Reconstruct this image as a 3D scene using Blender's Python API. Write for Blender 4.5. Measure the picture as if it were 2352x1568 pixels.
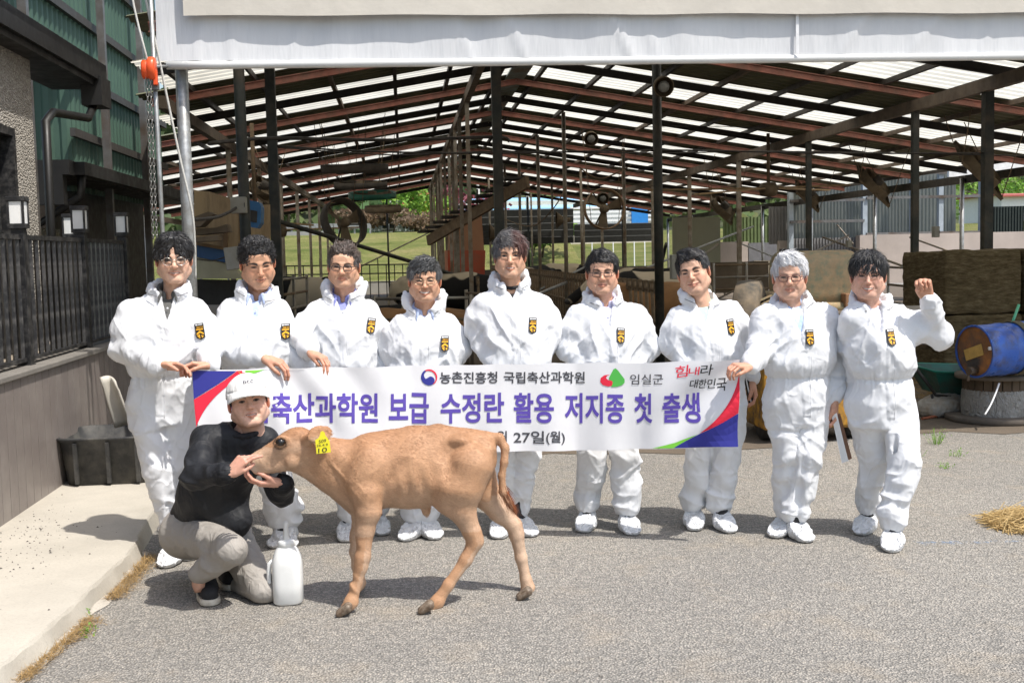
import bpy, bmesh, math, random
import numpy as np
from mathutils import Vector, Matrix
from mathutils.bvhtree import BVHTree

for o in list(bpy.data.objects):
    bpy.data.objects.remove(o, do_unlink=True)
SC = bpy.context.scene
COL = SC.collection
RND = random.Random(11)
NPR = np.random.RandomState(5)

# ---------------------------------------------------------------- camera
FPX, CU, CV = 2600.0, 1176.0, 784.0          # photograph measured in a 2352 x 1568 grid
CAM_H = 1.66
YAW, PITCH, ROLL = math.radians(5.4), math.radians(4.44), math.radians(1.35)
_fh = Vector((math.sin(YAW), math.cos(YAW), 0))
CF = (_fh * math.cos(PITCH) + Vector((0, 0, -math.sin(PITCH)))).normalized()
_r0 = Vector((math.cos(YAW), -math.sin(YAW), 0))
_u0 = _r0.cross(CF).normalized()
CR = _r0 * math.cos(ROLL) - _u0 * math.sin(ROLL)
CU_ = _u0 * math.cos(ROLL) + _r0 * math.sin(ROLL)
CPOS = Vector((0, 0, CAM_H))
cam_d = bpy.data.cameras.new('camera'); cam = bpy.data.objects.new('camera', cam_d); COL.objects.link(cam)
cam_d.sensor_width = 36.0; cam_d.lens = 36.0 * FPX / 2352.0
cam_d.clip_start = 0.1; cam_d.clip_end = 3000
cam.matrix_world = Matrix(((CR.x, CU_.x, -CF.x, CPOS.x), (CR.y, CU_.y, -CF.y, CPOS.y), (CR.z, CU_.z, -CF.z, CPOS.z), (0, 0, 0, 1)))
SC.camera = cam

# ---------------------------------------------------------------- light
SUN_EL = math.radians(62)
SUN_AZ = math.radians(136)                    # clockwise from +Y
sun_dir = Vector((math.sin(SUN_AZ) * math.cos(SUN_EL), math.cos(SUN_AZ) * math.cos(SUN_EL), math.sin(SUN_EL)))
sd = bpy.data.lights.new('sun', 'SUN'); sd.energy = 4.0; sd.angle = math.radians(0.8); sd.color = (1.0, 0.955, 0.89)
sun = bpy.data.objects.new('sun', sd); COL.objects.link(sun)
sun.rotation_euler = sun_dir.to_track_quat('Z', 'Y').to_euler(); sun.location = (8, -8, 20)
W = bpy.data.worlds.new('World'); SC.world = W; W.use_nodes = True
_nt = W.node_tree; _nt.nodes.clear()
_sky = _nt.nodes.new('ShaderNodeTexSky'); _sky.sky_type = 'NISHITA'; _sky.sun_disc = False
_sky.sun_elevation = SUN_EL; _sky.sun_rotation = SUN_AZ; _sky.air_density = 1.3; _sky.dust_density = 2.5
_bg = _nt.nodes.new('ShaderNodeBackground'); _bg.inputs['Strength'].default_value = 0.15
_wo = _nt.nodes.new('ShaderNodeOutputWorld')
_nt.links.new(_sky.outputs[0], _bg.inputs[0]); _nt.links.new(_bg.outputs[0], _wo.inputs[0])
SC.view_settings.view_transform = 'Standard'; SC.view_settings.look = 'None'
SC.view_settings.gamma = 1.0; SC.view_settings.exposure = 0.38; SC.view_settings.use_curve_mapping = False
SC.render.engine = 'CYCLES'
SC.cycles.max_bounces = 8; SC.cycles.transparent_max_bounces = 12; SC.cycles.caustics_reflective = False; SC.cycles.caustics_refractive = False
SC.cycles.use_denoising = True

# ---------------------------------------------------------------- pixel -> place
def ray(u, v):
    return CF + CR * ((u - CU) / FPX) - CU_ * ((v - CV) / FPX)
def P(u, v, Y):                               # point on the vertical plane at world depth Y
    d = ray(u, v); return CPOS + d * (Y / d.y)
def G(u, v, z=0.0):                           # point on the level plane z
    d = ray(u, v); return CPOS + d * ((z - CAM_H) / d.z)
def px(n, Y):                                 # size in metres of n photo pixels at depth Y
    return n * Y / FPX

# ---------------------------------------------------------------- object helpers
def empty(name, loc=(0, 0, 0), label=None, cat=None, group=None):
    o = bpy.data.objects.new(name, None); COL.objects.link(o); o.location = loc; o.empty_display_size = 0.1
    if label: tag(o, label, cat, group)
    return o
def tag(o, label=None, cat=None, group=None, kind=None):
    if label: o['label'] = label
    if cat: o['category'] = cat
    if group: o['group'] = group
    if kind: o['kind'] = kind
    return o
def link(name, me, mat=None, parent=None):
    """me in WORLD coordinates; parented to an unrotated Empty keeps its place"""
    o = bpy.data.objects.new(name, me); COL.objects.link(o)
    if mat is not None:
        me.materials.clear()
        for m in (mat if isinstance(mat, (list, tuple)) else [mat]): me.materials.append(m)
    if parent is not None: attach(o, parent)
    return o
def world_of(o):
    m = o.matrix_basis.copy()
    if o.parent is not None: m = world_of(o.parent) @ o.matrix_parent_inverse @ m
    return m
def attach(o, parent):
    o.parent = parent; o.matrix_parent_inverse = world_of(parent).inverted()
def pymesh(name, verts, faces, smooth=False):
    me = bpy.data.meshes.new(name)
    if isinstance(verts, np.ndarray): verts = verts.tolist()
    if isinstance(faces, np.ndarray): faces = faces.tolist()
    me.from_pydata(verts, [], faces)
    if smooth: me.polygons.foreach_set('use_smooth', [True] * len(me.polygons))
    me.update(); return me
def copy_to(src, parent=None, loc=None, rot=None):
    c = src.copy(); COL.objects.link(c)
    if parent is not None: c.parent = parent
    if loc is not None: c.location = loc
    if rot is not None: c.rotation_euler = rot
    return c
def copy_tree(src, parent=None):
    c = src.copy(); COL.objects.link(c); c.parent = parent
    for ch in src.children: copy_tree(ch, c)
    return c

class MB:
    """collects simple shapes into one mesh"""
    def __init__(s): s.v = []; s.f = []; s.mi = []; s.sm = []
    def add(s, vs, fs, mi=0, sm=False):
        b = len(s.v); s.v += [tuple(v) for v in vs]; s.f += [tuple(i + b for i in f) for f in fs]
        s.mi += [mi] * len(fs); s.sm += [sm] * len(fs); return s
    def box(s, lo, hi, mi=0, M=None):
        x0, y0, z0 = lo; x1, y1, z1 = hi
        vs = [Vector(p) for p in ((x0,y0,z0),(x1,y0,z0),(x1,y1,z0),(x0,y1,z0),(x0,y0,z1),(x1,y0,z1),(x1,y1,z1),(x0,y1,z1))]
        if M is not None: vs = [M @ v for v in vs]
        return s.add(vs, [(3,2,1,0),(4,5,6,7),(0,1,5,4),(1,2,6,5),(2,3,7,6),(3,0,4,7)], mi)
    def beam(s, a, b, w, h, up=(0, 0, 1), mi=0):
        a = Vector(a); b = Vector(b); d = (b - a).normalized(); u = Vector(up)
        r = d.cross(u)
        if r.length < 1e-4: r = d.cross(Vector((1, 0, 0)))
        r.normalize(); u = r.cross(d).normalized()
        vs = []
        for p in (a, b):
            for sx, sz in ((-1,-1),(1,-1),(1,1),(-1,1)): vs.append(p + r * (sx * w / 2) + u * (sz * h / 2))
        return s.add(vs, [(0,1,2,3),(7,6,5,4),(0,4,5,1),(1,5,6,2),(2,6,7,3),(3,7,4,0)], mi)
    def tube(s, pts, r, n=8, mi=0, cap=True, closed=False, sm=True):
        pts = [Vector(p) for p in pts]; m = len(pts)
        rs = list(r) if isinstance(r, (list, tuple)) else [r] * m
        vs = []; fs = []; ref = None
        for i, p in enumerate(pts):
            if closed: t = pts[(i + 1) % m] - pts[i - 1]
            else: t = pts[min(i + 1, m - 1)] - pts[max(i - 1, 0)]
            t.normalize()
            if ref is None:
                ref = t.orthogonal().normalized()
            ref = (ref - t * ref.dot(t))
            if ref.length < 1e-6: ref = t.orthogonal()
            ref.normalize(); bi = t.cross(ref)
            for k in range(n):
                a = 2 * math.pi * k / n
                vs.append(p + (ref * math.cos(a) + bi * math.sin(a)) * rs[i])
        for i in range(m if closed else m - 1):
            j = (i + 1) % m
            for k in range(n):
                l = (k + 1) % n
                fs.append((i*n+k, i*n+l, j*n+l, j*n+k))
        s.add(vs, fs, mi, sm)
        if cap and not closed:
            b = len(s.v) - len(vs)
            s.f += [tuple(b + k for k in reversed(range(n))), tuple(b + (m-1)*n + k for k in range(n))]
            s.mi += [mi, mi]; s.sm += [False, False]
        return s
    def lathe(s, prof, n=20, M=None, mi=0, sm=True):
        vs = []; fs = []
        for r, z in prof:
            for k in range(n):
                a = 2 * math.pi * k / n; p = Vector((r * math.cos(a), r * math.sin(a), z))
                vs.append(M @ p if M is not None else p)
        for i in range(len(prof) - 1):
            for k in range(n):
                l = (k + 1) % n; fs.append((i*n+k, i*n+l, (i+1)*n+l, (i+1)*n+k))
        return s.add(vs, fs, mi, sm)
    def mesh(s, name):
        me = bpy.data.meshes.new(name); me.from_pydata(s.v, [], s.f)
        me.polygons.foreach_set('material_index', s.mi); me.polygons.foreach_set('use_smooth', s.sm); me.update(); return me
    def build(s, name, mat, parent=None):
        return link(name, s.mesh(name), mat, parent)

def bevel(o, w=0.01, seg=2):
    m = o.modifiers.new('bevel', 'BEVEL'); m.width = w; m.segments = seg; m.limit_method = 'ANGLE'; return o

# ---------------------------------------------------------------- materials
def lin(r, g, b):
    f = lambda c: (c / 255 / 12.92) if c / 255 <= 0.04045 else ((c / 255 + 0.055) / 1.055) ** 2.4
    return (f(r), f(g), f(b), 1)
def C4(c): return tuple(c) if len(c) == 4 else tuple(c) + (1,)
class NT:
    def __init__(s, mat):
        mat.use_nodes = True; s.t = mat.node_tree; s.t.nodes.clear(); s.out = s.n('ShaderNodeOutputMaterial')
    def n(s, typ, **kw):
        nd = s.t.nodes.new(typ)
        for k, v in kw.items(): setattr(nd, k, v)
        return nd
    def l(s, a, b): s.t.links.new(a, b)
    def obj(s): return s.n('ShaderNodeTexCoord').outputs['Object']
    def mapped(s, vec, scale=(1, 1, 1), rot=(0, 0, 0)):
        m = s.n('ShaderNodeMapping'); s.l(vec, m.inputs[0]); m.inputs['Scale'].default_value = scale; m.inputs['Rotation'].default_value = rot; return m.outputs[0]
    def noise(s, vec, scale, detail=4, rough=0.55, dist=0.0):
        n = s.n('ShaderNodeTexNoise'); s.l(vec, n.inputs['Vector']); n.inputs['Scale'].default_value = scale
        n.inputs['Detail'].default_value = detail; n.inputs['Roughness'].default_value = rough; n.inputs['Distortion'].default_value = dist
        return n.outputs['Fac']
    def voro(s, vec, scale, feature='F1', out='Distance', rnd=1.0):
        n = s.n('ShaderNodeTexVoronoi', feature=feature); s.l(vec, n.inputs['Vector']); n.inputs['Scale'].default_value = scale
        n.inputs['Randomness'].default_value = rnd; return n.outputs[out]
    def ramp(s, fac, stops, interp='LINEAR'):
        r = s.n('ShaderNodeValToRGB'); r.color_ramp.interpolation = interp; e = r.color_ramp.elements
        while len(e) < len(stops): e.new(0.5)
        for i, (p, c) in enumerate(stops): e[i].position = p; e[i].color = C4(c) if not isinstance(c, float) else (c, c, c, 1)
        s.l(fac, r.inputs[0]); return r.outputs[0]
    def mix(s, fac, a, b, mode='MIX'):
        m = s.n('ShaderNodeMix', data_type='RGBA', blend_type=mode)
        for sock, v in ((m.inputs[0], fac), (m.inputs[6], a), (m.inputs[7], b)):
            if isinstance(v, (int, float)): sock.default_value = v
            elif isinstance(v, (tuple, list)): sock.default_value = C4(v)
            else: s.l(v, sock)
        return m.outputs[2]
    def math(s, op, a, b=0.0):
        m = s.n('ShaderNodeMath', operation=op)
        for sock, v in ((m.inputs[0], a), (m.inputs[1], b)):
            if isinstance(v, (int, float)): sock.default_value = v
            else: s.l(v, sock)
        return m.outputs[0]
    def bump(s, h, strength=0.3, dist=0.01, normal=None):
        b = s.n('ShaderNodeBump'); b.inputs['Strength'].default_value = strength; b.inputs['Distance'].default_value = dist
        s.l(h, b.inputs['Height'])
        if normal is not None: s.l(normal, b.inputs['Normal'])
        return b.outputs[0]
    def bsdf(s, col, rough=0.6, metal=0.0, normal=None, spec=0.5, **kw):
        b = s.n('ShaderNodeBsdfPrincipled')
        for nm, v in (('Base Color', col), ('Roughness', rough), ('Metallic', metal)):
            if isinstance(v, (int, float)): b.inputs[nm].default_value = v
            elif isinstance(v, (tuple, list)): b.inputs[nm].default_value = C4(v)
            else: s.l(v, b.inputs[nm])
        b.inputs['Specular IOR Level'].default_value = spec
        for k, v in kw.items():
            if isinstance(v, (int, float, tuple)): b.inputs[k].default_value = v
            else: s.l(v, b.inputs[k])
        if normal is not None: s.l(normal, b.inputs['Normal'])
        s.l(b.outputs[0], s.out.inputs[0]); return b
_MC = {}
def mat(name, col, rough=0.6, metal=0.0, var=0.15, scale=6.0, bump=0.0, bscale=40.0, spec=0.5, dirt=None, dirt_amt=0.5, dscale=2.0, stretch=(1, 1, 1)):
    """painted / plain surface with uneven tone, optional dirt patches and fine relief"""
    if name in _MC: return _MC[name]
    m = bpy.data.materials.new(name); n = NT(m); v = n.mapped(n.obj(), stretch)
    f = n.noise(v, scale, 5, 0.6)
    c = C4(col); lo = tuple(x * (1 - var) for x in c[:3]); hi = tuple(min(1, x * (1 + var)) for x in c[:3])
    col_ = n.ramp(f, [(0.3, lo), (0.7, hi)])
    if dirt is not None:
        d = n.noise(v, dscale, 6, 0.65)
        col_ = n.mix(n.ramp(d, [(0.5 - 0.25 * dirt_amt, 0.0), (0.75 - 0.2 * dirt_amt, 1.0)]), col_, dirt)
    nb = None
    if bump > 0: nb = n.bump(n.noise(v, bscale, 4, 0.6), bump, 0.01)
    rr = n.ramp(n.noise(v, scale * 1.7, 3), [(0.3, max(0.02, rough - 0.1)), (0.7, min(1.0, rough + 0.1))])
    n.bsdf(col_, rr, metal, nb, spec); _MC[name] = m; return m

# ---------------------------------------------------------------- noise + implicit surfaces
def _hash(ix, iy, iz, seed):
    h = (ix.astype(np.int64) * 374761393 + iy.astype(np.int64) * 668265263 + iz.astype(np.int64) * 2147483647 + seed * 1274126177) & 0xffffffff
    h = ((h ^ (h >> 13)) * 1274126177) & 0xffffffff
    h = (h ^ (h >> 16)) & 0xffff
    return h.astype(np.float32) / 32767.5 - 1.0
def vnoise(p, seed=0):
    """smooth value noise about -1..1, p (N,3)"""
    i = np.floor(p); f = (p - i).astype(np.float32); i = i.astype(np.int64)
    f = f * f * f * (f * (f * 6 - 15) + 10)
    r = 0
    for dx in (0, 1):
        wx = f[:, 0] if dx else 1 - f[:, 0]
        for dy in (0, 1):
            wy = f[:, 1] if dy else 1 - f[:, 1]
            for dz in (0, 1):
                wz = f[:, 2] if dz else 1 - f[:, 2]
                r = r + wx * wy * wz * _hash(i[:, 0] + dx, i[:, 1] + dy, i[:, 2] + dz, seed)
    return r
def fbm(p, oct=3, seed=0):
    r = 0; a = 1.0; t = 0
    for k in range(oct): r = r + a * vnoise(p * (2.03 ** k) + 17.3 * k, seed + k); t += a; a *= 0.5
    return r / t
def rot_xyz(rx=0, ry=0, rz=0):
    return np.array((Matrix.Rotation(rz, 3, 'Z') @ Matrix.Rotation(ry, 3, 'Y') @ Matrix.Rotation(rx, 3, 'X')))
class Field:
    """signed distance grid with smooth unions"""
    def __init__(s, lo, hi, h):
        s.lo = np.array(lo, float); s.h = h; s.n = np.ceil((np.array(hi, float) - s.lo) / h).astype(int) + 1
        s.ax = [s.lo[i] + h * np.arange(s.n[i]) for i in range(3)]
        s.d = np.full(tuple(s.n), 0.2, np.float32)
    def _win(s, lo, hi, m):
        sl = []
        for i in range(3):
            a = int(np.floor((lo[i] - m - s.lo[i]) / s.h)); b = int(np.ceil((hi[i] + m - s.lo[i]) / s.h)) + 1
            a = max(a, 0); b = min(b, s.n[i])
            if b <= a: return None
            sl.append(slice(a, b))
        x, y, z = np.meshgrid(s.ax[0][sl[0]], s.ax[1][sl[1]], s.ax[2][sl[2]], indexing='ij', sparse=True)
        return tuple(sl), x.astype(np.float32), y.astype(np.float32), z.astype(np.float32)
    def _op(s, sl, d, k, sub):
        a = s.d[sl]
        if sub:
            d = -d
            if k > 0:
                hh = np.clip(0.5 - 0.5 * (a - d) / k, 0, 1) ; r = a * (1 - hh) + d * hh + k * hh * (1 - hh)
            else: r = np.maximum(a, d)
        else:
            if k > 0:
                hh = np.clip(0.5 + 0.5 * (d - a) / k, 0, 1); r = d * (1 - hh) + a * hh - k * hh * (1 - hh)
            else: r = np.minimum(a, d)
        s.d[sl] = r
    def cone(s, a, b, ra, rb, k=0.02, sub=False, sc=(1, 1, 1)):
        """rounded cone; sc squashes cross-section per axis (about the a-b line)"""
        a = np.array(a, float); b = np.array(b, float); m = max(ra, rb)
        ms = m * max(sc)
        w = s._win(np.minimum(a, b) - ms, np.maximum(a, b) + ms, k + 3 * s.h)
        if w is None: return s
        sl, x, y, z = w; ab = b - a; L = float(ab @ ab) + 1e-12
        px_, py_, pz_ = x - a[0], y - a[1], z - a[2]
        t = np.clip((px_ * ab[0] + py_ * ab[1] + pz_ * ab[2]) / L, 0, 1)
        dx, dy, dz = (px_ - t * ab[0]) / sc[0], (py_ - t * ab[1]) / sc[1], (pz_ - t * ab[2]) / sc[2]
        d = np.sqrt(dx * dx + dy * dy + dz * dz) - (ra + (rb - ra) * t)
        s._op(sl, d * min(1, min(sc)), k, sub); return s
    def chain(s, pts, rs, k=0.02, sc=(1, 1, 1)):
        for i in range(len(pts) - 1): s.cone(pts[i], pts[i + 1], rs[i], rs[i + 1], k, False, sc)
        return s
    def ell(s, c, r, k=0.02, R=None, sub=False):
        c = np.array(c, float); r = np.array(r, float); m = r.max() if R is not None else r
        w = s._win(c - m, c + m, k + 3 * s.h)
        if w is None: return s
        sl, x, y, z = w; q = [x - c[0], y - c[1], z - c[2]]
        if R is not None:
            R = np.array(R); q = [q[0] * R[0, i] + q[1] * R[1, i] + q[2] * R[2, i] for i in range(3)]
        k0 = np.sqrt((q[0] / r[0]) ** 2 + (q[1] / r[1]) ** 2 + (q[2] / r[2]) ** 2)
        k1 = np.sqrt((q[0] / r[0] ** 2) ** 2 + (q[1] / r[1] ** 2) ** 2 + (q[2] / r[2] ** 2) ** 2) + 1e-6
        s._op(sl, k0 * (k0 - 1) / k1, k, sub); return s
    def prof(s, zs, cx, cy, wx, wy, k=0.02, sub=False, p=2.3):
        """upright tube with centre and half widths given along z"""
        w = s._win((min(np.array(cx) - np.array(wx)), min(np.array(cy) - np.array(wy)), min(zs)), (max(np.array(cx) + np.array(wx)), max(np.array(cy) + np.array(wy)), max(zs)), k + 3 * s.h)
        if w is None: return s
        sl, x, y, z = w; zz = z.ravel()
        def sm(a):
            fine = np.linspace(min(zs), max(zs), 80); v = np.interp(fine, zs, a); ker = np.ones(9) / 9
            v = np.convolve(np.pad(v, 4, 'edge'), ker, 'valid'); return np.interp(zz, fine, v).reshape(1, 1, -1)
        X, Y, WX, WY = sm(cx), sm(cy), sm(wx), sm(wy)
        q = (np.abs((x - X) / WX) ** p + np.abs((y - Y) / WY) ** p) ** (1 / p)
        d = (q - 1) * np.minimum(WX, WY)
        d = np.maximum(d, np.maximum(min(zs) - z, z - max(zs)))
        s._op(sl, d.astype(np.float32), k, sub); return s
    def below(s, z0):                       # keep only what is above z0
        z = s.ax[2].astype(np.float32).reshape(1, 1, -1); s.d = np.maximum(s.d, z0 - z); return s
    def halfspace(s, n, c, k=0.0):          # keep the side where (p-c).n < 0
        x, y, z = np.meshgrid(*s.ax, indexing='ij', sparse=True)
        d = ((x - c[0]) * n[0] + (y - c[1]) * n[1] + (z - c[2]) * n[2]).astype(np.float32)
        s.d = np.maximum(s.d, d); return s
    def surf(s):
        d = s.d; ins = d < 0
        nx, ny, nz = d.shape
        cnt = np.zeros((nx - 1, ny - 1, nz - 1), np.int8)
        offs = [(a, b, c) for a in (0, 1) for b in (0, 1) for c in (0, 1)]
        for a, b, c in offs: cnt += ins[a:nx - 1 + a, b:ny - 1 + b, c:nz - 1 + c]
        act = (cnt > 0) & (cnt < 8); idx = np.argwhere(act); N = len(idx)
        vid = np.full(act.shape, -1, np.int64); vid[act] = np.arange(N)
        cv = np.stack([d[idx[:, 0] + a, idx[:, 1] + b, idx[:, 2] + c] for a, b, c in offs], 1)
        acc = np.zeros((N, 3)); num = np.zeros(N)
        for i, oa in enumerate(offs):
            for j, ob in enumerate(offs):
                if j <= i or sum(abs(p - q) for p, q in zip(oa, ob)) != 1: continue
                m = (cv[:, i] < 0) != (cv[:, j] < 0)
                if not m.any(): continue
                t = cv[m, i] / (cv[m, i] - cv[m, j])
                acc[m] += np.array(oa) + t[:, None] * (np.array(ob) - np.array(oa)); num[m] += 1
        V = s.lo + s.h * (idx + acc / num[:, None])
        F = []
        for ax in range(3):
            u, v = (ax + 1) % 3, (ax + 2) % 3
            A = np.take(ins, range(0, d.shape[ax] - 1), axis=ax); B = np.take(ins, range(1, d.shape[ax]), axis=ax)
            e = np.argwhere(A != B)
            ok = (e[:, u] > 0) & (e[:, v] > 0) & (e[:, u] < d.shape[u] - 1) & (e[:, v] < d.shape[v] - 1); e = e[ok]
            if len(e) == 0: continue
            flip = A[tuple(e.T)]
            def g(du, dv):
                q = e.copy(); q[:, u] += du; q[:, v] += dv; return vid[tuple(q.T)]
            q = np.stack([g(-1, -1), g(0, -1), g(0, 0), g(-1, 0)], 1)
            q[~flip] = q[~flip][:, ::-1]; F.append(q)
        return V, np.concatenate(F)
def smooth_verts(V, F, it=1, w=0.5):
    E = np.concatenate([F[:, [0, 1]], F[:, [1, 2]], F[:, [2, 3]], F[:, [3, 0]]]); n = len(V)
    deg = np.bincount(E[:, 0], minlength=n) + np.bincount(E[:, 1], minlength=n); deg = np.maximum(deg, 1)
    for _ in range(it):
        S = np.zeros_like(V)
        for i in range(3):
            S[:, i] = np.bincount(E[:, 0], V[E[:, 1], i], n) + np.bincount(E[:, 1], V[E[:, 0], i], n)
        V = V * (1 - w) + w * S / deg[:, None]
    return V
def vnormals(V, F):
    a, b, c, d = (V[F[:, i]] for i in range(4)); fn = np.cross(c - a, d - b); N = np.zeros_like(V)
    for i in range(4):
        for j in range(3): N[:, j] += np.bincount(F[:, i], fn[:, j], len(V))
    return N / (np.linalg.norm(N, axis=1, keepdims=True) + 1e-12)
def quadmesh(name, V, F, cols=None, smooth=True):
    me = bpy.data.meshes.new(name); V = np.asarray(V, np.float32); F = np.asarray(F, np.int32)
    me.vertices.add(len(V)); me.vertices.foreach_set('co', V.ravel())
    k = F.shape[1]; me.loops.add(F.size); me.loops.foreach_set('vertex_index', F.ravel())
    me.polygons.add(len(F)); me.polygons.foreach_set('loop_start', np.arange(0, F.size, k, dtype=np.int32))
    if smooth: me.polygons.foreach_set('use_smooth', np.ones(len(F), bool))
    me.update(calc_edges=True); me.validate()
    if cols is not None: set_cols(me, cols)
    return me
def set_cols(me, cols):
    a = me.color_attributes.new('Col', 'FLOAT_COLOR', 'POINT'); c = np.ones((len(me.vertices), 4), np.float32); c[:, :3] = np.asarray(cols)[:, :3]
    a.data.foreach_set('color', c.ravel())
def join_np(parts):
    """[(V,F,cols)] -> one V,F,cols"""
    Vs = []; Fs = []; Cs = []; b = 0
    for V, F, c in parts: Vs.append(V); Fs.append(F + b); Cs.append(c); b += len(V)
    return np.concatenate(Vs), np.concatenate(Fs), np.concatenate(Cs)
M_PBLACK = mat('badge_black', (0.012, 0.011, 0.01), 0.5, var=0.1); M_PYEL = mat('badge_yellow', (0.85, 0.42, 0.02), 0.5, var=0.05); M_PWHITE = mat('badge_white', (0.8, 0.8, 0.8), 0.5, var=0.05)
# ================================================================ GROUND
def asphalt():
    m = bpy.data.materials.new('worn_asphalt'); n = NT(m); o = n.obj()
    big = n.noise(o, 0.45, 5, 0.6); mid = n.noise(o, 3.0, 5, 0.6)
    cell = n.n('ShaderNodeTexVoronoi', feature='F1'); n.l(o, cell.inputs['Vector']); cell.inputs['Scale'].default_value = 95
    agg = n.n('ShaderNodeSeparateColor'); n.l(cell.outputs['Color'], agg.inputs[0])
    c1 = n.ramp(agg.outputs[0], [(0.0, (0.16, 0.152, 0.142)), (0.35, (0.33, 0.312, 0.284)), (0.7, (0.41, 0.384, 0.344)), (1.0, (0.54, 0.48, 0.41))])
    c1 = n.mix(n.ramp(cell.outputs['Distance'], [(0.30, 0.0), (0.62, 1.0)]), c1, (0.12, 0.117, 0.11))
    c1 = n.mix(0.35, c1, n.ramp(n.noise(o, 38, 4, 0.7), [(0.32, (0.22, 0.21, 0.193)), (0.68, (0.46, 0.435, 0.39))]))
    c1 = n.mix(1.0, c1, n.ramp(big, [(0.3, (0.98, 0.98, 0.98)), (0.7, (1.27, 1.25, 1.22))]), 'MULTIPLY')
    c1 = n.mix(n.ramp(mid, [(0.54, 0.0), (0.78, 0.45)]), c1, (0.42, 0.35, 0.26)); c1 = n.mix(n.ramp(n.noise(o, 1.1, 6, 0.7, 0.6), [(0.58, 0.0), (0.72, 0.35)]), c1, (0.19, 0.185, 0.175)); c1 = n.mix(n.ramp(n.noise(o, 9, 3, 0.6), [(0.68, 0.0), (0.76, 0.5)]), c1, (0.15, 0.14, 0.13)); c1 = n.mix(1.0, c1, n.ramp(n.noise(n.mapped(o, (1, 1.6, 1)), 15, 4, 0.7), [(0.30, (0.80, 0.80, 0.80)), (0.70, (1.16, 1.15, 1.14))]), 'MULTIPLY')
    h = n.math('ADD', n.math('MULTIPLY', cell.outputs['Distance'], -1.0), n.math('MULTIPLY', n.noise(o, 30, 4), 0.6))
    n.bsdf(c1, 0.88, 0, n.bump(h, 1.0, 0.011), 0.25); return m
gm = MB()
NXg = [-600, -200, -60, -20] + list(np.linspace(-12, 14, 53)) + [22, 60, 200, 600]; NYg = [-60, -10, -2] + list(np.linspace(0, 16, 41)) + [22, 40, 100, 300, 900]
vs = []; 
for y in NYg:
    for x in NXg: vs.append((x, y, 0.006 * math.sin(x * 0.8 + 1) * math.sin(y * 0.7) if 2 < y < 14 and abs(x) < 8 and False else 0.0))
nx_ = len(NXg); gm.add(vs, [(j*nx_+i, j*nx_+i+1, (j+1)*nx_+i+1, (j+1)*nx_+i) for j in range(len(NYg)-1) for i in range(nx_-1)])
tag(gm.build('ground', asphalt()), kind='structure')
# ================================================================ SLAB, LOW WALL, FENCE, FARMHOUSE
def concrete(name, col, scale=2.0, stain=(0.3, 0.26, 0.2), bump=0.25, cracks=False):
    m = bpy.data.materials.new(name); n = NT(m); o = n.obj(); c = C4(col)[:3]
    base = n.ramp(n.noise(o, scale, 6, 0.65), [(0.28, tuple(x * 0.80 for x in c)), (0.55, c), (0.75, tuple(min(1, x * 1.12) for x in c))])
    base = n.mix(n.ramp(n.noise(o, scale * 0.6, 5, 0.7), [(0.55, 0.0), (0.80, 0.5)]), base, stain)
    base = n.mix(n.ramp(n.noise(o, 70, 3, 0.7), [(0.30, 0.28), (0.5, 0.0)]), base, tuple(x * 0.55 for x in c))
    n.bsdf(base, 0.85, 0, n.bump(n.math('ADD', n.noise(o, 26, 5, 0.7), n.math('MULTIPLY', n.noise(o, 160, 3), 0.3)), bump, 0.012), 0.25); return m
M_SLAB = concrete('pale_concrete', (0.475, 0.44, 0.375), 1.3, (0.40, 0.35, 0.28), 0.22)
M_SLABEDGE = concrete('rough_concrete', (0.40, 0.37, 0.32), 5, (0.2, 0.19, 0.17), 0.8)
# slab with an uneven kerb edge
ed = []; ys = np.arange(1.0, 6.45, 0.055)
for y in ys:
    x = float(np.interp(y, [1, 4.5, 4.95, 5.75, 6.4], [-1.72, -1.625, -1.583, -1.544, -1.53])) + 0.005 * float(vnoise(np.array([[y * 5.0, 0, 0]]), 3)[0]) + 0.004 * float(vnoise(np.array([[y * 19.0, 0, 0]]), 4)[0])
    ed.append((x, float(y)))
ed += [(-1.56, 6.55), (-1.60, 6.9), (-1.66, 8.0), (-1.75, 9.2), (-1.8, 10.4)]
mb = MB(); n_ = len(ed)
top = [(x, y, 0.10 + 0.003 * math.sin(y * 9)) for x, y in ed]; bot = [(x + 0.035 + 0.012 * math.sin(y * 13 + 1), y, -0.02) for x, y in ed]; lip = [(x + 0.008, y, 0.085 + 0.006 * math.sin(y * 31)) for x, y in ed]; back = [(-2.60, y, 0.10) for x, y in ed]
mb.add(back + top, [(i, n_ + i, n_ + i + 1, i + 1) for i in range(n_ - 1)], 0, False)
mb.add(top + lip, [(i, n_ + i, n_ + i + 1, i + 1) for i in range(n_ - 1)], 1, True); mb.add(lip + bot, [(i, n_ + i, n_ + i + 1, i + 1) for i in range(n_ - 1)], 1, True)
mb.add([back[-1], top[-1], bot[-1], (-2.6, ed[-1][1], -0.02)], [(0, 3, 2, 1)], 1)
tag(mb.build('pavement', [M_SLAB, M_SLABEDGE]), kind='structure')
# asphalt apron patch: crumbled skirt at the kerb foot
mb = MB(); sk = []
for x, y in ed[:-4]: sk += [(x + 0.02, y, 0.018), (x + 0.060 + 0.02 * float(vnoise(np.array([[y * 7.0, 5, 0]]), 8)[0]), y, 0.004)]
mb.add(sk, [(2*i, 2*i+1, 2*i+3, 2*i+2) for i in range(len(sk)//2 - 1)], 0, True); tag(mb.build('kerb_skirt', concrete('pale_rubble', (0.46, 0.42, 0.36), 9, (0.3, 0.22, 0.12), 1.0)), kind='structure')

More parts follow.
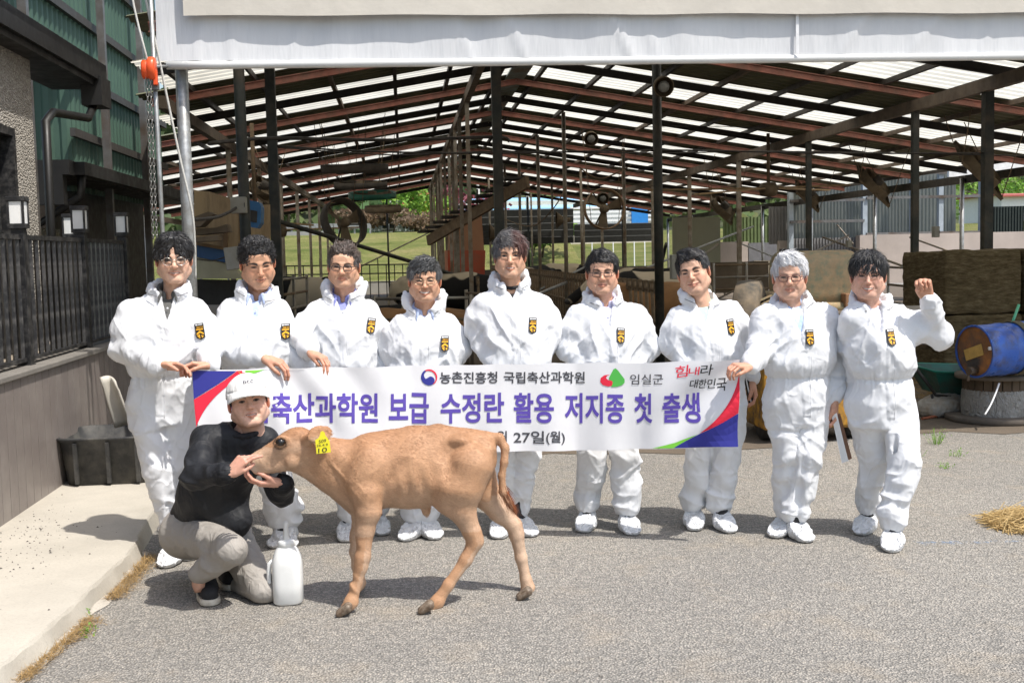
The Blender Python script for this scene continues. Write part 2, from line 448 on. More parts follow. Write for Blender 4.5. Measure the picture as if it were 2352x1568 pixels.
M_CLAD = mat('taupe_cladding', (0.195, 0.168, 0.155), 0.45, var=0.08, scale=2, bump=0.03, bscale=20, dirt=(0.25, 0.22, 0.20), dirt_amt=0.25, dscale=3)
lw = empty('low_wall', (-2.5, 6.5, 0.1), 'low taupe metal-clad wall under the black railing', 'wall')
yy = 1.5
k = 0
while yy < 11.0:
    mb = MB(); w = 0.145; mb.box((-2.52, yy + 0.004, 0.095), (-2.45, yy + w - 0.004, 0.945)); mb.box((-2.51, yy + w - 0.006, 0.095), (-2.458, yy + w + 0.006, 0.943)); mb.build('cladding_panel', M_CLAD, lw); yy += w
mb = MB(); mb.box((-2.80, 1.5, 0.945), (-2.425, 11.0, 0.985)); bevel(mb.build('coping', concrete('dusty_coping', (0.20, 0.185, 0.165), 4, (0.3, 0.27, 0.22), 0.3), lw), 0.008)
mb = MB(); mb.box((-3.3, 1.5, 0.90), (-2.81, 16.0, 0.955)); tag(mb.build('deck', concrete('deck_boards', (0.32, 0.27, 0.21), 3)), kind='structure')
M_BLACKMETAL = mat('black_railing_paint', (0.012, 0.012, 0.013), 0.5, var=0.3, scale=8, dirt=(0.09, 0.085, 0.08), dirt_amt=0.15, dscale=14, bump=0.05)
M_BLACKDARK = mat('black_gutter', (0.010, 0.0095, 0.009), 0.5, var=0.3, scale=4, bump=0.05)
fence = empty('railing', (-2.55, 8.0, 0.985), 'black metal railing of flat vertical slats on the taupe wall', 'railing')
def slat_run(p0, p1, spacing=0.128):
    p0 = Vector(p0); p1 = Vector(p1); L = (p1 - p0).length; d = (p1 - p0) / L; n = max(1, int(L / spacing)); yaw = math.atan2(d.y, d.x)
    me = MB(); me.box((-0.026, -0.012, 1.035), (0.026, 0.012, 1.832)); me = me.mesh('slat'); me.materials.append(M_BLACKMETAL)
    for i in range(n):
        p = p0 + d * (L * (i + 0.5) / n); o = bpy.data.objects.new('slat', me); COL.objects.link(o); o.parent = fence; o.matrix_parent_inverse = fence.matrix_basis.inverted(); o.location = (p.x, p.y, 0); o.rotation_euler = (0, 0, yaw + 0.5)
    for z0, z1 in ((1.012, 1.036), (1.831, 1.862)):
        mb = MB(); mb.beam((p0.x, p0.y, (z0 + z1) / 2), (p1.x, p1.y, (z0 + z1) / 2), 0.05, z1 - z0); mb.build('rail', M_BLACKMETAL, fence)
FX = -2.56; posts = [(FX, 5.2), (FX, 6.55), (FX, 7.92), (FX, 9.38), (FX, 10.75), (-3.05, 10.85)]
for a, b in zip(posts[:-1], posts[1:]): slat_run((a[0], a[1], 0), (b[0], b[1], 0))
for i, (x, y) in enumerate(posts):
    mb = MB(); mb.box((x - 0.042, y - 0.042, 0.985), (x + 0.042, y + 0.042, 1.88)); mb.box((x - 0.05, y - 0.05, 0.985), (x + 0.05, y + 0.05, 0.99)); bevel(mb.build('post', M_BLACKMETAL, fence), 0.004)
M_FROST = mat('frosted_panel', (0.80, 0.80, 0.78), 0.5, var=0.03)

for i, (x, y) in enumerate(posts):
    if i < 2: continue
    lt = empty('lantern', (x, y, 1.88), ['', '', 'black square lantern with white panes beside the brown window', 'black square lantern with white panes halfway along the railing', 'black square lantern on the corner post of the railing', 'black square lantern on the set-back post past the corner'][i], 'lantern', 'lanterns on the railing posts'); s = 0.055
    mb = MB(); mb.box((x - s*.7, y - s*.7, 1.88), (x + s*.7, y + s*.7, 1.905)); mb.box((x - s, y - s, 1.905), (x + s, y + s, 1.935)); mb.build('base', M_BLACKMETAL, lt)
    for sx in (-1, 1):
        for sy in (-1, 1):
            mb = MB(); mb.box((x + sx*(s-.007) - .007, y + sy*(s-.007) - .007, 1.935), (x + sx*(s-.007) + .007, y + sy*(s-.007) + .007, 2.085)); mb.build('corner_bar', M_BLACKMETAL, lt)
    for dx, dy in ((1, 0), (-1, 0), (0, 1), (0, -1)):
        mb = MB(); t = s - 0.010; mb.box((x + dx*t - (0.002 if dx else t - .005), y + dy*t - (0.002 if dy else t - .005), 1.937), (x + dx*t + (0.002 if dx else t - .005), y + dy*t + (0.002 if dy else t - .005), 2.083)); mb.build('pane', M_FROST, lt)
    mb = MB(); mb.box((x - s - .004, y - s - .004, 2.085), (x + s + .004, y + s + .004, 2.118)); bevel(mb.build('cap', M_BLACKMETAL, lt), 0.004)

# farmhouse with pebbled render
def pebble():
    m = bpy.data.materials.new('pebble_render'); n = NT(m); o = n.obj(); v = n.voro(n.mapped(o, (1, 1, 1.5)), 42); cc = n.n('ShaderNodeTexVoronoi'); n.l(n.mapped(o, (1, 1, 1.5)), cc.inputs['Vector']); cc.inputs['Scale'].default_value = 34
    sp_ = n.n('ShaderNodeSeparateColor'); n.l(cc.outputs['Color'], sp_.inputs[0])
    c = n.ramp(sp_.outputs[0], [(0.0, (0.30, 0.275, 0.24)), (0.5, (0.40, 0.37, 0.325)), (1.0, (0.50, 0.465, 0.41))]); c = n.mix(n.ramp(v, [(0.35, 0.0), (0.6, 0.5)]), c, (0.22, 0.20, 0.175))
    n.bsdf(c, 0.8, 0, n.bump(n.math('MULTIPLY', v, -1.0), 0.8, 0.02), 0.3); return m
house = empty('farmhouse', (-3.0, 6, 0.95), 'dark-eaved farmhouse with pebble-rendered wall behind the railing', 'house')
mb = MB(); mb.box((-3.25, 1.5, 0.95), (-3.0, 8.35, 3.42)); mb.box((-3.25, 9.28, 0.95), (-3.0, 9.78, 3.42)); mb.box((-3.25, 8.35, 2.72), (-3.0, 9.28, 3.42)); mb.build('wall', pebble(), house)
M_BROWNSH = mat('brown_shutter', (0.10, 0.08, 0.062), 0.5, var=0.1); M_DKGLASS = mat('dark_glass', (0.012, 0.02, 0.019), 0.12, var=0.2)
w_ = empty('window', (-3.0, 8.8, 1)); attach(w_, house)
mb = MB(); mb.box((-3.16, 8.35, 0.96), (-3.14, 9.28, 2.72)); mb.build('pane', M_DKGLASS, w_)
mb = MB(); mb.box((-3.12, 8.0, 1.05), (-3.05, 8.86, 2.62)); mb.build('shutter', M_BROWNSH, w_)
mb = MB()
for lo, hi in (((-3.13, 8.35, 2.66), (-2.985, 9.28, 2.722)), ((-3.13, 9.22, 0.96), (-2.985, 9.282, 2.66)), ((-3.13, 8.84, 0.96), (-3.0, 8.90, 2.66))): mb.box(lo, hi)
mb.build('frame', M_BLACKMETAL, w_)
mb = MB(); mb.beam((-2.88, 1.0, 3.47), (-2.88, 11.45, 3.47), 0.16, 0.17); mb.build('gutter', M_BLACKDARK, house)
mb = MB(); mb.add([(-2.80, 1, 3.56), (-2.80, 11.45, 3.56), (-5.2, 11.45, 4.35), (-5.2, 1, 4.35), (-2.80, 1, 3.50), (-2.80, 11.45, 3.50), (-5.2, 11.45, 4.27), (-5.2, 1, 4.27)], [(0,1,2,3),(7,6,5,4),(0,4,5,1),(1,5,6,2)]); mb.build('roof', M_BLACKDARK, house)
mb = MB(); mb.box((-3.3, 1.0, 3.33), (-2.84, 11.4, 3.40)); mb.build('soffit', M_BLACKDARK, house)
mb = MB(); mb.box((-2.97, 11.15, 3.15), (-2.78, 11.5, 3.42)); mb.tube([(-2.88, 11.3, 3.2), (-2.9, 11.1, 3.02), (-2.93, 10.1, 2.95), (-2.93, 9.88, 2.85), (-2.93, 9.86, 0.95)], 0.038, 8); mb.build('downpipe', M_BLACKDARK, house)

# green corrugated annex behind
def corr(name, p0, du, dv, waves, amp, mat_, parent, smooth=False, prof=(0, 0, 1, 1), nv=1, thick=0.0):
    """corrugated sheet: p0 corner, du across the ribs, dv along them"""
    p0, du, dv = Vector(p0), Vector(du), Vector(dv); nrm = du.cross(dv).normalized(); pts = []
    for w in range(waves):
        for k_, h_ in enumerate(prof):
            pts.append(((w + (k_ + (0.15 if k_ % 2 else -0.15)) / len(prof)) / waves, h_))
    pts = [(max(0, min(1, a)), h_) for a, h_ in pts] + [(1.0, prof[0])]
    vs = [p0 + du * a + dv * (j / nv) + nrm * (amp * h_) for j in range(nv + 1) for a, h_ in pts]; n_ = len(pts)
    mb = MB(); mb.add(vs, [(j*n_+i, j*n_+i+1, (j+1)*n_+i+1, (j+1)*n_+i) for j in range(nv) for i in range(n_ - 1)], 0, smooth)
    return mb.build(name, mat_, parent)
def thin_sheet(name, col, trans, rough=0.5):
    m = bpy.data.materials.new(name); n = NT(m); o = n.obj(); c = C4(col)[:3]
    t = n.ramp(n.noise(o, 1.1, 5, 0.65), [(0.28, tuple(x * 0.72 for x in c)), (0.7, c)])
    b = n.bsdf(t, rough, 0, None, 0.4); tr = n.n('ShaderNodeBsdfTranslucent'); n.l(t, tr.inputs[0]); mx = n.n('ShaderNodeMixShader'); mx.inputs[0].default_value = trans
    n.l(b.outputs[0], mx.inputs[1]); n.l(tr.outputs[0], mx.inputs[2]); n.l(mx.outputs[0], n.out.inputs[0]); return m
M_GREENSHEET = thin_sheet('green_fibre_sheet', (0.085, 0.155, 0.115), 0.2); M_STEELGREY = mat('grey_steel', (0.16, 0.16, 0.16), 0.45, 0.3, var=0.25, scale=5, dirt=(0.10, 0.07, 0.05), dirt_amt=0.3)
an = empty('green_annex', (-4.0, 15, 0), 'tall annex clad in green corrugated sheet behind the farmhouse', 'building')
corr('green_sheet', (-5.6, 14.5, 2.55), (1.6, 0, 0), (0, 0, 1.5), 8, 0.03, M_GREENSHEET, an)
for k in range(5): corr('green_sheet', (-4.0, 8.0 + k * 1.3, 4.05), (0, 1.296, 0), (0, 0, 3.4), 7, 0.03, M_GREENSHEET, an)
for k in range(4): corr('green_sheet', (-4.0, 14.5 + k * 1.3, 2.55), (0, 1.296, 0), (0, 0, 4.9), 7, 0.03, M_GREENSHEET, an)
for z in (3.25, 3.95, 4.7, 5.5):
    mb = MB(); mb.beam((-3.93, 14.3 if z < 4.2 else 8.0, z), (-3.93, 19.8, z), 0.06, 0.10); mb.build('girt', mat('dark_girt', (0.05, 0.045, 0.04), 0.6), an)
for y in (12.2, 15.3, 17.5):
    mb = MB(); mb.beam((-3.78, y, 0.0), (-3.78, y, 6.6), 0.09, 0.09); mb.build('column', M_STEELGREY, an)
mb = MB(); mb.beam((-5.5, 12.0, 6.2), (-2.2, 12.0, 5.3), 0.2, 0.3); mb.build('red_beam', mat('rust_beam', (0.10, 0.025, 0.018), 0.6), an)
mb = MB(); mb.beam((-4.6, 8.0, 7.45), (-4.6, 20.0, 7.45), 2.4, 0.1); mb.build('roof', M_BLACKDARK, an)
mb = MB(); mb.box((-4.1, 12.7, 2.62), (-3.55, 19.8, 2.78)); mb.box((-5.6, 12.7, 2.3), (-3.62, 12.85, 2.62)); mb.build('fascia', M_BLACKDARK, an)
mb = MB(); mb.beam((-3.50, 12.9, 2.70), (-3.50, 19.8, 2.70), 0.13, 0.14); mb.build('gutter', M_BLACKDARK, an)
mb = MB(); mb.tube([(-3.5, 13.0, 2.65), (-3.52, 13.0, 2.4), (-4.1, 13.1, 2.05), (-4.15, 13.1, 0.0)], 0.05, 8); mb.build('downpipe', M_BLACKDARK, an)
mb = MB(); mb.box((-4.45, 12.9, 0.0), (-4.35, 19.8, 2.7)); mb.build('wall', mat('dark_brown_wall', (0.03, 0.024, 0.02), 0.6), an)
mb = MB(); mb.box((-5.6, 15.7, 0.0), (-4.46, 15.8, 2.6)); mb.build('back_wall', mat('dark_brown_wall', (0.03, 0.024, 0.02), 0.6), an)
mb = MB(); mb.box((-4.34, 14.0, 0.95), (-4.31, 14.9, 2.1)); mb.build('door', mat('dim_glass_door', (0.09, 0.085, 0.075), 0.3), an)

# ================================================================ BARN
RX, RZ, RS, EL, ER = 2.1, 4.85, 0.165, -7.4, 11.6
def rz(x): return RZ - RS * abs(x - RX)
barn = empty('barn', (RX, 28, 0), 'open-sided cattle barn with red rafters and translucent roof strips', 'barn')
M_RED = mat('red_oxide_steel', (0.27, 0.098, 0.068), 0.6, var=0.3, scale=7, dirt=(0.16, 0.075, 0.05), dirt_amt=0.4, dscale=5, bump=0.1)
M_BLK = mat('black_steel', (0.030, 0.025, 0.021), 0.6, var=0.3, scale=6, dirt=(0.05, 0.04, 0.03), dirt_amt=0.2)
M_PUR = mat('brown_purlin', (0.15, 0.115, 0.085), 0.7, var=0.3, scale=6)
M_ROOFT = thin_sheet('translucent_roof', (0.80, 0.765, 0.66), 0.85, 0.6); M_ROOFO = thin_sheet('olive_roof', (0.17, 0.175, 0.11), 0.0, 0.6)
M_GALV = mat('galvanised', (0.36, 0.37, 0.37), 0.42, 0.55, var=0.22, scale=26, dirt=(0.25, 0.24, 0.22), dirt_amt=0.3, dscale=9, bump=0.05)
M_OLDPOST = mat('dusty_post', (0.27, 0.245, 0.20), 0.7, 0.1, var=0.25, scale=5, dirt=(0.15, 0.10, 0.06), dirt_amt=0.4, dscale=3.5, bump=0.15)
M_DKPOST = mat('dark_green_post', (0.022, 0.026, 0.023), 0.55, 0.2, var=0.3, scale=6, dirt=(0.07, 0.055, 0.04), dirt_amt=0.25, dscale=4)
KS = list(range(-5, 14)); RY = lambda k: 20.3 + 2.17 * k
def left_edge(y): return -0.2077 * y if y < 17 else (-3.5 if y < 19.8 else EL)
for k in KS:
    y = RY(k); red = (k % 2 == 0); m = M_RED if red else M_BLK
    for s in (-1, 1):
        xe = left_edge(y) if s < 0 else ER; a = Vector((RX, y, RZ - 0.15)); b = Vector((xe, y, rz(xe) - 0.15)); mb = MB()
        h = 0.088 if red else 0.105
        mb.beam(a, b, 0.012, h); mb.beam(a + Vector((0, 0, h/2)), b + Vector((0, 0, h/2)), 0.07, 0.012); mb.beam(a - Vector((0, 0, h/2)), b - Vector((0, 0, h/2)), 0.07, 0.012)
        mb.build('rafter', m, barn)
for k in KS[:-1]:
    y0, y1 = RY(k), RY(k + 1)
    for s in (-1, 1):
        xe = left_edge(y0) if s < 0 else ER; tr = (k % 2 != 0)
        if s < 0: corr('skylight_sheet' if tr else 'roof_sheet', (RX + 0.02, y0, RZ + 0.0), (0, y1 - y0 + 0.03, 0), (xe - RX - 0.25, 0, rz(xe - 0.25) - RZ), 9, 0.035, M_ROOFT if tr else M_ROOFO, barn)
        else: corr('skylight_sheet' if tr else 'roof_sheet', (RX - 0.02, y0, RZ + 0.001), (0, y1 - y0 + 0.03, 0), (xe - RX + 0.25, 0, rz(xe + 0.25) - RZ), 9, -0.035, M_ROOFT if tr else M_ROOFO, barn)
for s in (-1, 1):
    d = 0.35
    while d < 9.6:
        x = RX + s * d; y0 = 9.3 if x > -1.95 else (-x / 0.2077 + 0.6 if x > -3.5 else 19.9)
        mb = MB(); mb.beam((x, y0, rz(x) - 0.055), (x, 48.6, rz(x) - 0.055), 0.035 if int(d * 10) % 3 else 0.06, 0.075); mb.build('purlin', M_PUR if int(d*7) % 2 else M_BLK, barn); d += 0.92 + 0.06 * math.sin(d * 9)
for x, y0 in ((-3.0, 15.0), (1.22, 9.3), (7.45, 9.3), (ER, 9.3), (EL, 19.9)):
    mb = MB(); z = rz(x) - 0.32 if abs(x - 1.22) > 0.1 else RZ - 0.42; mb.beam((x, y0, z), (x, 48.8, z), 0.10, 0.16); mb.build('beam', M_PUR if x != ER else M_BLK, barn)
mb = MB(); mb.beam((RX, 9.3, RZ - 0.06), (RX, 48.8, RZ - 0.06), 0.34, 0.03); mb.build('ridge_flashing', mat('pale_blue_flashing', (0.30, 0.42, 0.45), 0.5, var=0.3, dirt=(0.2, 0.16, 0.1), dirt_amt=0.5), barn)
def post(x, y, w, m, top=None, tube=True, n=12):
    mb = MB(); z1 = top if top is not None else rz(x) - 0.24
    if tube: mb.tube([(x, y, 0), (x, y, z1)], w / 2, n)
    else: mb.box((x - w/2, y - w/2, 0), (x + w/2, y + w/2, z1))
    return mb.build('post', m, barn)
for x in (1.2, 3.2, 7.5, -1.52): post(x, 14.0, 0.115, M_DKPOST, None, x in (3.2,), 14)
post(-1.48, 11.0, 0.105, M_DKPOST, rz(-1.48) - 0.2)
for i, k in enumerate(range(0, 14, 1)):
    y = RY(k) + 0.1; post(1.22 + 0.03 * math.sin(i * 5), y, 0.072, M_OLDPOST, RZ - 0.5, False)
for i, k in enumerate((-2, 0, 2, 4, 6, 8, 10, 12)): post(7.45, RY(k), 0.09, M_OLDPOST if k > 0 else M_DKPOST, rz(7.45) - 0.4, False)
for k in (0, 2, 4, 6, 8, 10, 12): post(-3.0, RY(k) + 0.2, 0.09, M_OLDPOST, rz(-3.0) - 0.4, k % 4 == 0)
for k in (1, 3, 5, 7, 10, 13): post(3.25, RY(k), 0.08, M_OLDPOST)
for k in (3, 6, 9, 12): post(5.3, RY(k), 0.08, M_OLDPOST)
for k in (-3, -1, 1, 3, 5, 7, 9, 11, 13): post(ER - 0.1, RY(k), 0.09, M_GALV, rz(ER) - 0.3)
for k in (2, 6, 10, 13): post(EL + 0.1, RY(k), 0.09, M_GALV, rz(EL) - 0.3)
for x in (-5.2, -0.6, 5.4, 9.5): post(x, RY(13), 0.08, M_DKPOST)
# braces
def rod(a, b, r=0.03, m=None, name='brace'):
    mb = MB(); mb.tube([a, b], r, 7); return mb.build(name, m or M_OLDPOST, barn)
rod(P(640, 508, 17.0), P(1090, 645, 22.0), 0.035, M_DKPOST); rod(P(650, 700, 26), P(990, 532, 34), 0.02); rod(P(1090, 735, 19), P(1390, 612, 24), 0.03, M_GALV); rod(P(1240, 665, 26), P(1390, 590, 27), 0.025, M_GALV)
rod(P(1420, 640, 24), P(1730, 520, 30), 0.025, M_GALV); rod(P(1545, 640, 28), P(1650, 560, 28), 0.025); rod(P(1640, 690, 26), P(1950, 540, 27), 0.022); rod(P(1690, 555, 30), P(1950, 660, 24), 0.02, M_GALV); rod(P(1890, 545, 22), P(2210, 660, 19), 0.022); rod(P(2090, 545, 24), P(2352, 640, 20), 0.02)
rod(P(1500, 690, 22), P(1530, 560, 20), 0.03, M_DKPOST); rod(P(1850, 430, 40), P(1960, 560, 30), 0.02)
# floor inside
mb = MB(); front = []
for i in range(60):
    x = -1.7 + i * 0.36; front.append((x, 9.05 + 0.25 * float(fbm(np.array([[x * 1.7, 0, 0]]), 3, 21)[0]) + (0.35 if x > 3.5 else 0), 0.004))
mb.add(front + [(x, 60.0, 0.004) for x, _, _ in front], [(i, i + 1, 61 + i, 60 + i) for i in range(59)]); mb.add([(-9, 12.5, 0.003), (-1.7, 12.5, 0.003), (-1.7, 60, 0.003), (-9, 60, 0.003)], [(0, 1, 2, 3)])
tag(mb.build('barn_floor', concrete('manure_floor', (0.15, 0.12, 0.09), 1.5, (0.13, 0.10, 0.07), 0.8)), kind='structure')

# ---------------------------------------------------------------- roller curtain, pole, hoist
M_TARP = bpy.data.materials.new('grey_tarpaulin'); _n = NT(M_TARP); _o = _n.obj()
_c = _n.ramp(_n.noise(_n.mapped(_o, (1.5, 1, 0.35)), 2.2, 5), [(0.3, (0.60, 0.605, 0.615)), (0.7, (0.69, 0.695, 0.70))]); _b = _n.bsdf(_c, 0.5, 0, _n.bump(_n.noise(_n.mapped(_o, (3, 1, 0.5)), 3.0, 3), 0.35, 0.03), 0.4)
M_BEIGE = mat('beige_canvas', (0.58, 0.54, 0.47), 0.75, var=0.08, scale=3, bump=0.2, bscale=15); M_ROLL = mat('white_roll', (0.66, 0.66, 0.64), 0.3, var=0.06, scale=3)
TY = 8.5
tarp = empty('roller_curtain', (2, TY, 3.05), 'pale grey tarpaulin roller curtain hanging across the barn front', 'curtain')
nx, nz = 260, 22; vs = []; FOLDS = [(-1.45, .25, .018), (-1.2, .1, .014), (-.8, .55, .012), (.55, -.35, .016), (.95, -.4, .018), (1.75, -.45, .02), (1.95, -.3, .012), (3.35, .7, .018), (3.9, .8, .014), (4.5, .3, .012)]
for j in range(nz + 1):
    for i in range(nx + 1):
        x = -1.70 + 9.9 * i / nx; zt = min(4.30, rz(x) - 0.03); z = 3.10 + (zt - 3.10) * j / nz; a = 1 - j / nz
        q_ = np.array([[x * 3.2 + z * 0.9, z * 0.5, 1.0], [x * 7.0 - z * 1.5, z * 0.8, 9.0], [x * 1.1, z, 4.0]]); nz_ = vnoise(q_, 31)
        e = (0.022 * float(nz_[0]) * (0.5 + 0.8 * max(0, 1 - abs(x + 0.7) / 1.8)) + 0.007 * float(nz_[1]) + 0.015 * float(nz_[2])) * (0.25 + 0.75 * min(1, j / 5))
        for fx, fs_, fa in FOLDS: e -= fa * max(0.0, 1 - abs(x - fx - fs_ * (z - 3.1)) / 0.05) ** 1.5
        vs.append((x - 0.02 * a * (i == 0), TY + e - 0.01, z))
mb = MB(); mb.add(vs, [(j*(nx+1)+i, j*(nx+1)+i+1, (j+1)*(nx+1)+i+1, (j+1)*(nx+1)+i) for j in range(nz) for i in range(nx)], 0, True); mb.build('curtain_cloth', M_TARP, tarp)
for xs in (3.02,):
    mb = MB(); mb.box((xs - 0.012, TY - 0.045, 3.11), (xs + 0.012, TY - 0.042, 4.2)); mb.build('weld_seam', mat('tarp_seam', (0.72, 0.72, 0.72), 0.4), tarp)
roll0, roll1 = Vector(P(383, 151, TY)), Vector((8.3, TY - 0.01, 3.10))
mb = MB(); mb.tube([roll0 + (roll1 - roll0) * t for t in np.linspace(0, 1, 30)], [0.030 + 0.0012 * math.sin(i * 2.1) for i in range(30)], 16); mb.build('roller_tube', M_ROLL, tarp)
b0 = P(420, 0, TY - 0.07); mb = MB(); nv = 60; zb = P(420, 37, TY - 0.07).z
vs = [(b0.x + 8.2 * i / nv, TY - 0.075 + 0.003 * math.sin(i * 0.8), zz + (0.004 * math.sin(i * 0.7) if zz < 3.6 else 0)) for zz in (zb, 4.0) for i in range(nv + 1)]; mb.add(vs, [(i, i + 1, nv + 2 + i, nv + 1 + i) for i in range(nv)], 0, True); mb.build('canvas_flap', M_BEIGE, tarp)
mb = MB(); mb.add([(x, TY + 0.02, min(4.25, rz(x) - 0.02)) for x in np.linspace(-1.7, 8.2, 40)] + [(x, TY + 0.02, rz(x) + 0.02) for x in np.linspace(-1.7, 8.2, 40)], [(i, i + 1, 41 + i, 40 + i) for i in range(39)]); mb.build('gable_sun_block', M_ROOFO, barn)  # unseen gable infill added to keep sun from leaking in above the curtain
for s in (-1, 1):
    xe = -1.95 if s < 0 else ER; d0 = (xe - RX); corr('roof_sheet', (RX, 8.35, RZ), (0, RY(-5) - 8.35, 0), (d0, 0, rz(xe) - RZ), 5, 0.03 * -s, M_ROOFO, barn)
mb = MB(); pb = P(440, 670, TY + 0.12); mb.tube([(pb.x - 0.005, TY + 0.12, 0), (pb.x, TY + 0.12, 3.9)], 0.046, 18); tag(mb.build('pole', M_GALV), 'thick galvanised steel pole under the end of the curtain', 'pole')
tp = empty('winch_pole', (-1.70, 8.3, 0), 'thin galvanised guide pole standing beside the orange hoist', 'pole')
mb = MB(); mb.tube([(-1.69, 8.3, 0), (-1.705, 8.3, 4.2)], 0.016, 12); mb.build('tube', M_GALV, tp); mb = MB(); c = P(356, 200, 8.27); mb.box((c.x - 0.02, c.y - 0.02, c.z - 0.02), (c.x + 0.025, c.y + 0.03, c.z + 0.03)); mb.build('clamp', M_STEELGREY, tp)
M_ORANGE = mat('orange_paint', (0.75, 0.09, 0.018), 0.35, var=0.1, scale=10)
ho = empty('chain_hoist', P(345, 165, 8.24), 'orange hand chain hoist with a hanging steel chain', 'hoist')
for u, w, h, nm in ((336, 0.035, 0.075, 'chain_cover'), (349, 0.032, 0.09, 'gear_case')):
    c = P(u, 158 if u > 340 else 160, 8.24); mb = MB(); mb.lathe([(0.0, -w*.8), (h*.62, -w*.8), (h*.72, -w*.55), (h*.72, w*.55), (h*.62, w*.8), (0.0, w*.8)], 20, Matrix.Translation(c) @ Matrix.Rotation(math.pi/2, 4, 'Y') @ Matrix.Diagonal((1.25, 1.0, 1, 1))); mb.build(nm, M_ORANGE, ho)
c = P(357, 178, 8.24); mb = MB(); mb.box((c.x - 0.014, c.y - 0.02, c.z - 0.055), (c.x + 0.014, c.y + 0.02, c.z + 0.05)); bevel(mb.build('bracket', M_ORANGE, ho), 0.005)
c0, c1 = P(351, 153, 8.24), P(386, 153, 8.5); mb = MB(); mb.tube([c0, c1], 0.011, 10); mb.build('drive_shaft', M_GALV, ho)
M_CHAIN = mat('chain_steel', (0.30, 0.29, 0.27), 0.4, 0.8, var=0.2)
lk = MB(); lk.tube([(0.008 * math.cos(a) , 0, 0.017 * math.sin(a)) for a in np.linspace(0, 2*math.pi, 10)[:-1]], 0.0032, 5, closed=True); lk = lk.mesh('chain_link'); lk.materials.append(M_CHAIN)
for ua, ub in ((337, 352), (345, 360)):
    ch = empty('chain', P(ua, 180, 8.22)); attach(ch, ho); a, b = P(ua, 178, 8.22), P(ub, 548, 8.22); L = (b - a).length; nl = int(L / 0.0265)
    for i in range(nl):
        o = bpy.data.objects.new('chain_link', lk); COL.objects.link(o); o.parent = ch; o.matrix_parent_inverse = world_of(ch).inverted(); p = a + (b - a) * ((i + .5) / nl); o.location = p; o.rotation_euler = (0, -0.03, (math.pi / 2) * (i % 2) + 0.5)
M_ROPE = mat('white_rope', (0.55, 0.54, 0.50), 0.8, var=0.15, scale=60, bump=0.4, bscale=200)
def hang(name, pts, r, m, label, cat='rope', group=None):
    V = [Vector(p) for p in pts]; out = []
    for i in range(len(V) - 1):
        for t in np.linspace(0, 1, 8)[:-1]:
            p0, p1, p2, p3 = V[max(i-1,0)], V[i], V[i+1], V[min(i+2, len(V)-1)]
            out.append(0.5 * ((2*p1) + (p2-p0)*t + (2*p0-5*p1+4*p2-p3)*t*t + (3*p1-p0-3*p2+p3)*t**3))
    out.append(V[-1]); mb = MB(); mb.tube(out, r, 6); return tag(mb.build(name, m), label, cat, group)
hang('rope', [P(303, -40, 8.2), P(305, 0, 8.2), P(318, 60, 8.2), P(331, 110, 8.2), P(338, 138, 8.22)], 0.008, M_ROPE, 'short white rope tied to the top of the orange hoist')
hang('rope', [P(333, -40, 8.35), P(337, 10, 8.35), P(360, 110, 8.35), P(385, 230, 8.38), P(415, 370, 8.4), P(440, 480, 8.42), P(447, 550, 8.45), P(449, 640, 8.5)], 0.009, M_ROPE, 'long white rope slanting from above down the thick pole')
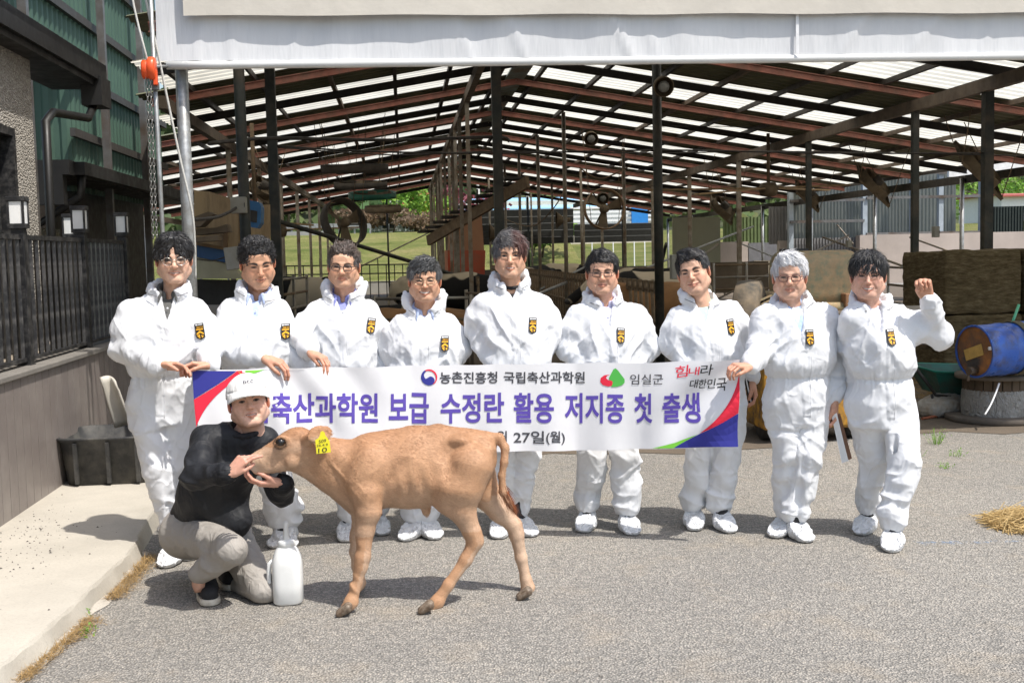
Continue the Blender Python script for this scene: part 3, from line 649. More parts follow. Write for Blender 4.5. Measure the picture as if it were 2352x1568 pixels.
# ================================================================ PEOPLE
def np3(v): return np.array((v[0], v[1], v[2]), float)
def skin_material():
    m = bpy.data.materials.new('skin'); n = NT(m)
    a = n.n('ShaderNodeAttribute', attribute_name='Col'); o = n.obj()
    mott = n.ramp(n.noise(o, 60, 4), [(0.3, (0.88, 0.86, 0.85)), (0.7, (1.07, 1.05, 1.04))])
    c = n.mix(1.0, a.outputs['Color'], mott, 'MULTIPLY')
    nb = n.bump(n.noise(o, 420, 3), 0.12, 0.002)
    b = n.bsdf(c, n.ramp(n.noise(o, 35, 3), [(0.3, 0.42), (0.7, 0.58)]), 0, nb, 0.4)
    b.inputs['Subsurface Weight'].default_value = 0.05; b.inputs['Subsurface Radius'].default_value = (0.012, 0.005, 0.003); b.inputs['Subsurface Scale'].default_value = 0.6
    return m
def fabric_crumple(name, col, rough=0.62, big=7.0, strength=0.5, trans=0.0, fine=260):
    """crumpled non-woven / woven cloth: faceted creases plus weave"""
    m = bpy.data.materials.new(name); n = NT(m); o = n.obj()
    warp = n.n('ShaderNodeVectorMath', operation='ADD'); n.l(o, warp.inputs[0])
    nz = n.n('ShaderNodeTexNoise'); n.l(o, nz.inputs['Vector']); nz.inputs['Scale'].default_value = 5.0; nz.inputs['Detail'].default_value = 3
    sc_ = n.n('ShaderNodeVectorMath', operation='SCALE'); n.l(nz.outputs['Color'], sc_.inputs[0]); sc_.inputs[3].default_value = 0.22
    n.l(sc_.outputs[0], warp.inputs[1]); w = warp.outputs[0]
    def crease(vec, sc):
        return n.math('ABSOLUTE', n.math('SUBTRACT', n.noise(vec, sc, 1.5, 0.5), 0.5))
    h = n.math('ADD', n.math('MULTIPLY', crease(n.mapped(w, (1.0, 1.0, 0.5)), big), -1.0), n.math('MULTIPLY', crease(n.mapped(w, (1, 1, 0.7), (0.5, 0.3, 0.9)), big * 2.1), -0.45))
    h = n.math('ADD', h, n.math('MULTIPLY', n.voro(n.mapped(w, (1, 1, 0.6), (0.2, 0.8, 0.1)), big * 1.2), 0.10))
    nb = n.bump(h, strength, 0.06)
    nb = n.bump(n.noise(o, fine, 2), 0.10, 0.002, nb)
    c = C4(col); t = n.ramp(n.noise(o, 9, 4), [(0.3, tuple(x * 0.95 for x in c[:3])), (0.7, c[:3])])
    b = n.bsdf(t, rough, 0, nb, 0.35)
    if trans > 0:
        tr = n.n('ShaderNodeBsdfTranslucent'); tr.inputs[0].default_value = c; mx = n.n('ShaderNodeMixShader'); mx.inputs[0].default_value = trans
        n.l(b.outputs[0], mx.inputs[1]); n.l(tr.outputs[0], mx.inputs[2]); n.l(nb, tr.inputs['Normal']); n.l(mx.outputs[0], n.out.inputs[0])
    return m
def hair_material():
    m = bpy.data.materials.new('hair'); n = NT(m); a = n.n('ShaderNodeAttribute', attribute_name='Col'); o = n.obj()
    nb = n.bump(n.noise(n.mapped(o, (1, 1, 0.25)), 240, 3), 0.5, 0.004)
    n.bsdf(a.outputs['Color'], 0.38, 0, nb, 0.5); return m
M_SKIN = skin_material(); M_HAIR = hair_material()
M_SUIT = fabric_crumple('white_coverall_cloth', (0.735, 0.745, 0.765), 0.6, 5.0, 0.32)
M_COVER = fabric_crumple('shoe_cover_film', (0.74, 0.75, 0.76), 0.45, 26, 0.8)
M_SEAM = mat('seam_thread', (0.62, 0.63, 0.65), 0.8, var=0.05)
M_GREYTHREAD = mat('grey_thread', (0.16, 0.16, 0.17), 0.8, var=0.1)
M_SOCK = mat('black_sock', (0.012, 0.012, 0.014), 0.55, var=0.2)
M_FRAME = {'silver': mat('silver_wire', (0.6, 0.57, 0.52), 0.3, 1.0, var=0.05), 'dark': mat('dark_frame', (0.04, 0.035, 0.035), 0.35, var=0.1),
           'gold': mat('gold_wire', (0.6, 0.45, 0.3), 0.3, 1.0, var=0.05), 'brown': mat('brown_frame', (0.12, 0.04, 0.035), 0.35, var=0.1)}
M_BUTTON = mat('shirt_button', (0.7, 0.72, 0.75), 0.4, var=0.05)
def glass_lens():
    m = bpy.data.materials.new('lens_glass'); n = NT(m); t = n.n('ShaderNodeBsdfTransparent'); g = n.n('ShaderNodeBsdfGlossy'); g.inputs[1].default_value = 0.03
    f = n.n('ShaderNodeFresnel'); f.inputs[0].default_value = 1.5; x = n.n('ShaderNodeMixShader'); n.l(f.outputs[0], x.inputs[0]); n.l(t.outputs[0], x.inputs[1]); n.l(g.outputs[0], x.inputs[2]); n.l(x.outputs[0], n.out.inputs[0]); return m
M_LENS = glass_lens()

def text_mesh(body, size=1.0, fat=0.0, sx=1.0, space=1.0):
    cu = bpy.data.curves.new('txt', 'FONT'); cu.body = body; cu.size = size; cu.offset = fat; cu.resolution_u = 4; cu.space_character = space; cu.space_word = 1.0
    o = bpy.data.objects.new('txt', cu); COL.objects.link(o); bpy.context.view_layer.update()
    dg = bpy.context.evaluated_depsgraph_get(); me = bpy.data.meshes.new_from_object(o.evaluated_get(dg)); bpy.data.objects.remove(o, do_unlink=True); bpy.data.curves.remove(cu)
    V = np.zeros(len(me.vertices) * 3); me.vertices.foreach_get('co', V); V = V.reshape(-1, 3); F = [tuple(p.vertices) for p in me.polygons]
    bpy.data.meshes.remove(me); V[:, 0] *= sx
    return V, F

# ---------------------------------------------------------------- head
def build_head(sp):
    """local head: face to -Y, eyes at z=0, chin z=-.115, crown z=.115 -> (V,F,cols)"""
    wd = sp.get('wide', 1.0) * 1.05; jw = sp.get('jaw', 1.0) * 1.08; smile = sp.get('smile', 0.5); teeth = sp.get('teeth', 0.0); fat = sp.get('cheek', 0.0); op = sp.get('open', 1.0)
    hr = np.random.RandomState(sp['seed'] * 13 + 5); ns = 0.86 + 0.34 * hr.rand(); chl = sp.get('chin', 0.96 + 0.09 * hr.rand()); lipw = 0.9 + 0.22 * hr.rand(); brt = 0.75 + 0.5 * hr.rand(); nzl = 0.004 * (hr.rand() - 0.5)
    f = Field((-0.105, -0.125, -0.225), (0.105, 0.125, 0.135), 0.0021)
    f.ell((0, 0.014, 0.036), (0.074 * wd, 0.094, 0.080), 0.0)
    f.ell((0, -0.018, -0.028), (0.0695 * wd, 0.068, 0.082), 0.03)
    f.ell((0, -0.052, 0.040), (0.052 * wd, 0.036, 0.036), 0.03)
    for s in (-1, 1):
        f.cone((s * 0.0535 * wd * jw, 0.002, -0.058), (s * 0.019 * jw, -0.060, -0.092), 0.025, 0.022, 0.026)
        f.ell((s * 0.042 * wd, -0.055, -0.028), (0.023 + fat, 0.021, 0.022 + fat), 0.022)
        f.ell((s * 0.034, -0.060, -0.055), (0.02 + fat, 0.02, 0.022 + fat), 0.02)
    f.cone((-0.016, -0.071, -0.097), (0.016, -0.071, -0.097), 0.0165, 0.0165, 0.016)
    f.cone((-0.036, -0.074, 0.020), (-0.010, -0.083, 0.017), 0.010, 0.009, 0.016); f.cone((0.036, -0.074, 0.020), (0.010, -0.083, 0.017), 0.010, 0.009, 0.016)
    for s in (-1, 1):
        f.ell((s * 0.032, -0.098, 0.001), (0.020, 0.016, 0.0115), 0.014, sub=True)
        f.ell((s * 0.032, -0.0715, 0.0005), (0.016, 0.0125, 0.0105), 0.007)
        f.ell((s * 0.032, -0.095, -0.0005), (0.0135, 0.0135, 0.0022 + 0.0012 * op), 0.002, sub=True)
        f.cone((s * 0.020, -0.084, -0.0125), (s * 0.042, -0.077, -0.011), 0.0042, 0.0042, 0.008)      # under-eye fold
    f.cone((0, -0.084, 0.008), (0, -0.104, -0.030 + nzl), 0.0072 * ns, 0.0112 * ns, 0.013)
    for s in (-1, 1):
        f.ell((s * 0.0135 * ns, -0.0935, -0.0335 + nzl), (0.0085 * ns, 0.011, 0.0075), 0.006)
        f.ell((s * 0.007, -0.104, -0.0415), (0.0036, 0.005, 0.003), 0.003, sub=True)
        f.cone((s * 0.020, -0.092, -0.034), (s * 0.036, -0.082, -0.062), 0.0036, 0.003, 0.012, sub=True)   # smile fold
    mw = (0.023 + 0.008 * smile) * lipw; up = 0.006 * smile
    f.cone((0, -0.0885, -0.058), (-mw * 0.9, -0.077, -0.060 + up), 0.0066, 0.004, 0.006); f.cone((0, -0.0885, -0.058), (mw * 0.9, -0.077, -0.060 + up), 0.0066, 0.004, 0.006)
    lz = -0.0685 - 0.003 * teeth
    f.cone((0, -0.0865, lz), (-mw * 0.8, -0.077, -0.063 + up), 0.0078, 0.004, 0.006); f.cone((0, -0.0865, lz), (mw * 0.8, -0.077, -0.063 + up), 0.0078, 0.004, 0.006)
    sl = 0.0018 + 0.0026 * teeth
    for s in (-1, 1): f.cone((0, -0.097, -0.0632 - 0.0015 * teeth), (s * mw, -0.083, -0.0615 + up), sl, 0.0015, 0.002, sub=True)
    for s in (-1, 1):
        R = rot_xyz(0.15, 0, s * 0.35)
        f.ell((s * 0.080 * wd, 0.018, -0.008), (0.008, 0.019, 0.031), 0.008, R)
        f.ell((s * 0.0885 * wd, 0.014, -0.004), (0.006, 0.010, 0.018), 0.004, R, sub=True)
    nk = sp.get('neck', (0, 0.035, -0.22)); f.cone((0, 0.018, -0.075), nk, 0.054, 0.060, 0.03)
    if sp.get('adam', True): f.cone((0, -0.030, -0.125), (0, -0.032, -0.15), 0.012, 0.010, 0.03)
    V, F = f.surf(); V = smooth_verts(V, F, 1, 0.45)
    # colour
    x, y, z = V[:, 0], V[:, 1], V[:, 2]; ax = np.abs(x); front = y < -0.045
    base = np.array(sp.get('skin', (0.56, 0.315, 0.205))) * np.array((1.0, 0.94, 0.86)); C = np.tile(base, (len(V), 1))
    def lay(w, col): C[:] = C * (1 - w[:, None]) + np.array(col) * w[:, None]
    g = lambda d2: np.exp(-d2)
    lay(0.45 * g(((ax - 0.043) / 0.02) ** 2 + ((z + 0.026) / 0.018) ** 2) * front, base * np.array((1.08, 0.80, 0.76)))
    lay(0.5 * g((x / 0.014) ** 2 + ((z + 0.032) / 0.012) ** 2) * front, base * np.array((1.06, 0.80, 0.74)))
    lay(0.7 * g(((ax - 0.086) / 0.012) ** 2 + ((z + 0.008) / 0.03) ** 2), base * np.array((1.12, 0.74, 0.68)))
    lay(sp.get('stubble', 0.18) * np.clip(g(((z + 0.075) / 0.03) ** 2) * front * (ax < 0.06), 0, 1), base * np.array((0.66, 0.68, 0.72)))
    e = (ax - 0.032)
    lay(0.5 * g((e / 0.018) ** 2 + ((z + 0.012) / 0.006) ** 2) * front, base * np.array((0.78, 0.68, 0.64))); lay(0.45 * g((e / 0.020) ** 2 + ((z - 0.010) / 0.006) ** 2) * front, base * np.array((0.80, 0.68, 0.62))); lay((0.15 + 0.45 * smile) * g(((ax - 0.027 - (-0.034 - z) * 0.45) / 0.0035) ** 2) * (z < -0.034) * (z > -0.066) * front, base * np.array((0.74, 0.62, 0.56)))  # paints brow shade and smile-fold creases into the skin, darkens under the eyes
    # brows
    bz = 0.0215 - 60 * (ax - 0.036) ** 2 * 0.25 + sp.get('brow', 0.0); bt = 0.0052 * brt * np.clip(1.25 - (ax - 0.014) / 0.040, 0.3, 1)
    bw = np.clip(1.6 - np.abs(z - bz) / bt, 0, 1) * (ax > 0.013) * (ax < 0.053) * front
    lay(bw * sp.get('browa', 0.85), sp.get('browc', (0.025, 0.02, 0.018)))
    # eyes
    ev = front & (np.abs(e) < 0.0145)
    upz = 0.0048 * (1 - (e / 0.0145) ** 2) * (0.55 + 0.45 * op); loz = -0.0035 * (1 - (e / 0.0145) ** 2) * (0.5 + 0.5 * op)
    ins = ev & (z < upz + 0.0006) & (z > loz - 0.0006)
    lay(ins * 0.9, (0.30, 0.25, 0.23)); lay((ins & (np.abs(e) < 0.0078)) * 1.0, (0.010, 0.008, 0.007))
    lay((ev & (np.abs(z - upz - 0.0010) < 0.0024)) * 0.9, (0.02, 0.014, 0.012))
    lay((front & (np.abs(e) < 0.016) & (np.abs(z - loz + 0.0012) < 0.0014)) * 0.55, base * 0.4)
    # mouth
    cz = -0.0625 + up * (ax / mw) ** 2
    lip = front & (ax < mw * 1.02)
    lw = np.clip(1 - (ax / mw) ** 2, 0, 1) ** 0.5
    lay((lip & (z < cz + 0.0085 * lw) & (z > cz - (0.0125 + 0.004 * teeth) * lw)) * 0.6, base * np.array((0.92, 0.54, 0.52)))
    lay((lip & (np.abs(z - cz + 0.0012 * teeth) < 0.0016 + 0.0038 * teeth * lw)) * 0.9, (0.09, 0.03, 0.028))
    if teeth > 0: lay((lip & (ax < mw * 0.82) & (np.abs(z - cz + 0.0005) < 0.0042 * teeth * lw)) * 0.95, (0.72, 0.68, 0.60))
    for s in (-1, 1): lay(0.8 * g(((x - s * 0.007) / 0.003) ** 2 + ((z + 0.0405) / 0.0022) ** 2) * (y < -0.09), (0.06, 0.025, 0.02))
    V[:, 2] = np.where((V[:, 2] < 0) & (V[:, 2] > -0.125), V[:, 2] * chl, np.where(V[:, 2] <= -0.125, V[:, 2] - 0.125 * (chl - 1), V[:, 2]))
    return V, F, C

def hair_local(sp):
    """hair cap + strand clumps in head space -> list of (V,F,cols)"""
    st = sp['hair']; col = np.array(sp.get('hairc', (0.012, 0.011, 0.011))); col2 = np.array(sp.get('hairc2', col * 2.2)); wd = sp.get('wide', 1.0) * 1.05
    rs = np.random.RandomState(sp['seed'] * 7 + 1)
    c0 = np.array((0, 0.018, 0.040)); thick = sp.get('hthick', 0.014); r0 = np.array((0.076 * wd + thick * 0.8, 0.096 + thick * 0.75, 0.080 + thick))
    f = Field((-0.12, -0.13, -0.11), (0.12, 0.14, 0.16), 0.0034)
    f.ell(c0, r0, 0.0)
    hl = sp.get('hairline', 0.062)                                   # height of the front hairline
    tw = sp.get('temple', 0.058)
    f.ell((0, -0.105, hl - 0.085), (tw, 0.085, 0.085), 0.012, sub=True)
    f.ell((0, -0.105, hl - 0.125), (tw + 0.03, 0.092, 0.088), 0.01, sub=True)
    for s in (-1, 1): f.ell((s * 0.082 * wd, 0.012, -0.025), (0.022, 0.030, 0.036), 0.008, sub=True)
    f.ell((0, -0.02, -0.115), (0.12, 0.125, 0.065), 0.015, sub=True)
    if st == 'fringe':
        for xx in np.linspace(-0.06, 0.06, 9):
            f.cone((xx, -0.062 + 3 * xx * xx, 0.098 - 6 * xx * xx), (xx * 1.12, -0.087 + 6.0 * xx * xx, hl - 0.028 + 0.006 * rs.randn() * 0.5), 0.014, 0.007, 0.01)
    if st == 'curtain':
        for s, n_ in ((-1, 5), (1, 4)):
            for i in range(n_):
                xx = s * (0.016 + 0.011 * i) - 0.008; f.cone((xx * 0.6, -0.072, 0.104), (xx * 1.25, -0.083 + 4 * xx * xx, 0.030 - 0.012 * (s < 0)), 0.015, 0.009, 0.012)
    if st in ('sweep', 'part'):
        sg = sp.get('side', 1); lo_ = sp.get('sweepdrop', 0.02)
        for i in range(7):
            a = i / 6; xx = (-0.045 + 0.10 * a) * sg; f.cone((xx * 0.6 - 0.018 * sg, -0.060, 0.112), (xx, -0.082 + 5 * xx * xx, hl + 0.006 - lo_ * a), 0.016, 0.009, 0.012)
    if st == 'up':
        for xx in np.linspace(-0.05, 0.05, 7): f.cone((xx, -0.066 + 4 * xx * xx, hl + 0.012), (xx * 1.05, -0.045, 0.118 - 5 * xx * xx), 0.012, 0.017, 0.012)
    gx_, gy_, gz_ = np.meshgrid(*f.ax, indexing='ij'); f.d = f.d + (0.0045 * vnoise(np.stack([gx_.ravel() * 95, gy_.ravel() * 60, gz_.ravel() * 45], 1), sp['seed'] + 9)).reshape(f.d.shape).astype(np.float32)
    V, F = f.surf(); N = vnormals(V, F)
    V = V + N * (0.0030 * fbm(V * np.array((110, 110, 45)), 2, sp['seed']))[:, None]
    tone = np.clip(0.5 + 0.8 * fbm(V * np.array((120, 120, 30)), 2, sp['seed'] + 3), 0, 1)[:, None]
    grey = sp.get('grey', 0.0)
    gw = np.clip((np.abs(V[:, :1]) - 0.05) / 0.03, 0, 1) * np.clip((0.06 - V[:, 2:]) / 0.06, 0, 1) * grey
    def tint(P_, t): 
        g_ = np.clip((np.abs(P_[:, :1]) - 0.045) / 0.03, 0, 1) * np.clip((0.07 - P_[:, 2:]) / 0.06, 0, 1) * grey
        c = col * (1 - t) + col2 * t; c = c * (1 - g_) + np.array((0.16, 0.16, 0.165)) * g_
        if 'streak' in sp:
            w = np.clip((P_[:, :1] * sp.get('streakside', 1) - 0.0) / 0.03, 0, 1) * np.clip((-P_[:, 1:2] + 0.03) / 0.06, 0, 1); c = c * (1 - w) + np.array(sp['streak']) * w
        return c
    out = [(V, F, tint(V, tone * 0.6))]
    # strand clumps riding on the cap
    idx = rs.choice(len(V), sp.get('clumps', 1900)); CV = []; CF_ = []; CC = []; b = 0
    crown = np.array((0.01, 0.045, 0.125)); sg = sp.get('side', 1)
    for i in idx:
        p = V[i].copy(); n_ = N[i]
        if n_[2] < -0.35: continue
        rad = p - crown; rad[2] -= 0.02
        if st == 'up': fl = np.array((p[0] * 2, 0.6, 0.25)) if p[2] > 0.05 else np.array((0, 0.5, -0.8))
        elif st in ('sweep', 'part'): fl = np.array((sg * 0.9 if p[2] > 0.06 else 0.2 * np.sign(p[0]), -0.25, -0.45 - (p[2] < 0.06)))
        elif st == 'curtain': fl = np.array((np.sign(p[0] + 0.008) * 0.8, -0.3, -0.6 - (p[2] < 0.06)))
        else: fl = rad / (np.linalg.norm(rad) + 1e-6) + np.array((0, 0, -0.25))
        fl = fl + rs.randn(3) * sp.get('mess', 0.22); fl -= n_ * fl.dot(n_); ln = np.linalg.norm(fl)
        if ln < 1e-4: continue
        fl /= ln; L = sp.get('strand', 0.034) * (0.6 + 0.8 * rs.rand()); sd = np.cross(n_, fl); w = 0.0013 * (0.7 + 0.8 * rs.rand())
        lift = sp.get('lift', 0.004) * (0.4 + rs.rand())
        q = p - n_ * 0.003; t_ = np.clip(rs.rand(), 0, 1)
        for k, (a, ww) in enumerate(((0, 1.0), (0.4, 1.0), (0.75, 0.7), (1.0, 0.1))):
            c_ = q + fl * (L * a) + n_ * (lift * math.sin(a * 2.6) + 0.0035 - 0.006 * a * a * (L / 0.034))
            CV += [c_ - sd * w * ww, c_ + n_ * w * 0.8 * ww, c_ + sd * w * ww]; CC += [t_] * 3
        for k in range(3):
            o_ = b + 3 * k; CF_ += [(o_, o_ + 1, o_ + 4, o_ + 3), (o_ + 1, o_ + 2, o_ + 5, o_ + 4)]
        b += 12
    CV = np.array(CV); out.append((CV, np.array(CF_), tint(CV, np.array(CC)[:, None])))
    return out

def glasses_local(kind, mb_frame, mb_lens, w=0.021, h=0.0165, rnd=2.2, thick=0.0011, top_only=False):
    for s in (-1, 1):
        pts = []; 
        for k in range(24):
            a = 2 * math.pi * k / 24; ca, sa = math.cos(a), math.sin(a)
            xx = s * 0.0325 + w * math.copysign(abs(ca) ** (2 / rnd), ca); zz = -0.004 + h * math.copysign(abs(sa) ** (2 / rnd), sa)
            pts.append(Vector((xx, -0.102 + 0.9 * (abs(xx) - 0.01) ** 2 * 4, zz)))
        thick = thick * 1.35; rr = [thick * (1.7 if p.z > 0.001 else 0.8) for p in pts] if top_only else thick
        mb_frame.tube(pts, rr, 5, closed=True)
        c = sum(pts, Vector()) / len(pts); mb_lens[(s + 1) // 2].add([c] + pts, [(0, i + 1, (i + 1) % 24 + 1) for i in range(24)], 0, True)
        mb_frame.tube([(s * (0.0325 + w), -0.094, 0.003), (s * 0.068, -0.075, 0.004), (s * 0.079, -0.02, 0.003), (s * 0.081, 0.015, 0.0)], thick * 1.1, 5)
    mb_frame.tube([(-0.0325 + w, -0.1015, 0.001), (0, -0.106, 0.004), (0.0325 - w, -0.1015, 0.001)], thick * 1.1, 5)

# ---------------------------------------------------------------- hand
def build_hand(wr, D, N, S, curl=(0.5, 0.7, 0.5), spread=0.10, thumb=(0.55, 0.4), scale=1.0, skin=(0.50, 0.26, 0.17), fore=0.06, fcurl=None, h=0.0027, A=None):
    """wr wrist, D knuckle direction, N palm-side normal, S thumb side; curl = bend at the three finger joints"""
    wr, D, N, S = np3(wr), np3(D), np3(N), np3(S)
    D /= np.linalg.norm(D); N = N - D * N.dot(D); N /= np.linalg.norm(N); S_ = np.cross(D, N); S = S_ * np.sign(S_.dot(S)) / np.linalg.norm(S_)
    c = wr + D * 0.07 * scale; R = 0.155 * scale
    f = Field(c - R, c + R, h)
    A = D if A is None else np3(A) / np.linalg.norm(np3(A))
    sc = scale; f.cone(wr - A * fore, wr, 0.027 * sc, 0.024 * sc, 0.01)
    fl = [(0.030, 0.098, 0.043, 0.026, 0.021, 0.0090), (0.010, 0.102, 0.047, 0.030, 0.022, 0.0094), (-0.011, 0.097, 0.043, 0.027, 0.021, 0.0090), (-0.030, 0.088, 0.033, 0.020, 0.018, 0.0080)]
    for i, (so, kl, p1, p2, p3, r) in enumerate(fl):
        kn = wr + D * kl * sc + S * so * sc + N * (-0.004 + 0.1 * abs(so)) * sc * (1 if abs(so) < 0.02 else 1)
        f.cone(wr + S * so * 0.55 * sc + D * 0.006, kn, 0.0165 * sc, 0.0118 * sc, 0.012 * sc)
    f.cone(wr + D * 0.02 * sc + S * 0.018 * sc + N * 0.008 * sc, wr + D * 0.06 * sc + S * 0.030 * sc + N * 0.012 * sc, 0.017 * sc, 0.013 * sc, 0.014 * sc)
    for i, (so, kl, p1, p2, p3, r) in enumerate(fl):
        kn = wr + D * kl * sc + S * so * sc + N * (-0.004 + 0.1 * abs(so)) * sc
        cu = (fcurl[i] if fcurl else curl); ang = 0; dirn = D + S * (spread * (so / 0.03)); dirn /= np.linalg.norm(dirn); p = kn; rr = r * sc
        for L, a, r2 in ((p1, cu[0], 0.94), (p2, cu[1], 0.90), (p3, cu[2], 0.86)):
            ang += a; dd = dirn * math.cos(ang) + N * math.sin(ang); q = p + dd * L * sc; f.cone(p, q, rr, rr * r2, 0.003); p = q; rr *= r2
    tb = wr + D * 0.026 * sc + S * 0.026 * sc + N * 0.006 * sc
    a1, a2 = thumb
    d1 = D * math.cos(a1) + S * math.sin(a1) + N * 0.35; d1 /= np.linalg.norm(d1); t1 = tb + d1 * 0.042 * sc
    d2 = D * math.cos(a1 - a2) + S * math.sin(a1 - a2) + N * (0.35 + 0.3 * a2); d2 /= np.linalg.norm(d2); t2 = t1 + d2 * 0.032 * sc
    d3 = D * math.cos(a1 - 1.7 * a2) + S * math.sin(a1 - 1.7 * a2) + N * (0.3 + 0.5 * a2); d3 /= np.linalg.norm(d3); t3 = t2 + d3 * 0.026 * sc
    f.cone(tb, t1, 0.015 * sc, 0.0115 * sc, 0.010); f.cone(t1, t2, 0.0112 * sc, 0.0105 * sc, 0.003); f.cone(t2, t3, 0.0105 * sc, 0.0085 * sc, 0.003)
    V, F = f.surf(); V = smooth_verts(V, F, 1, 0.4)
    base = np.array(skin); n_ = fbm(V * 45, 3, 4)[:, None]; t = np.clip(((V - wr) @ D / (0.17 * sc)), 0, 1)[:, None]
    C = base * (1 + 0.12 * n_) * (1 - t * np.array((-0.04, 0.10, 0.10)))
    return V, F, C

# ---------------------------------------------------------------- coverall
def suit_folds(V, F, sp, J, amp=1.0):
    N = vnormals(V, F); s = sp['seed'] * 3
    warp = 0.06 * np.stack([fbm(V * 4, 2, s + 11), fbm(V * 4, 2, s + 12), fbm(V * 4, 2, s + 13)], 1); W = V + warp
    ridge = lambda q, sd: np.abs(vnoise(q, sd))
    up_ = np.clip((V[:, 2] - J['waist'] - 0.1) / 0.3, 0, 1)
    d = -0.020 * (ridge(W * np.array((6.5, 6.5, 1.3)), s) - 0.33)                               # long drapes
    d += -0.016 * (ridge(W @ rot_xyz(0, 0.75, 0.3) * np.array((9, 7, 3.2)), s + 1) - 0.33) * (1 - 0.75 * up_)
    d += -0.016 * (ridge(W @ rot_xyz(0, -0.8, 0.4) * np.array((8, 7, 3.0)), s + 2) - 0.33) * (1 - 0.75 * up_)
    d += -0.006 * (ridge(W @ rot_xyz(0.3, 0.4, 0.2) * np.array((22, 20, 11)), s + 3) - 0.33) * (1 - 0.8 * up_)
    def crisp(q, sd, w=0.16): return np.clip(1 - np.abs(vnoise(q, sd)) / w, 0, 1) ** 1.4
    mask = 0.35 + 0.65 * np.clip(vnoise(W * 3.1, s + 40) + 0.3, 0, 1)
    d += 0.0085 * crisp(W @ rot_xyz(0, 0.55, 0.2) * np.array((7, 6, 2.6)), s + 41) * mask * (1 - 0.35 * up_)
    d += 0.0075 * crisp(W @ rot_xyz(0, -0.6, 0.2) * np.array((8, 6, 3.2)), s + 42) * (1.1 - mask) * (1 - 0.5 * up_)
    d += 0.0040 * crisp(W @ rot_xyz(0.4, 0.2, 0.2) * np.array((17, 14, 8)), s + 43, 0.2) * (1 - 0.7 * up_)
    def near(p, r): return np.exp(-(((V - p) / r) ** 2).sum(1))
    across = -(ridge(W @ rot_xyz(0, 0.25, 0) * np.array((5, 5, 17)), s + 4) - 0.33); across2 = -(ridge(W @ rot_xyz(0, 0.7, 0) * np.array((4, 4, 12)), s + 5) - 0.33)
    for p in J['ankle']: d += 0.036 * across * near(p + np.array((0, 0, 0.10)), np.array((0.14, 0.14, 0.15)))
    for p in J['knee']: d += 0.016 * across2 * near(p, np.array((0.14, 0.14, 0.16)))
    for p in J['elbow']: d -= 0.034 * (ridge(W @ rot_xyz(0.3, 0.6, 0) * np.array((13, 7, 5)), s + 6) - 0.33) * near(p, 0.15)
    for p in J['sleeve']: d -= 0.022 * (ridge(W @ rot_xyz(0, -0.6, 0.5) * np.array((14, 8, 5)), s + 8) - 0.33) * near(p, 0.13)
    hz = np.exp(-((V[:, 2] - J['hoodz']) / 0.07) ** 2); d += 0.010 * crisp(W * np.array((16, 16, 22)), s + 60, 0.3) * hz - 0.008 * (ridge(W * np.array((22, 22, 14)), s + 61) - 0.33) * hz
    for p in J['armpit']: d -= 0.030 * (ridge(W @ rot_xyz(0, p[3], 0) * np.array((13, 6, 2.5)), s + 7) - 0.33) * near(p[:3], 0.17)
    zl = np.interp(V[:, 2], [J['zip'][0], J['zip'][2]], [J['zip'][1], J['zip'][3]]); d += 0.0045 * (np.abs(V[:, 0] - zl) < 0.021) * (N[:, 1] < -0.35) * (V[:, 2] > J['zip'][0]) * (V[:, 2] < J['ztop'])
    zw = J['waist']; ang = np.arctan2(V[:, 1] - J['cy'], V[:, 0] - J['cx'])
    gath = vnoise(np.stack([ang * 14, V[:, 2] * 3, V[:, 2] * 0], 1), s + 9); g = np.exp(-((V[:, 2] - zw) / 0.045) ** 2) * J['torso_w'](V)
    d = d * (1 - 0.6 * g) + g * (0.007 * gath - 0.010 * np.exp(-((V[:, 2] - zw) / 0.012) ** 2))
    return V + N * (d * amp)[:, None]

def foot_cover(toe, yaw, k, sp):
    """white gathered overshoe; toe is the ground point under the toe tip, heel behind it"""
    bk = np.array((math.sin(yaw), math.cos(yaw), 0.0)); toe = np3(toe); heel = toe + bk * 0.245
    m = (toe + heel) / 2; f = Field(m - np.array((0.20, 0.20, 0.0)) - np.array((0, 0, 0.012)), m + np.array((0.20, 0.20, 0.17)), 0.0055)
    z = np.array((0, 0, 1.0)); sd = np.array((bk[1], -bk[0], 0))
    f.cone(toe + bk * 0.055 + z * 0.036, toe + bk * 0.12 + z * 0.046, 0.050, 0.058, 0.02, sc=(1.10, 1.10, 0.92))
    f.cone(toe + bk * 0.12 + z * 0.046, heel - bk * 0.05 + z * 0.05, 0.057, 0.048, 0.02)
    f.cone(toe + bk * 0.14 + z * 0.07, toe + bk * 0.185 + z * 0.105, 0.042, 0.042, 0.03)
    f.below(toe[2] + 0.004); f.halfspace((bk[0] * -0.45, bk[1] * -0.45, 0.9), toe + bk * 0.185 + z * 0.112)
    V, F = f.surf(); N = vnormals(V, F); s = sp['seed'] * 5 + k
    wv = V + 0.02 * np.stack([fbm(V * 12, 2, s), fbm(V * 12, 2, s + 1), fbm(V * 12, 2, s + 2)], 1)
    d = -0.009 * (np.abs(vnoise(wv * np.array((26, 26, 14)), s)) - 0.3) - 0.004 * (np.abs(vnoise(wv * 50, s + 4)) - 0.3)
    return V + N * (d * np.clip((V[:, 2] - toe[2]) / 0.02, 0, 1))[:, None], F, toe + bk * 0.185

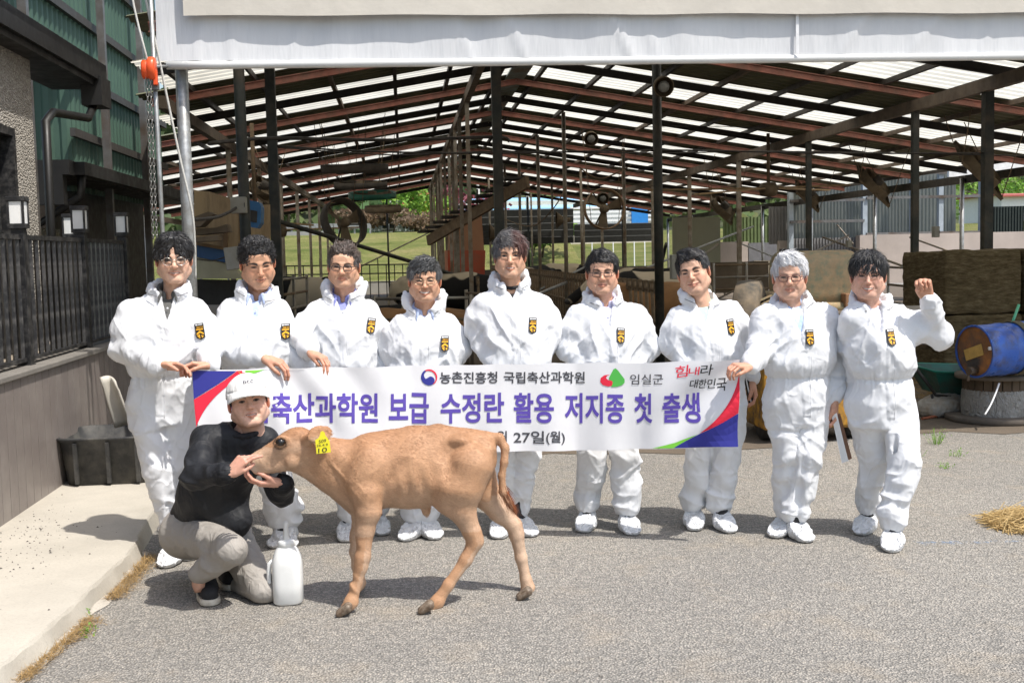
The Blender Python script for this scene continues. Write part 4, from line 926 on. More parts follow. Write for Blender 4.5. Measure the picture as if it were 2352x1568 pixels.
def standing_person(sp):
    """builds one figure in a white coverall from joints read off the photograph"""
    fL, fR = [np3(G(*sp['feet'][i][:2])) for i in (0, 1)]
    yL, yR = sp['feet'][0][2], sp['feet'][1][2]
    aL = fL + np.array((math.sin(yL), math.cos(yL), 0)) * 0.185; aR = fR + np.array((math.sin(yR), math.cos(yR), 0)) * 0.185
    Y0 = sp.get('Y', (aL[1] + aR[1]) / 2)
    pt = lambda uvd: np3(P(uvd[0], uvd[1], Y0 + (uvd[2] if len(uvd) > 2 else 0)))
    root = empty('person', ((aL[0] + aR[0]) / 2, Y0, 0), sp['label'], 'person', 'people in white coveralls behind the banner')
    hu, hv = sp['head'][:2]; hd = sp['head'][2] if len(sp['head']) > 2 else -0.02
    hc = np3(P(hu, hv, Y0 + hd - 0.06)) + np.array((0, 0.075, 0)); hs = sp.get('hs', 1.0) * 1.07
    tocam = -math.asin(hc[0] / math.hypot(hc[0], hc[1]))
    yaw, pit, rol = sp.get('look', (0, 0, 0))
    RH = rot_xyz(0, 0, tocam + yaw) @ rot_xyz(0, rol, 0) @ rot_xyz(pit, 0, 0)
    toW = lambda V: (V * hs) @ RH.T + hc
    shL, shR = pt(sp['sh'][0]), pt(sp['sh'][1]); ins = sp.get('shin', 0.070)
    ax_ = (shR - shL) / np.linalg.norm(shR - shL); sl, sr = shL + ax_ * ins, shR - ax_ * ins; sl[2] -= 0.068; sr[2] -= 0.068
    mid = (sl + sr) / 2; top = max(shL[2], shR[2])
    hipx = sp.get('hipx'); hcx = P(hipx, 900, Y0).x if hipx else (aL[0] + aR[0] + 2 * mid[0]) / 4
    zw = P(mid[0], sp.get('waist', 866), Y0).z if False else np3(P(sp['head'][0], sp.get('waist', 866), Y0))[2]
    zc = zw - 0.24; zh = zw - 0.12
    el = [pt(e) for e in sp['el']]; wr = [pt(e) for e in sp['wr']]
    hip = [np.array((hcx - 0.092, Y0, zh - 0.04)), np.array((hcx + 0.092, Y0, zh - 0.04))]
    ank = [aL + np.array((0, 0, 0.135)), aR + np.array((0, 0, 0.135))]
    kn = []
    for i in (0, 1):
        k = hip[i] * 0.5 + ank[i] * 0.5 + np.array((0, -0.045, 0.02)) + np.array(sp.get('kneeoff', ((0, 0, 0), (0, 0, 0)))[i]); kn.append(k)
    g = sp.get('girth', 1.0)
    allp = np.array([sl, sr, *el, *wr, *hip, *ank, *kn, hc]); lo = allp.min(0) - np.array((0.2, 0.24, 0.10)); hi = allp.max(0) + np.array((0.2, 0.24, -0.02))
    hi[2] = hc[2] + 0.03; lo[2] = max(0.02, min(ank[0][2], ank[1][2]) - 0.09)
    f = Field(lo, hi, 0.0070)
    hw = np.linalg.norm(sr - sl) / 2
    zs = [zc - 0.03, zh, zw - 0.03, zw + 0.005, zw + 0.06, zw + 0.20, sl[2] - 0.06, mid[2] + 0.02, mid[2] + 0.055, mid[2] + 0.085]
    n_ = len(zs); t = (np.array(zs) - zw) / (mid[2] - zw); cxs = hcx + (mid[0] - hcx) * np.clip(t, 0, 1); cys = Y0 + np.array([0, 0, -0.005, -0.005, -0.012, -0.012, 0.0, 0.01, 0.015, 0.02])
    wxs = np.array([0.165, 0.182, 0.168, 0.162, 0.192, 0.198, hw + 0.032, hw + 0.004, hw * 0.62, 0.070]) * np.array([g] * 6 + [1] * 4)
    wys = np.array([0.115, 0.135, 0.130, 0.127, 0.158, 0.152, 0.140, 0.118, 0.098, 0.075]) * g
    f.prof(zs, cxs, cys, wxs, wys, 0.0)
    for i, s0 in enumerate((sl, sr)):
        f.cone(s0, s0 * 0.55 + el[i] * 0.45, 0.072, 0.080, 0.045); f.cone(s0 * 0.55 + el[i] * 0.45, el[i], 0.080, 0.072, 0.03); f.cone(el[i], wr[i], 0.072, 0.050, 0.03)
        d = wr[i] - el[i]; d /= np.linalg.norm(d); f.cone(wr[i] - d * 0.05, wr[i] - d * 0.035, 0.058, 0.055, 0.02)
    lg = sp.get('leg', 1.0)
    for i in (0, 1):
        f.cone(hip[i], kn[i], 0.104 * lg, 0.082 * lg, 0.05 if i == 0 else 0.012); f.cone(kn[i], ank[i] + np.array((0, 0.01, 0.02)), 0.082 * lg, 0.076 * lg, 0.012)
        f.cone(ank[i] + np.array((0, 0.01, 0.05)), ank[i] + np.array((0, 0.005, 0.0)), 0.082 * lg, 0.064 * lg, 0.012)
    cm = (hip[0] + hip[1]) / 2; am = (ank[0] + ank[1]) / 2; ks = (kn[0] + kn[1]) / 2
    f.cone((cm[0], ks[1] - 0.105, zc - 0.02), (ks[0], ks[1] - 0.11, ks[2]), 0.010, 0.020, 0.02, sub=True); f.cone((ks[0], ks[1] - 0.11, ks[2]), (am[0], am[1] - 0.09, am[2] - 0.1), 0.020, 0.028, 0.02, sub=True)
    # hood lying round the neck
    chin = toW(np.array([[0, -0.03, -0.115]]))[0]; nb = np.array((mid[0] * 0.5 + chin[0] * 0.5, Y0 + 0.015, min(chin[2] - 0.052, mid[2] + 0.17))); hood = sp.get('hood', 1.0); nkr = 0.092
    nW = toW(np.array([[0, 0.02, -0.12]]))[0]
    for s_, q_ in ((-1, sl), (1, sr)): f.cone(nb + np.array((s_ * 0.035, 0.01, -0.055)), q_ + np.array((-s_ * 0.02, 0.005, 0.012)), 0.066, 0.060, 0.05)
    core = f.d.copy()
    ring = []
    for a in np.linspace(-2.55, 2.55, 11):
        up = (0.5 + 0.5 * math.cos(a)); e_ = 1 + 0.18 * math.sin(a * 3 + sp['seed']) * 0.5
        asym = sp.get('hoodside', 0) * math.sin(a) * 0.03
        ring.append(np.array((nb[0] + math.sin(a) * nkr * 1.08 * e_, nb[1] + 0.01 + math.cos(a) * nkr * 1.1, nb[2] - 0.02 + (0.07 * hood) * up + asym)))
    for i in range(10):
        up = (0.5 + 0.5 * math.cos(np.linspace(-2.55, 2.55, 11)[i])); f.cone(ring[i], ring[i + 1], 0.015 + 0.005 * up * hood, 0.015 + 0.005 * up * hood, 0.014, sc=(1, 1, 2.1 + 0.7 * up))
    if hood > 1.2:                                                  # hood standing up behind the head
        for i in range(2, 9): f.cone(ring[i] + np.array((0, 0.03, 0)), ring[i] + np.array(((ring[i][0] - nb[0]) * 0.25, 0.06, 0.07 * (hood - 0.6))), 0.024, 0.016, 0.03)
    # neck hole and V opening
    f.cone(nb + np.array((0, 0.0, -0.03)), nb + np.array((0, 0.0, 0.12)), 0.052, 0.085, 0.012, sub=True)
    vd = sp.get('vneck', 0.10)
    wz = np.interp(f.ax[2], [nb[2] - 0.035 - vd, nb[2] - 0.01, nb[2] + 0.05], [-0.004, 0.040 if vd > 0.05 else 0.03, 0.055]); wz = np.where(f.ax[2] < nb[2] - 0.035 - vd, -0.05, wz)
    wedge = wz[None, None, :] - np.abs(f.ax[0] - nb[0])[:, None, None] + 0 * f.ax[1][None, :, None]
    car = np.maximum(np.maximum(-(core + 0.026), -wedge), (f.ax[1] - nb[1])[None, :, None] + 0.02); f.d = np.maximum(f.d, -car).astype(np.float32)
    V, F = f.surf(); V = smooth_verts(V, F, 1, 0.5)
    J = dict(ztop=nb[2] - 0.05 - vd, zip=(zc + 0.03, hcx, mid[2], mid[0]), hoodz=nb[2] + 0.03, ankle=ank, knee=kn, elbow=el, waist=zw, cx=hcx, cy=Y0,
             sleeve=[(el[i] * 0.45 + wr[i] * 0.55) for i in (0, 1)],
             armpit=[np.append(sl + np.array((0.06, -0.05, -0.10)), -0.5), np.append(sr + np.array((-0.06, -0.05, -0.10)), 0.5)],
             torso_w=lambda q: (np.abs(q[:, 0] - hcx) < 0.26).astype(float) * np.all([np.linalg.norm(q - w_, axis=1) > 0.11 for w_ in wr], axis=0))
    V = suit_folds(V, F, sp, J)
    suit = link('coverall', quadmesh('coverall', V, F), M_SUIT, root)
    bvh = BVHTree.FromPolygons([tuple(v) for v in V], [tuple(q) for q in F])
    # seam of the zip flap
    def drop(p, off=0.002):
        h = bvh.ray_cast(Vector((p[0], p[1] - 1.0, p[2])), Vector((0, 1, 0)))
        return (h[0] + Vector((0, -off, 0))) if h[0] is not None else None
    zx = lambda z: float(np.interp(z, [zc, mid[2]], [hcx, mid[0]])); mb = MB()
    line = [drop((zx(z) + 0.022, Y0, z), 0.0005) for z in np.linspace(zc + 0.02, nb[2] - vd - 0.05, 36)]
    line = [p for p in line if p is not None]; mb.tube(line, 0.0018, 4); mb.build('zip_seam', M_SEAM, suit)
    # drawcord along the hood edge
    for q0, q1, dx in ((ring[0], ring[1], -0.012), (ring[10], ring[9], 0.012)):
        mb = MB(); mb.tube([Vector(q0) + Vector((0.0, -0.030, -0.004)), Vector(q1) + Vector((dx, -0.034, 0.0))], 0.0022, 5); mb.build('hood_cord', M_GREYTHREAD, suit)
    # badge
    badge(sp['badge'], Y0, drop, suit, sp.get('badgerot', 0.0))
    # body: head, neck, hands, and what the cloth hides
    sp.setdefault('seed', 1); parts = []
    hv_, hf_, hc_ = build_head(sp); parts.append((toW(hv_), hf_, hc_))
    fb = Field(lo, np.array((hi[0], hi[1], nb[2] + 0.06)), 0.021); fb.cone(np.array((hcx, Y0 + 0.02, zh + 0.03)), mid + np.array((0, 0.03, -0.10)), 0.09, 0.080, 0.0); fb.cone(mid + np.array((0, 0.03, -0.1)), nb + np.array((0, 0.01, 0)), 0.045, 0.045, 0.03)
    for i, s0 in enumerate((sl, sr)): fb.chain([mid + np.array((0, 0.03, -0.04)), s0, el[i], wr[i] - (wr[i] - el[i]) * 0.25], [0.07, 0.045, 0.036, 0.030], 0.03); fb.chain([np.array((hcx, Y0, zh)), hip[i], kn[i], ank[i]], [0.05, 0.04, 0.03, 0.03], 0.01)
    bv, bf = fb.surf(); parts.append((bv, bf, np.tile(np.array((0.5, 0.28, 0.19)), (len(bv), 1))))
    sk = sp.get('handskin', (0.56, 0.315, 0.21))
    for i, hspec in enumerate(sp.get('hands', (None, None))):
        if hspec is None: continue
        d = wr[i] - el[i]
        D = np3(hspec.get('D', d)); 
        parts.append(build_hand(wr[i] + d / np.linalg.norm(d) * 0.022, D, hspec['N'], hspec['S'], hspec.get('curl', (0.5, 0.6, 0.4)), hspec.get('spread', 0.08), hspec.get('thumb', (0.5, 0.4)), hspec.get('scale', 1.0), sk, fcurl=hspec.get('fcurl'), A=d))
    bV, bF, bC = join_np(parts); body = link('body', quadmesh('body', bV, bF, bC), M_SKIN, root)
    # hair
    hp = hair_local(sp); hV, hF, hC = join_np(hp); link('hair', quadmesh('hair', toW(hV), hF, hC), M_HAIR, root)
    if 'glasses' in sp:
        gk, gw, gh, gr, gt, to = sp['glasses']; a, b = MB(), MB(); b2 = MB(); glasses_local(gk, a, (b, b2), gw, gh, gr, gt, to)
        for q in (a, b, b2): q.v = [tuple(v) for v in toW(np.array([tuple(v) for v in q.v]))]
        ge = a.build('glasses', M_FRAME[gk], root); b.build('lens', M_LENS, ge); b2.build('lens', M_LENS, ge)
    # shirt showing in the opening
    if sp.get('shirt') is not None:
        ms = sp['shirt']; fs = Field(nb - np.array((0.14, 0.20, 0.26)), nb + np.array((0.14, 0.14, 0.10)), 0.0065)
        gx = [np.clip(((fs.ax[q] - f.lo[q]) / f.h), 0, f.n[q] - 1.001) for q in range(3)]; ix = [g_.astype(int) for g_ in gx]; fr = [(g_ - i_).astype(np.float32) for g_, i_ in zip(gx, ix)]
        c8 = 0
        for a_ in (0, 1):
            for b_ in (0, 1):
                for c_ in (0, 1): c8 = c8 + core[np.ix_(ix[0] + a_, ix[1] + b_, ix[2] + c_)] * (fr[0] if a_ else 1 - fr[0])[:, None, None] * (fr[1] if b_ else 1 - fr[1])[None, :, None] * (fr[2] if c_ else 1 - fr[2])[None, None, :]
        win = Field(fs.lo, fs.lo + fs.h * (fs.n - 1), fs.h); win.d = win.d[:fs.n[0], :fs.n[1], :fs.n[2]]; win.ell(nb + np.array((0, -0.05, -0.10)), (0.088, 0.13, 0.15), 0.0)
        fs.d = np.maximum(c8 + 0.019, win.d).astype(np.float32)
        if sp.get('collar', True):
            pts = [nb + np.array((math.sin(a) * 0.066, 0.012 + math.cos(a) * 0.066, 0.012 + 0.03 * math.cos(a))) for a in np.linspace(-2.75, 2.75, 12)]
            for i in range(11): fs.cone(pts[i], pts[i + 1], 0.014, 0.014, 0.008, sc=(1, 1, 1.9))
            for s in (-1, 1): fs.cone(nb + np.array((s * 0.040, -0.072, 0.002)), nb + np.array((s * 0.050, -0.098, -0.055)), 0.013, 0.004, 0.008)
        else:
            pts = [nb + np.array((math.sin(a) * 0.064, 0.010 + math.cos(a) * 0.064, 0.006 + 0.02 * math.cos(a))) for a in np.linspace(-3.14, 3.14, 14)]
            for i in range(13): fs.cone(pts[i], pts[i + 1], 0.011, 0.011, 0.008)
        fs.cone(nb + np.array((0, 0.005, -0.02)), nb + np.array((0, -0.01, 0.10)), 0.050, 0.062, 0.006, sub=True)
        if sp.get('collar', True): fs.cone(nb + np.array((0, -0.10, 0.01)), nb + np.array((0, -0.12, -0.07)), 0.024, 0.006, 0.008, sub=True)
        v_, f_ = fs.surf(); sh = link('shirt', quadmesh('shirt', v_, f_), ms, root)
        if sp.get('collar', True):
            mb = MB(); M_ = Matrix.Translation(Vector(nb) + Vector((0.002, -0.112, -0.085))) @ Matrix.Rotation(math.pi / 2, 4, 'X'); mb.lathe([(0.0, 0.004), (0.005, 0.003), (0.0055, -0.002)], 10, M_); mb.build('button', M_BUTTON, sh)
    # feet
    for i, (t_, yw) in enumerate(((fL, yL), (fR, yR))):
        v_, f_, an = foot_cover(t_, yw, i, sp); link('shoe_cover', quadmesh('shoe_cover', v_, f_), M_COVER, root)
        mb = MB(); mb.tube([an + np.array((0, 0, 0.05)), an + np.array((0, 0, 0.10)), ank[i] + np.array((0, 0.0, 0.06))], [0.049, 0.047, 0.045], 14); mb.build('sock', M_SOCK, root)
    return root, wr, el

def badge(uv, Y0, drop, suit, rot):
    c = np3(P(uv[0], uv[1], Y0 - 0.15)); w, h = 0.023, 0.046; cr, sr = math.cos(rot), math.sin(rot)
    def lay(poly, off, nm, m, par):
        out = []
        for x, z in poly:
            X, Z = x * cr - z * sr, x * sr + z * cr; p = drop((c[0] + X, c[1], c[2] + Z), off); out.append(p if p is not None else Vector((c[0] + X, c[1] - off, c[2] + Z)))
        return out
    # fit a smooth patch through the cloth: sample four corners
    cs = [drop((c[0] + sx * w * 0.8, c[1], c[2] + sz * h * 0.8), 0.0) for sx in (-1, 1) for sz in (-1, 1)]
    cs = [q for q in cs if q is not None]
    A = np.array([[q.x - c[0], q.z - c[2], 1] for q in cs]); b = np.array([q.y for q in cs]); sol = np.linalg.lstsq(A, b, rcond=None)[0] if len(cs) >= 3 else np.array((0, 0, c[1]))
    grid = [drop((c[0] + sx * w, c[1], c[2] + sz * h), 0.0) for sx in np.linspace(-1, 1, 5) for sz in np.linspace(-1, 1, 7)]
    lift = max([0.0] + [sol[0] * (q.x - c[0]) + sol[1] * (q.z - c[2]) + sol[2] - q.y for q in grid if q is not None])
    def place(poly, off):
        out = []
        for x, z in poly:
            X, Z = x * cr - z * sr, x * sr + z * cr; out.append((c[0] + X, sol[0] * X + sol[1] * Z + sol[2] - min(lift, 0.02) - off, c[2] + Z))
        return out
    sh = [(-w, h), (w, h), (w, -h * 0.72), (0, -h), (-w, -h * 0.72)]
    bk = place(sh, 0.003); bb = place(sh, -0.004)
    me = MB(); me.add(bk + bb, [(4, 3, 2, 1, 0), (5, 6, 7, 8, 9)] + [(i, (i + 1) % 5, 5 + (i + 1) % 5, 5 + i) for i in range(5)])
    b_ = me.build('badge', M_PBLACK, suit)
    y = MB()
    def q(poly): y.add(place(poly, 0.0045), [tuple(range(len(poly)))[::-1]])
    q([(-w*.8, h*.36), (w*.8, h*.36), (w*.8, h*.20), (-w*.8, h*.20)])
    q([(0, h*.13), (w*.8, -h*.16), (w*.8, -h*.40), (0, -h*.12)]); q([(0, h*.13), (0, -h*.12), (-w*.8, -h*.40), (-w*.8, -h*.16)])
    q([(-w*.75, -h*.48), (-w*.12, -h*.28), (-w*.12, -h*.82), (-w*.3, -h*.74)]); q([(w*.2, -h*.40), (w*.75, -h*.55), (w*.3, -h*.78)])
    y.v += []; tv, tf = BADGE_TXT; X = (tv[:, 0] - tv[:, 0].mean()) / (np.ptp(tv[:, 0])) * w * 1.55; Z = (tv[:, 1] - tv[:, 1].mean()) / np.ptp(tv[:, 1]) * h * 0.22 + h * 0.54
    y.add(place(list(zip(X, Z)), 0.0045), [tuple(t) for t in tf]); y.build('emblem', M_PYEL, b_)
    wq = MB(); wq.add(place([(-w*.8, h*.92), (-w*.35, h*.92), (-w*.35, h*.76), (-w*.8, h*.76)], 0.0045), [(3, 2, 1, 0)]); wq.add(place([(-w*.25, h*.90), (w*.8, h*.90), (w*.8, h*.79), (-w*.25, h*.79)], 0.0045), [(3, 2, 1, 0)]); wq.build('emblem_top', M_PWHITE, b_)
BADGE_TXT = text_mesh('대한가드', 1.0, 0.02)

def shirt_mat(name, c): return fabric_crumple(name, c, 0.75, 16, 0.25, 0, 500)
SH_GREY = shirt_mat('grey_shirt', (0.10, 0.10, 0.095)); SH_BLUE = shirt_mat('pale_blue_shirt', (0.42, 0.50, 0.72)); SH_BLUE2 = shirt_mat('periwinkle_shirt', (0.27, 0.29, 0.60))
SH_LAV = shirt_mat('lavender_shirt', (0.58, 0.58, 0.76)); SH_BLACK = shirt_mat('black_tee', (0.015, 0.015, 0.018)); SH_GREEN = shirt_mat('green_print_shirt', (0.45, 0.62, 0.55)); SH_STRIPE = shirt_mat('striped_shirt', (0.55, 0.54, 0.60)); SH_SKY = shirt_mat('sky_blue_shirt', (0.42, 0.56, 0.80))

PEOPLE = [
 dict(seed=1, label='young man with curtain fringe and round wire glasses holding the blue banner corner', head=(393, 596), hs=1.02, look=(0.0, 0.06, 0.0), sh=((268, 692), (484, 696)), el=((285, 800, -0.02), (478, 790, 0.0)), wr=((362, 836, -0.26), (486, 836, -0.22)),
      feet=((376, 1308, 0.15), (437, 1290, -0.3)), hipx=376, waist=862, badge=(455, 763), badgerot=0.1, hair='curtain', hthick=0.020, hairline=0.066, smile=0.5, teeth=0.35, shirt=SH_GREY, glasses=('silver', 0.0205, 0.0195, 2.0, 0.0009, False), open=0.7, skin=(0.68, 0.46, 0.36), stubble=0.05,
      hood=0.8, vneck=0.15, hands=(dict(N=(0.05, -0.55, -0.8), D=(1, -0.1, -0.10), S=(0, -0.8, 0.5), curl=(0.35, 0.45, 0.3), thumb=(0.5, 0.4)), dict(D=(-1, -0.15, 0.12), N=(0, -0.3, -1), S=(0, -0.9, 0.2), curl=(0.45, 0.7, 0.5)))),
 dict(seed=2, label='man with curly black hair and pale blue shirt looking down, hand on banner', head=(588, 604), hs=1.05, look=(0.12, 0.26, -0.06), sh=((497, 694), (668, 694)), el=((510, 806, -0.10), (672, 810, 0.02)), wr=((601, 820, -0.36), (700, 842, -0.10)),
      feet=((622, 1262, 0.5), (672, 1262, -0.45)), hipx=590, waist=866, badge=(654, 763), hair='up', hthick=0.013, hairline=0.066, smile=0.15, teeth=0.12, mess=0.6, clumps=2200, strand=0.018, lift=0.009, shirt=SH_BLUE, open=0.1, skin=(0.62, 0.375, 0.26), stubble=0.2, browa=1.0, hood=1.0, hoodside=-1,
      hands=(dict(D=(0.85, -0.25, -0.30), N=(-0.2, 0.2, -1), S=(0.2, -0.9, 0.1), curl=(0.5, 0.6, 0.4), thumb=(0.4, 0.4), scale=1.05), None)),
 dict(seed=3, label='man with greying brown swept hair and half-rim glasses in white coverall over periwinkle shirt', head=(788, 613), hs=1.0, look=(-0.12, 0.03, 0.03), sh=((700, 700), (872, 694)), el=((690, 772, -0.12), (882, 800, 0.05)), wr=((712, 806, -0.36), (890, 850, -0.08)),
      feet=((793, 1248, 0.1), (884, 1232, -0.3)), hipx=800, waist=866, badge=(852, 750), badgerot=-0.15, hair='up', hthick=0.011, hairline=0.072, temple=0.056, hairc=(0.035, 0.024, 0.018), hairc2=(0.14, 0.10, 0.08), grey=0.7, smile=0.0, shirt=SH_BLUE2, glasses=('dark', 0.0215, 0.0155, 2.6, 0.0011, True), open=0.5, skin=(0.62, 0.39, 0.28), jaw=1.02,
      hood=1.25, vneck=0.14, hands=(dict(D=(0.75, -0.55, -0.35), N=(-0.3, 0.1, -1), S=(-0.5, -0.7, -0.2), curl=(0.55, 0.55, 0.3), thumb=(0.2, 0.3)), None)),
 dict(seed=4, label='smiling short man with grey-streaked black hair and gold glasses, coverall zipped up to the chin', head=(976, 645), hs=1.0, look=(0.0, 0.02, 0.02), sh=((893, 726), (1056, 727)), el=((898, 800, 0.03), (1052, 802, 0.03)), wr=((925, 856, -0.06), (1025, 858, -0.06)),
      feet=((925, 1246, 0.45), (1006, 1242, -0.35)), hipx=968, waist=872, badge=(1022, 790), badgerot=-0.06, hair='sweep', side=-1, sweepdrop=0.03, hthick=0.014, hairline=0.064, hairc=(0.018, 0.018, 0.018), hairc2=(0.10, 0.10, 0.10), grey=0.8, smile=0.8, teeth=0.9, shirt=SH_BLUE, glasses=('gold', 0.021, 0.0155, 2.3, 0.0008, False), open=0.2, skin=(0.62, 0.38, 0.27), hood=1.35, vneck=0.01, neck=(0, 0.03, -0.20)),
 dict(seed=5, label='tall man with long grey and reddish side-swept fringe in white coverall over black top', head=(1174, 588), hs=0.98, look=(0.0, 0.0, 0.0), sh=((1080, 680), (1270, 680)), el=((1092, 766, 0.02), (1264, 766, 0.02)), wr=((1140, 842, -0.10), (1224, 842, -0.10)),
      feet=((1143, 1241, 0.25), (1229, 1235, -0.45)), hipx=1186, waist=870, badge=(1224, 748), badgerot=-0.08, hair='sweep', side=1, sweepdrop=0.045, hthick=0.019, hairline=0.066, strand=0.05, hairc=(0.05, 0.045, 0.043), hairc2=(0.20, 0.19, 0.19), grey=0.8, streak=(0.085, 0.035, 0.028), smile=0.15, teeth=0.5, shirt=SH_BLACK, collar=False, open=0.9, skin=(0.64, 0.41, 0.30), hood=0.95, vneck=0.06, girth=1.03),
 dict(seed=6, label='man with thin-framed glasses and neat black side parting in white coverall over lavender shirt', head=(1388, 627), hs=0.98, look=(0.0, 0.02, 0.0), sh=((1303, 706), (1490, 706)), el=((1308, 796, 0.0), (1486, 796, 0.0)), wr=((1350, 852, -0.08), (1440, 852, -0.08)),
      feet=((1338, 1226, 0.35), (1457, 1232, -0.05)), hipx=1396, waist=872, badge=(1425, 771), badgerot=-0.1, hair='part', side=1, sweepdrop=0.0, hthick=0.012, hairline=0.066, smile=0.1, teeth=0.1, shirt=SH_LAV, glasses=('dark', 0.021, 0.014, 3.2, 0.0009, False), open=0.4, skin=(0.64, 0.40, 0.30), wide=1.03, cheek=0.003, hood=1.15, vneck=0.13, girth=1.04),
 dict(seed=7, label='man in white coverall tilting his head, short black hair, no glasses', head=(1600, 626), hs=1.0, look=(-0.16, 0.0, -0.20), sh=((1535, 712), (1704, 694)), el=((1544, 790, 0.0), (1704, 784, 0.06)), wr=((1592, 852, -0.08), (1724, 862, 0.02)),
      feet=((1597, 1222, 0.2), (1682, 1227, -0.1)), hipx=1640, waist=872, badge=(1683, 752), badgerot=0.05, hair='part', side=1, sweepdrop=-0.01, hthick=0.012, hairline=0.070, grey=0.3, smile=0.7, shirt=SH_GREEN, collar=False, open=0.0, skin=(0.66, 0.43, 0.33), browa=1.0, stubble=0.1, hood=1.2, hoodside=-0.6, vneck=0.10,
      hands=(None, dict(D=(0.15, -0.15, -1), N=(-1, 0.1, -0.1), S=(-0.3, -1, 0), curl=(0.5, 0.7, 0.5), thumb=(0.3, 0.3)))),
 dict(seed=8, label='elderly white-haired man in thin brown glasses and white coverall, one hand on the banner end', head=(1824, 637), hs=1.0, look=(0.0, 0.0, 0.0), sh=((1730, 706), (1926, 702)), el=((1750, 796, -0.04), (1930, 806, 0.04)), wr=((1722, 838, -0.24), (1918, 912, -0.04)),
      feet=((1775, 1238, 0.75), (1859, 1249, -0.1)), hipx=1833, waist=864, badge=(1857, 775), hair='sweep', side=1, sweepdrop=0.0, hthick=0.016, hairline=0.068, hairc=(0.52, 0.52, 0.53), hairc2=(0.75, 0.75, 0.76), browa=0.35, browc=(0.25, 0.2, 0.17), smile=0.08, shirt=SH_SKY, glasses=('brown', 0.0225, 0.0165, 2.6, 0.0011, False), open=0.3, skin=(0.64, 0.42, 0.33), hood=1.2, hoodside=1.0, vneck=0.20, girth=1.05,
      hands=(dict(D=(-0.85, -0.45, 0.1), N=(0.2, 0.3, -1), S=(-0.1, -1, 0.1), curl=(0.6, 0.9, 0.6), thumb=(0.35, 0.5)), dict(D=(-0.05, -0.12, -1), N=(-1, 0.2, 0), S=(0.0, -1, 0), curl=(0.7, 0.9, 0.6), thumb=(0.3, 0.4), scale=1.05))),
 dict(seed=9, label='smiling man with black bowl-cut fringe in white coverall raising a clenched fist', head=(2007, 634), hs=1.0, look=(0.0, 0.0, 0.0), sh=((1932, 706), (2092, 706)), el=((1960, 790, 0.08), (2160, 772, -0.04)), wr=((1968, 860, 0.06), (2133, 690, -0.14)),
      feet=((1972, 1232, 0.7), (2046, 1272, 0.5)), hipx=2024, waist=868, badge=(2045, 775), hair='fringe', hthick=0.017, hairline=0.060, strand=0.045, smile=0.9, teeth=0.7, shirt=SH_STRIPE, open=0.1, skin=(0.67, 0.43, 0.35), cheek=0.003, hood=1.05, vneck=0.15, kneeoff=((0.03, 0.02, 0), (0.03, -0.02, 0)),
      hands=(None, dict(D=(-0.42, -0.28, 0.9), N=(-0.45, -0.85, -0.1), S=(-1, 0.2, -0.1), fcurl=[(1.35, 1.6, 1.0)] * 4, thumb=(0.25, 0.75), scale=1.06))),
]
PERSON = {}
for sp in PEOPLE: PERSON[sp['seed']] = standing_person(sp)
# ================================================================ BACKGROUND
def grassland(name, cols, scale=0.8):
    m = bpy.data.materials.new(name); n = NT(m); o = n.obj()
    a = n.ramp(n.noise(n.mapped(o, (0.35, 1, 1)), scale, 6, 0.65), [(0.3, cols[0]), (0.5, cols[1]), (0.7, cols[2])]); a = n.mix(n.ramp(n.noise(o, 5, 5, 0.7), [(0.35, 0.35), (0.65, 0.0)]), a, tuple(x * 0.5 for x in cols[0]))
    n.bsdf(a, 0.95, 0, n.bump(n.noise(o, 12, 5, 0.8), 1.0, 0.15), 0.1); return m
def terrain(name, xs, prof, mat_, wob=0.15, seed=2, kind='structure'):
    """prof: list of (y,z); wavy in x"""
    mb = MB(); vs = []; py = [p[0] for p in prof]; pz = [p[1] for p in prof]
    ys = np.linspace(py[0], py[-1], 50); zs = np.interp(ys, py, pz)
    for y, z in zip(ys, zs):
        for x in xs:
            e = wob * float(fbm(np.array([[x * 0.12, y * 0.2, 0]]), 3, seed)[0]) * min(1, max(0.0, (y - py[0]) / 2)); vs.append((x, y, z + e))
    n_ = len(xs); mb.add(vs, [(j*n_+i, j*n_+i+1, (j+1)*n_+i+1, (j+1)*n_+i) for j in range(len(ys)-1) for i in range(n_-1)], 0, True)
    return tag(mb.build(name, mat_), kind=kind)
terrain('grass_bank', np.linspace(-45, 9, 60), [(52, 0.10), (53, 0.5), (56, 1.2), (58, 1.35), (60.5, 2.1), (62, 2.2), (66, 3.0), (110, 3.8)], grassland('spring_grass', [(0.13, 0.165, 0.04), (0.25, 0.26, 0.085), (0.38, 0.32, 0.15)]))
terrain('field', np.linspace(9, 90, 60), [(52, 0.02), (70, 0.5), (120, 3.8)], grassland('dry_grass', [(0.09, 0.13, 0.03), (0.20, 0.21, 0.07), (0.30, 0.26, 0.12)]), 0.1)
mb = MB(); pts = [(11, 52, 0.9), (16, 56, 1.0), (22, 58, 1.1), (40, 60, 1.2)]
mb.add([(7, 54, 0.35), (26, 52.5, 0.35), (34, 57, 0.55), (10, 60, 0.5)], [(0, 1, 2, 3)]); tag(mb.build('road', concrete('farm_road', (0.36, 0.34, 0.31), 1)), kind='structure')
mb = MB(); mb.box((-45, 51.2, 0), (8, 51.6, 0.55)); tag(mb.build('yard_wall', concrete('yard_concrete', (0.33, 0.32, 0.29), 1.2)), 'low pale concrete wall at the foot of the grass bank', 'wall')
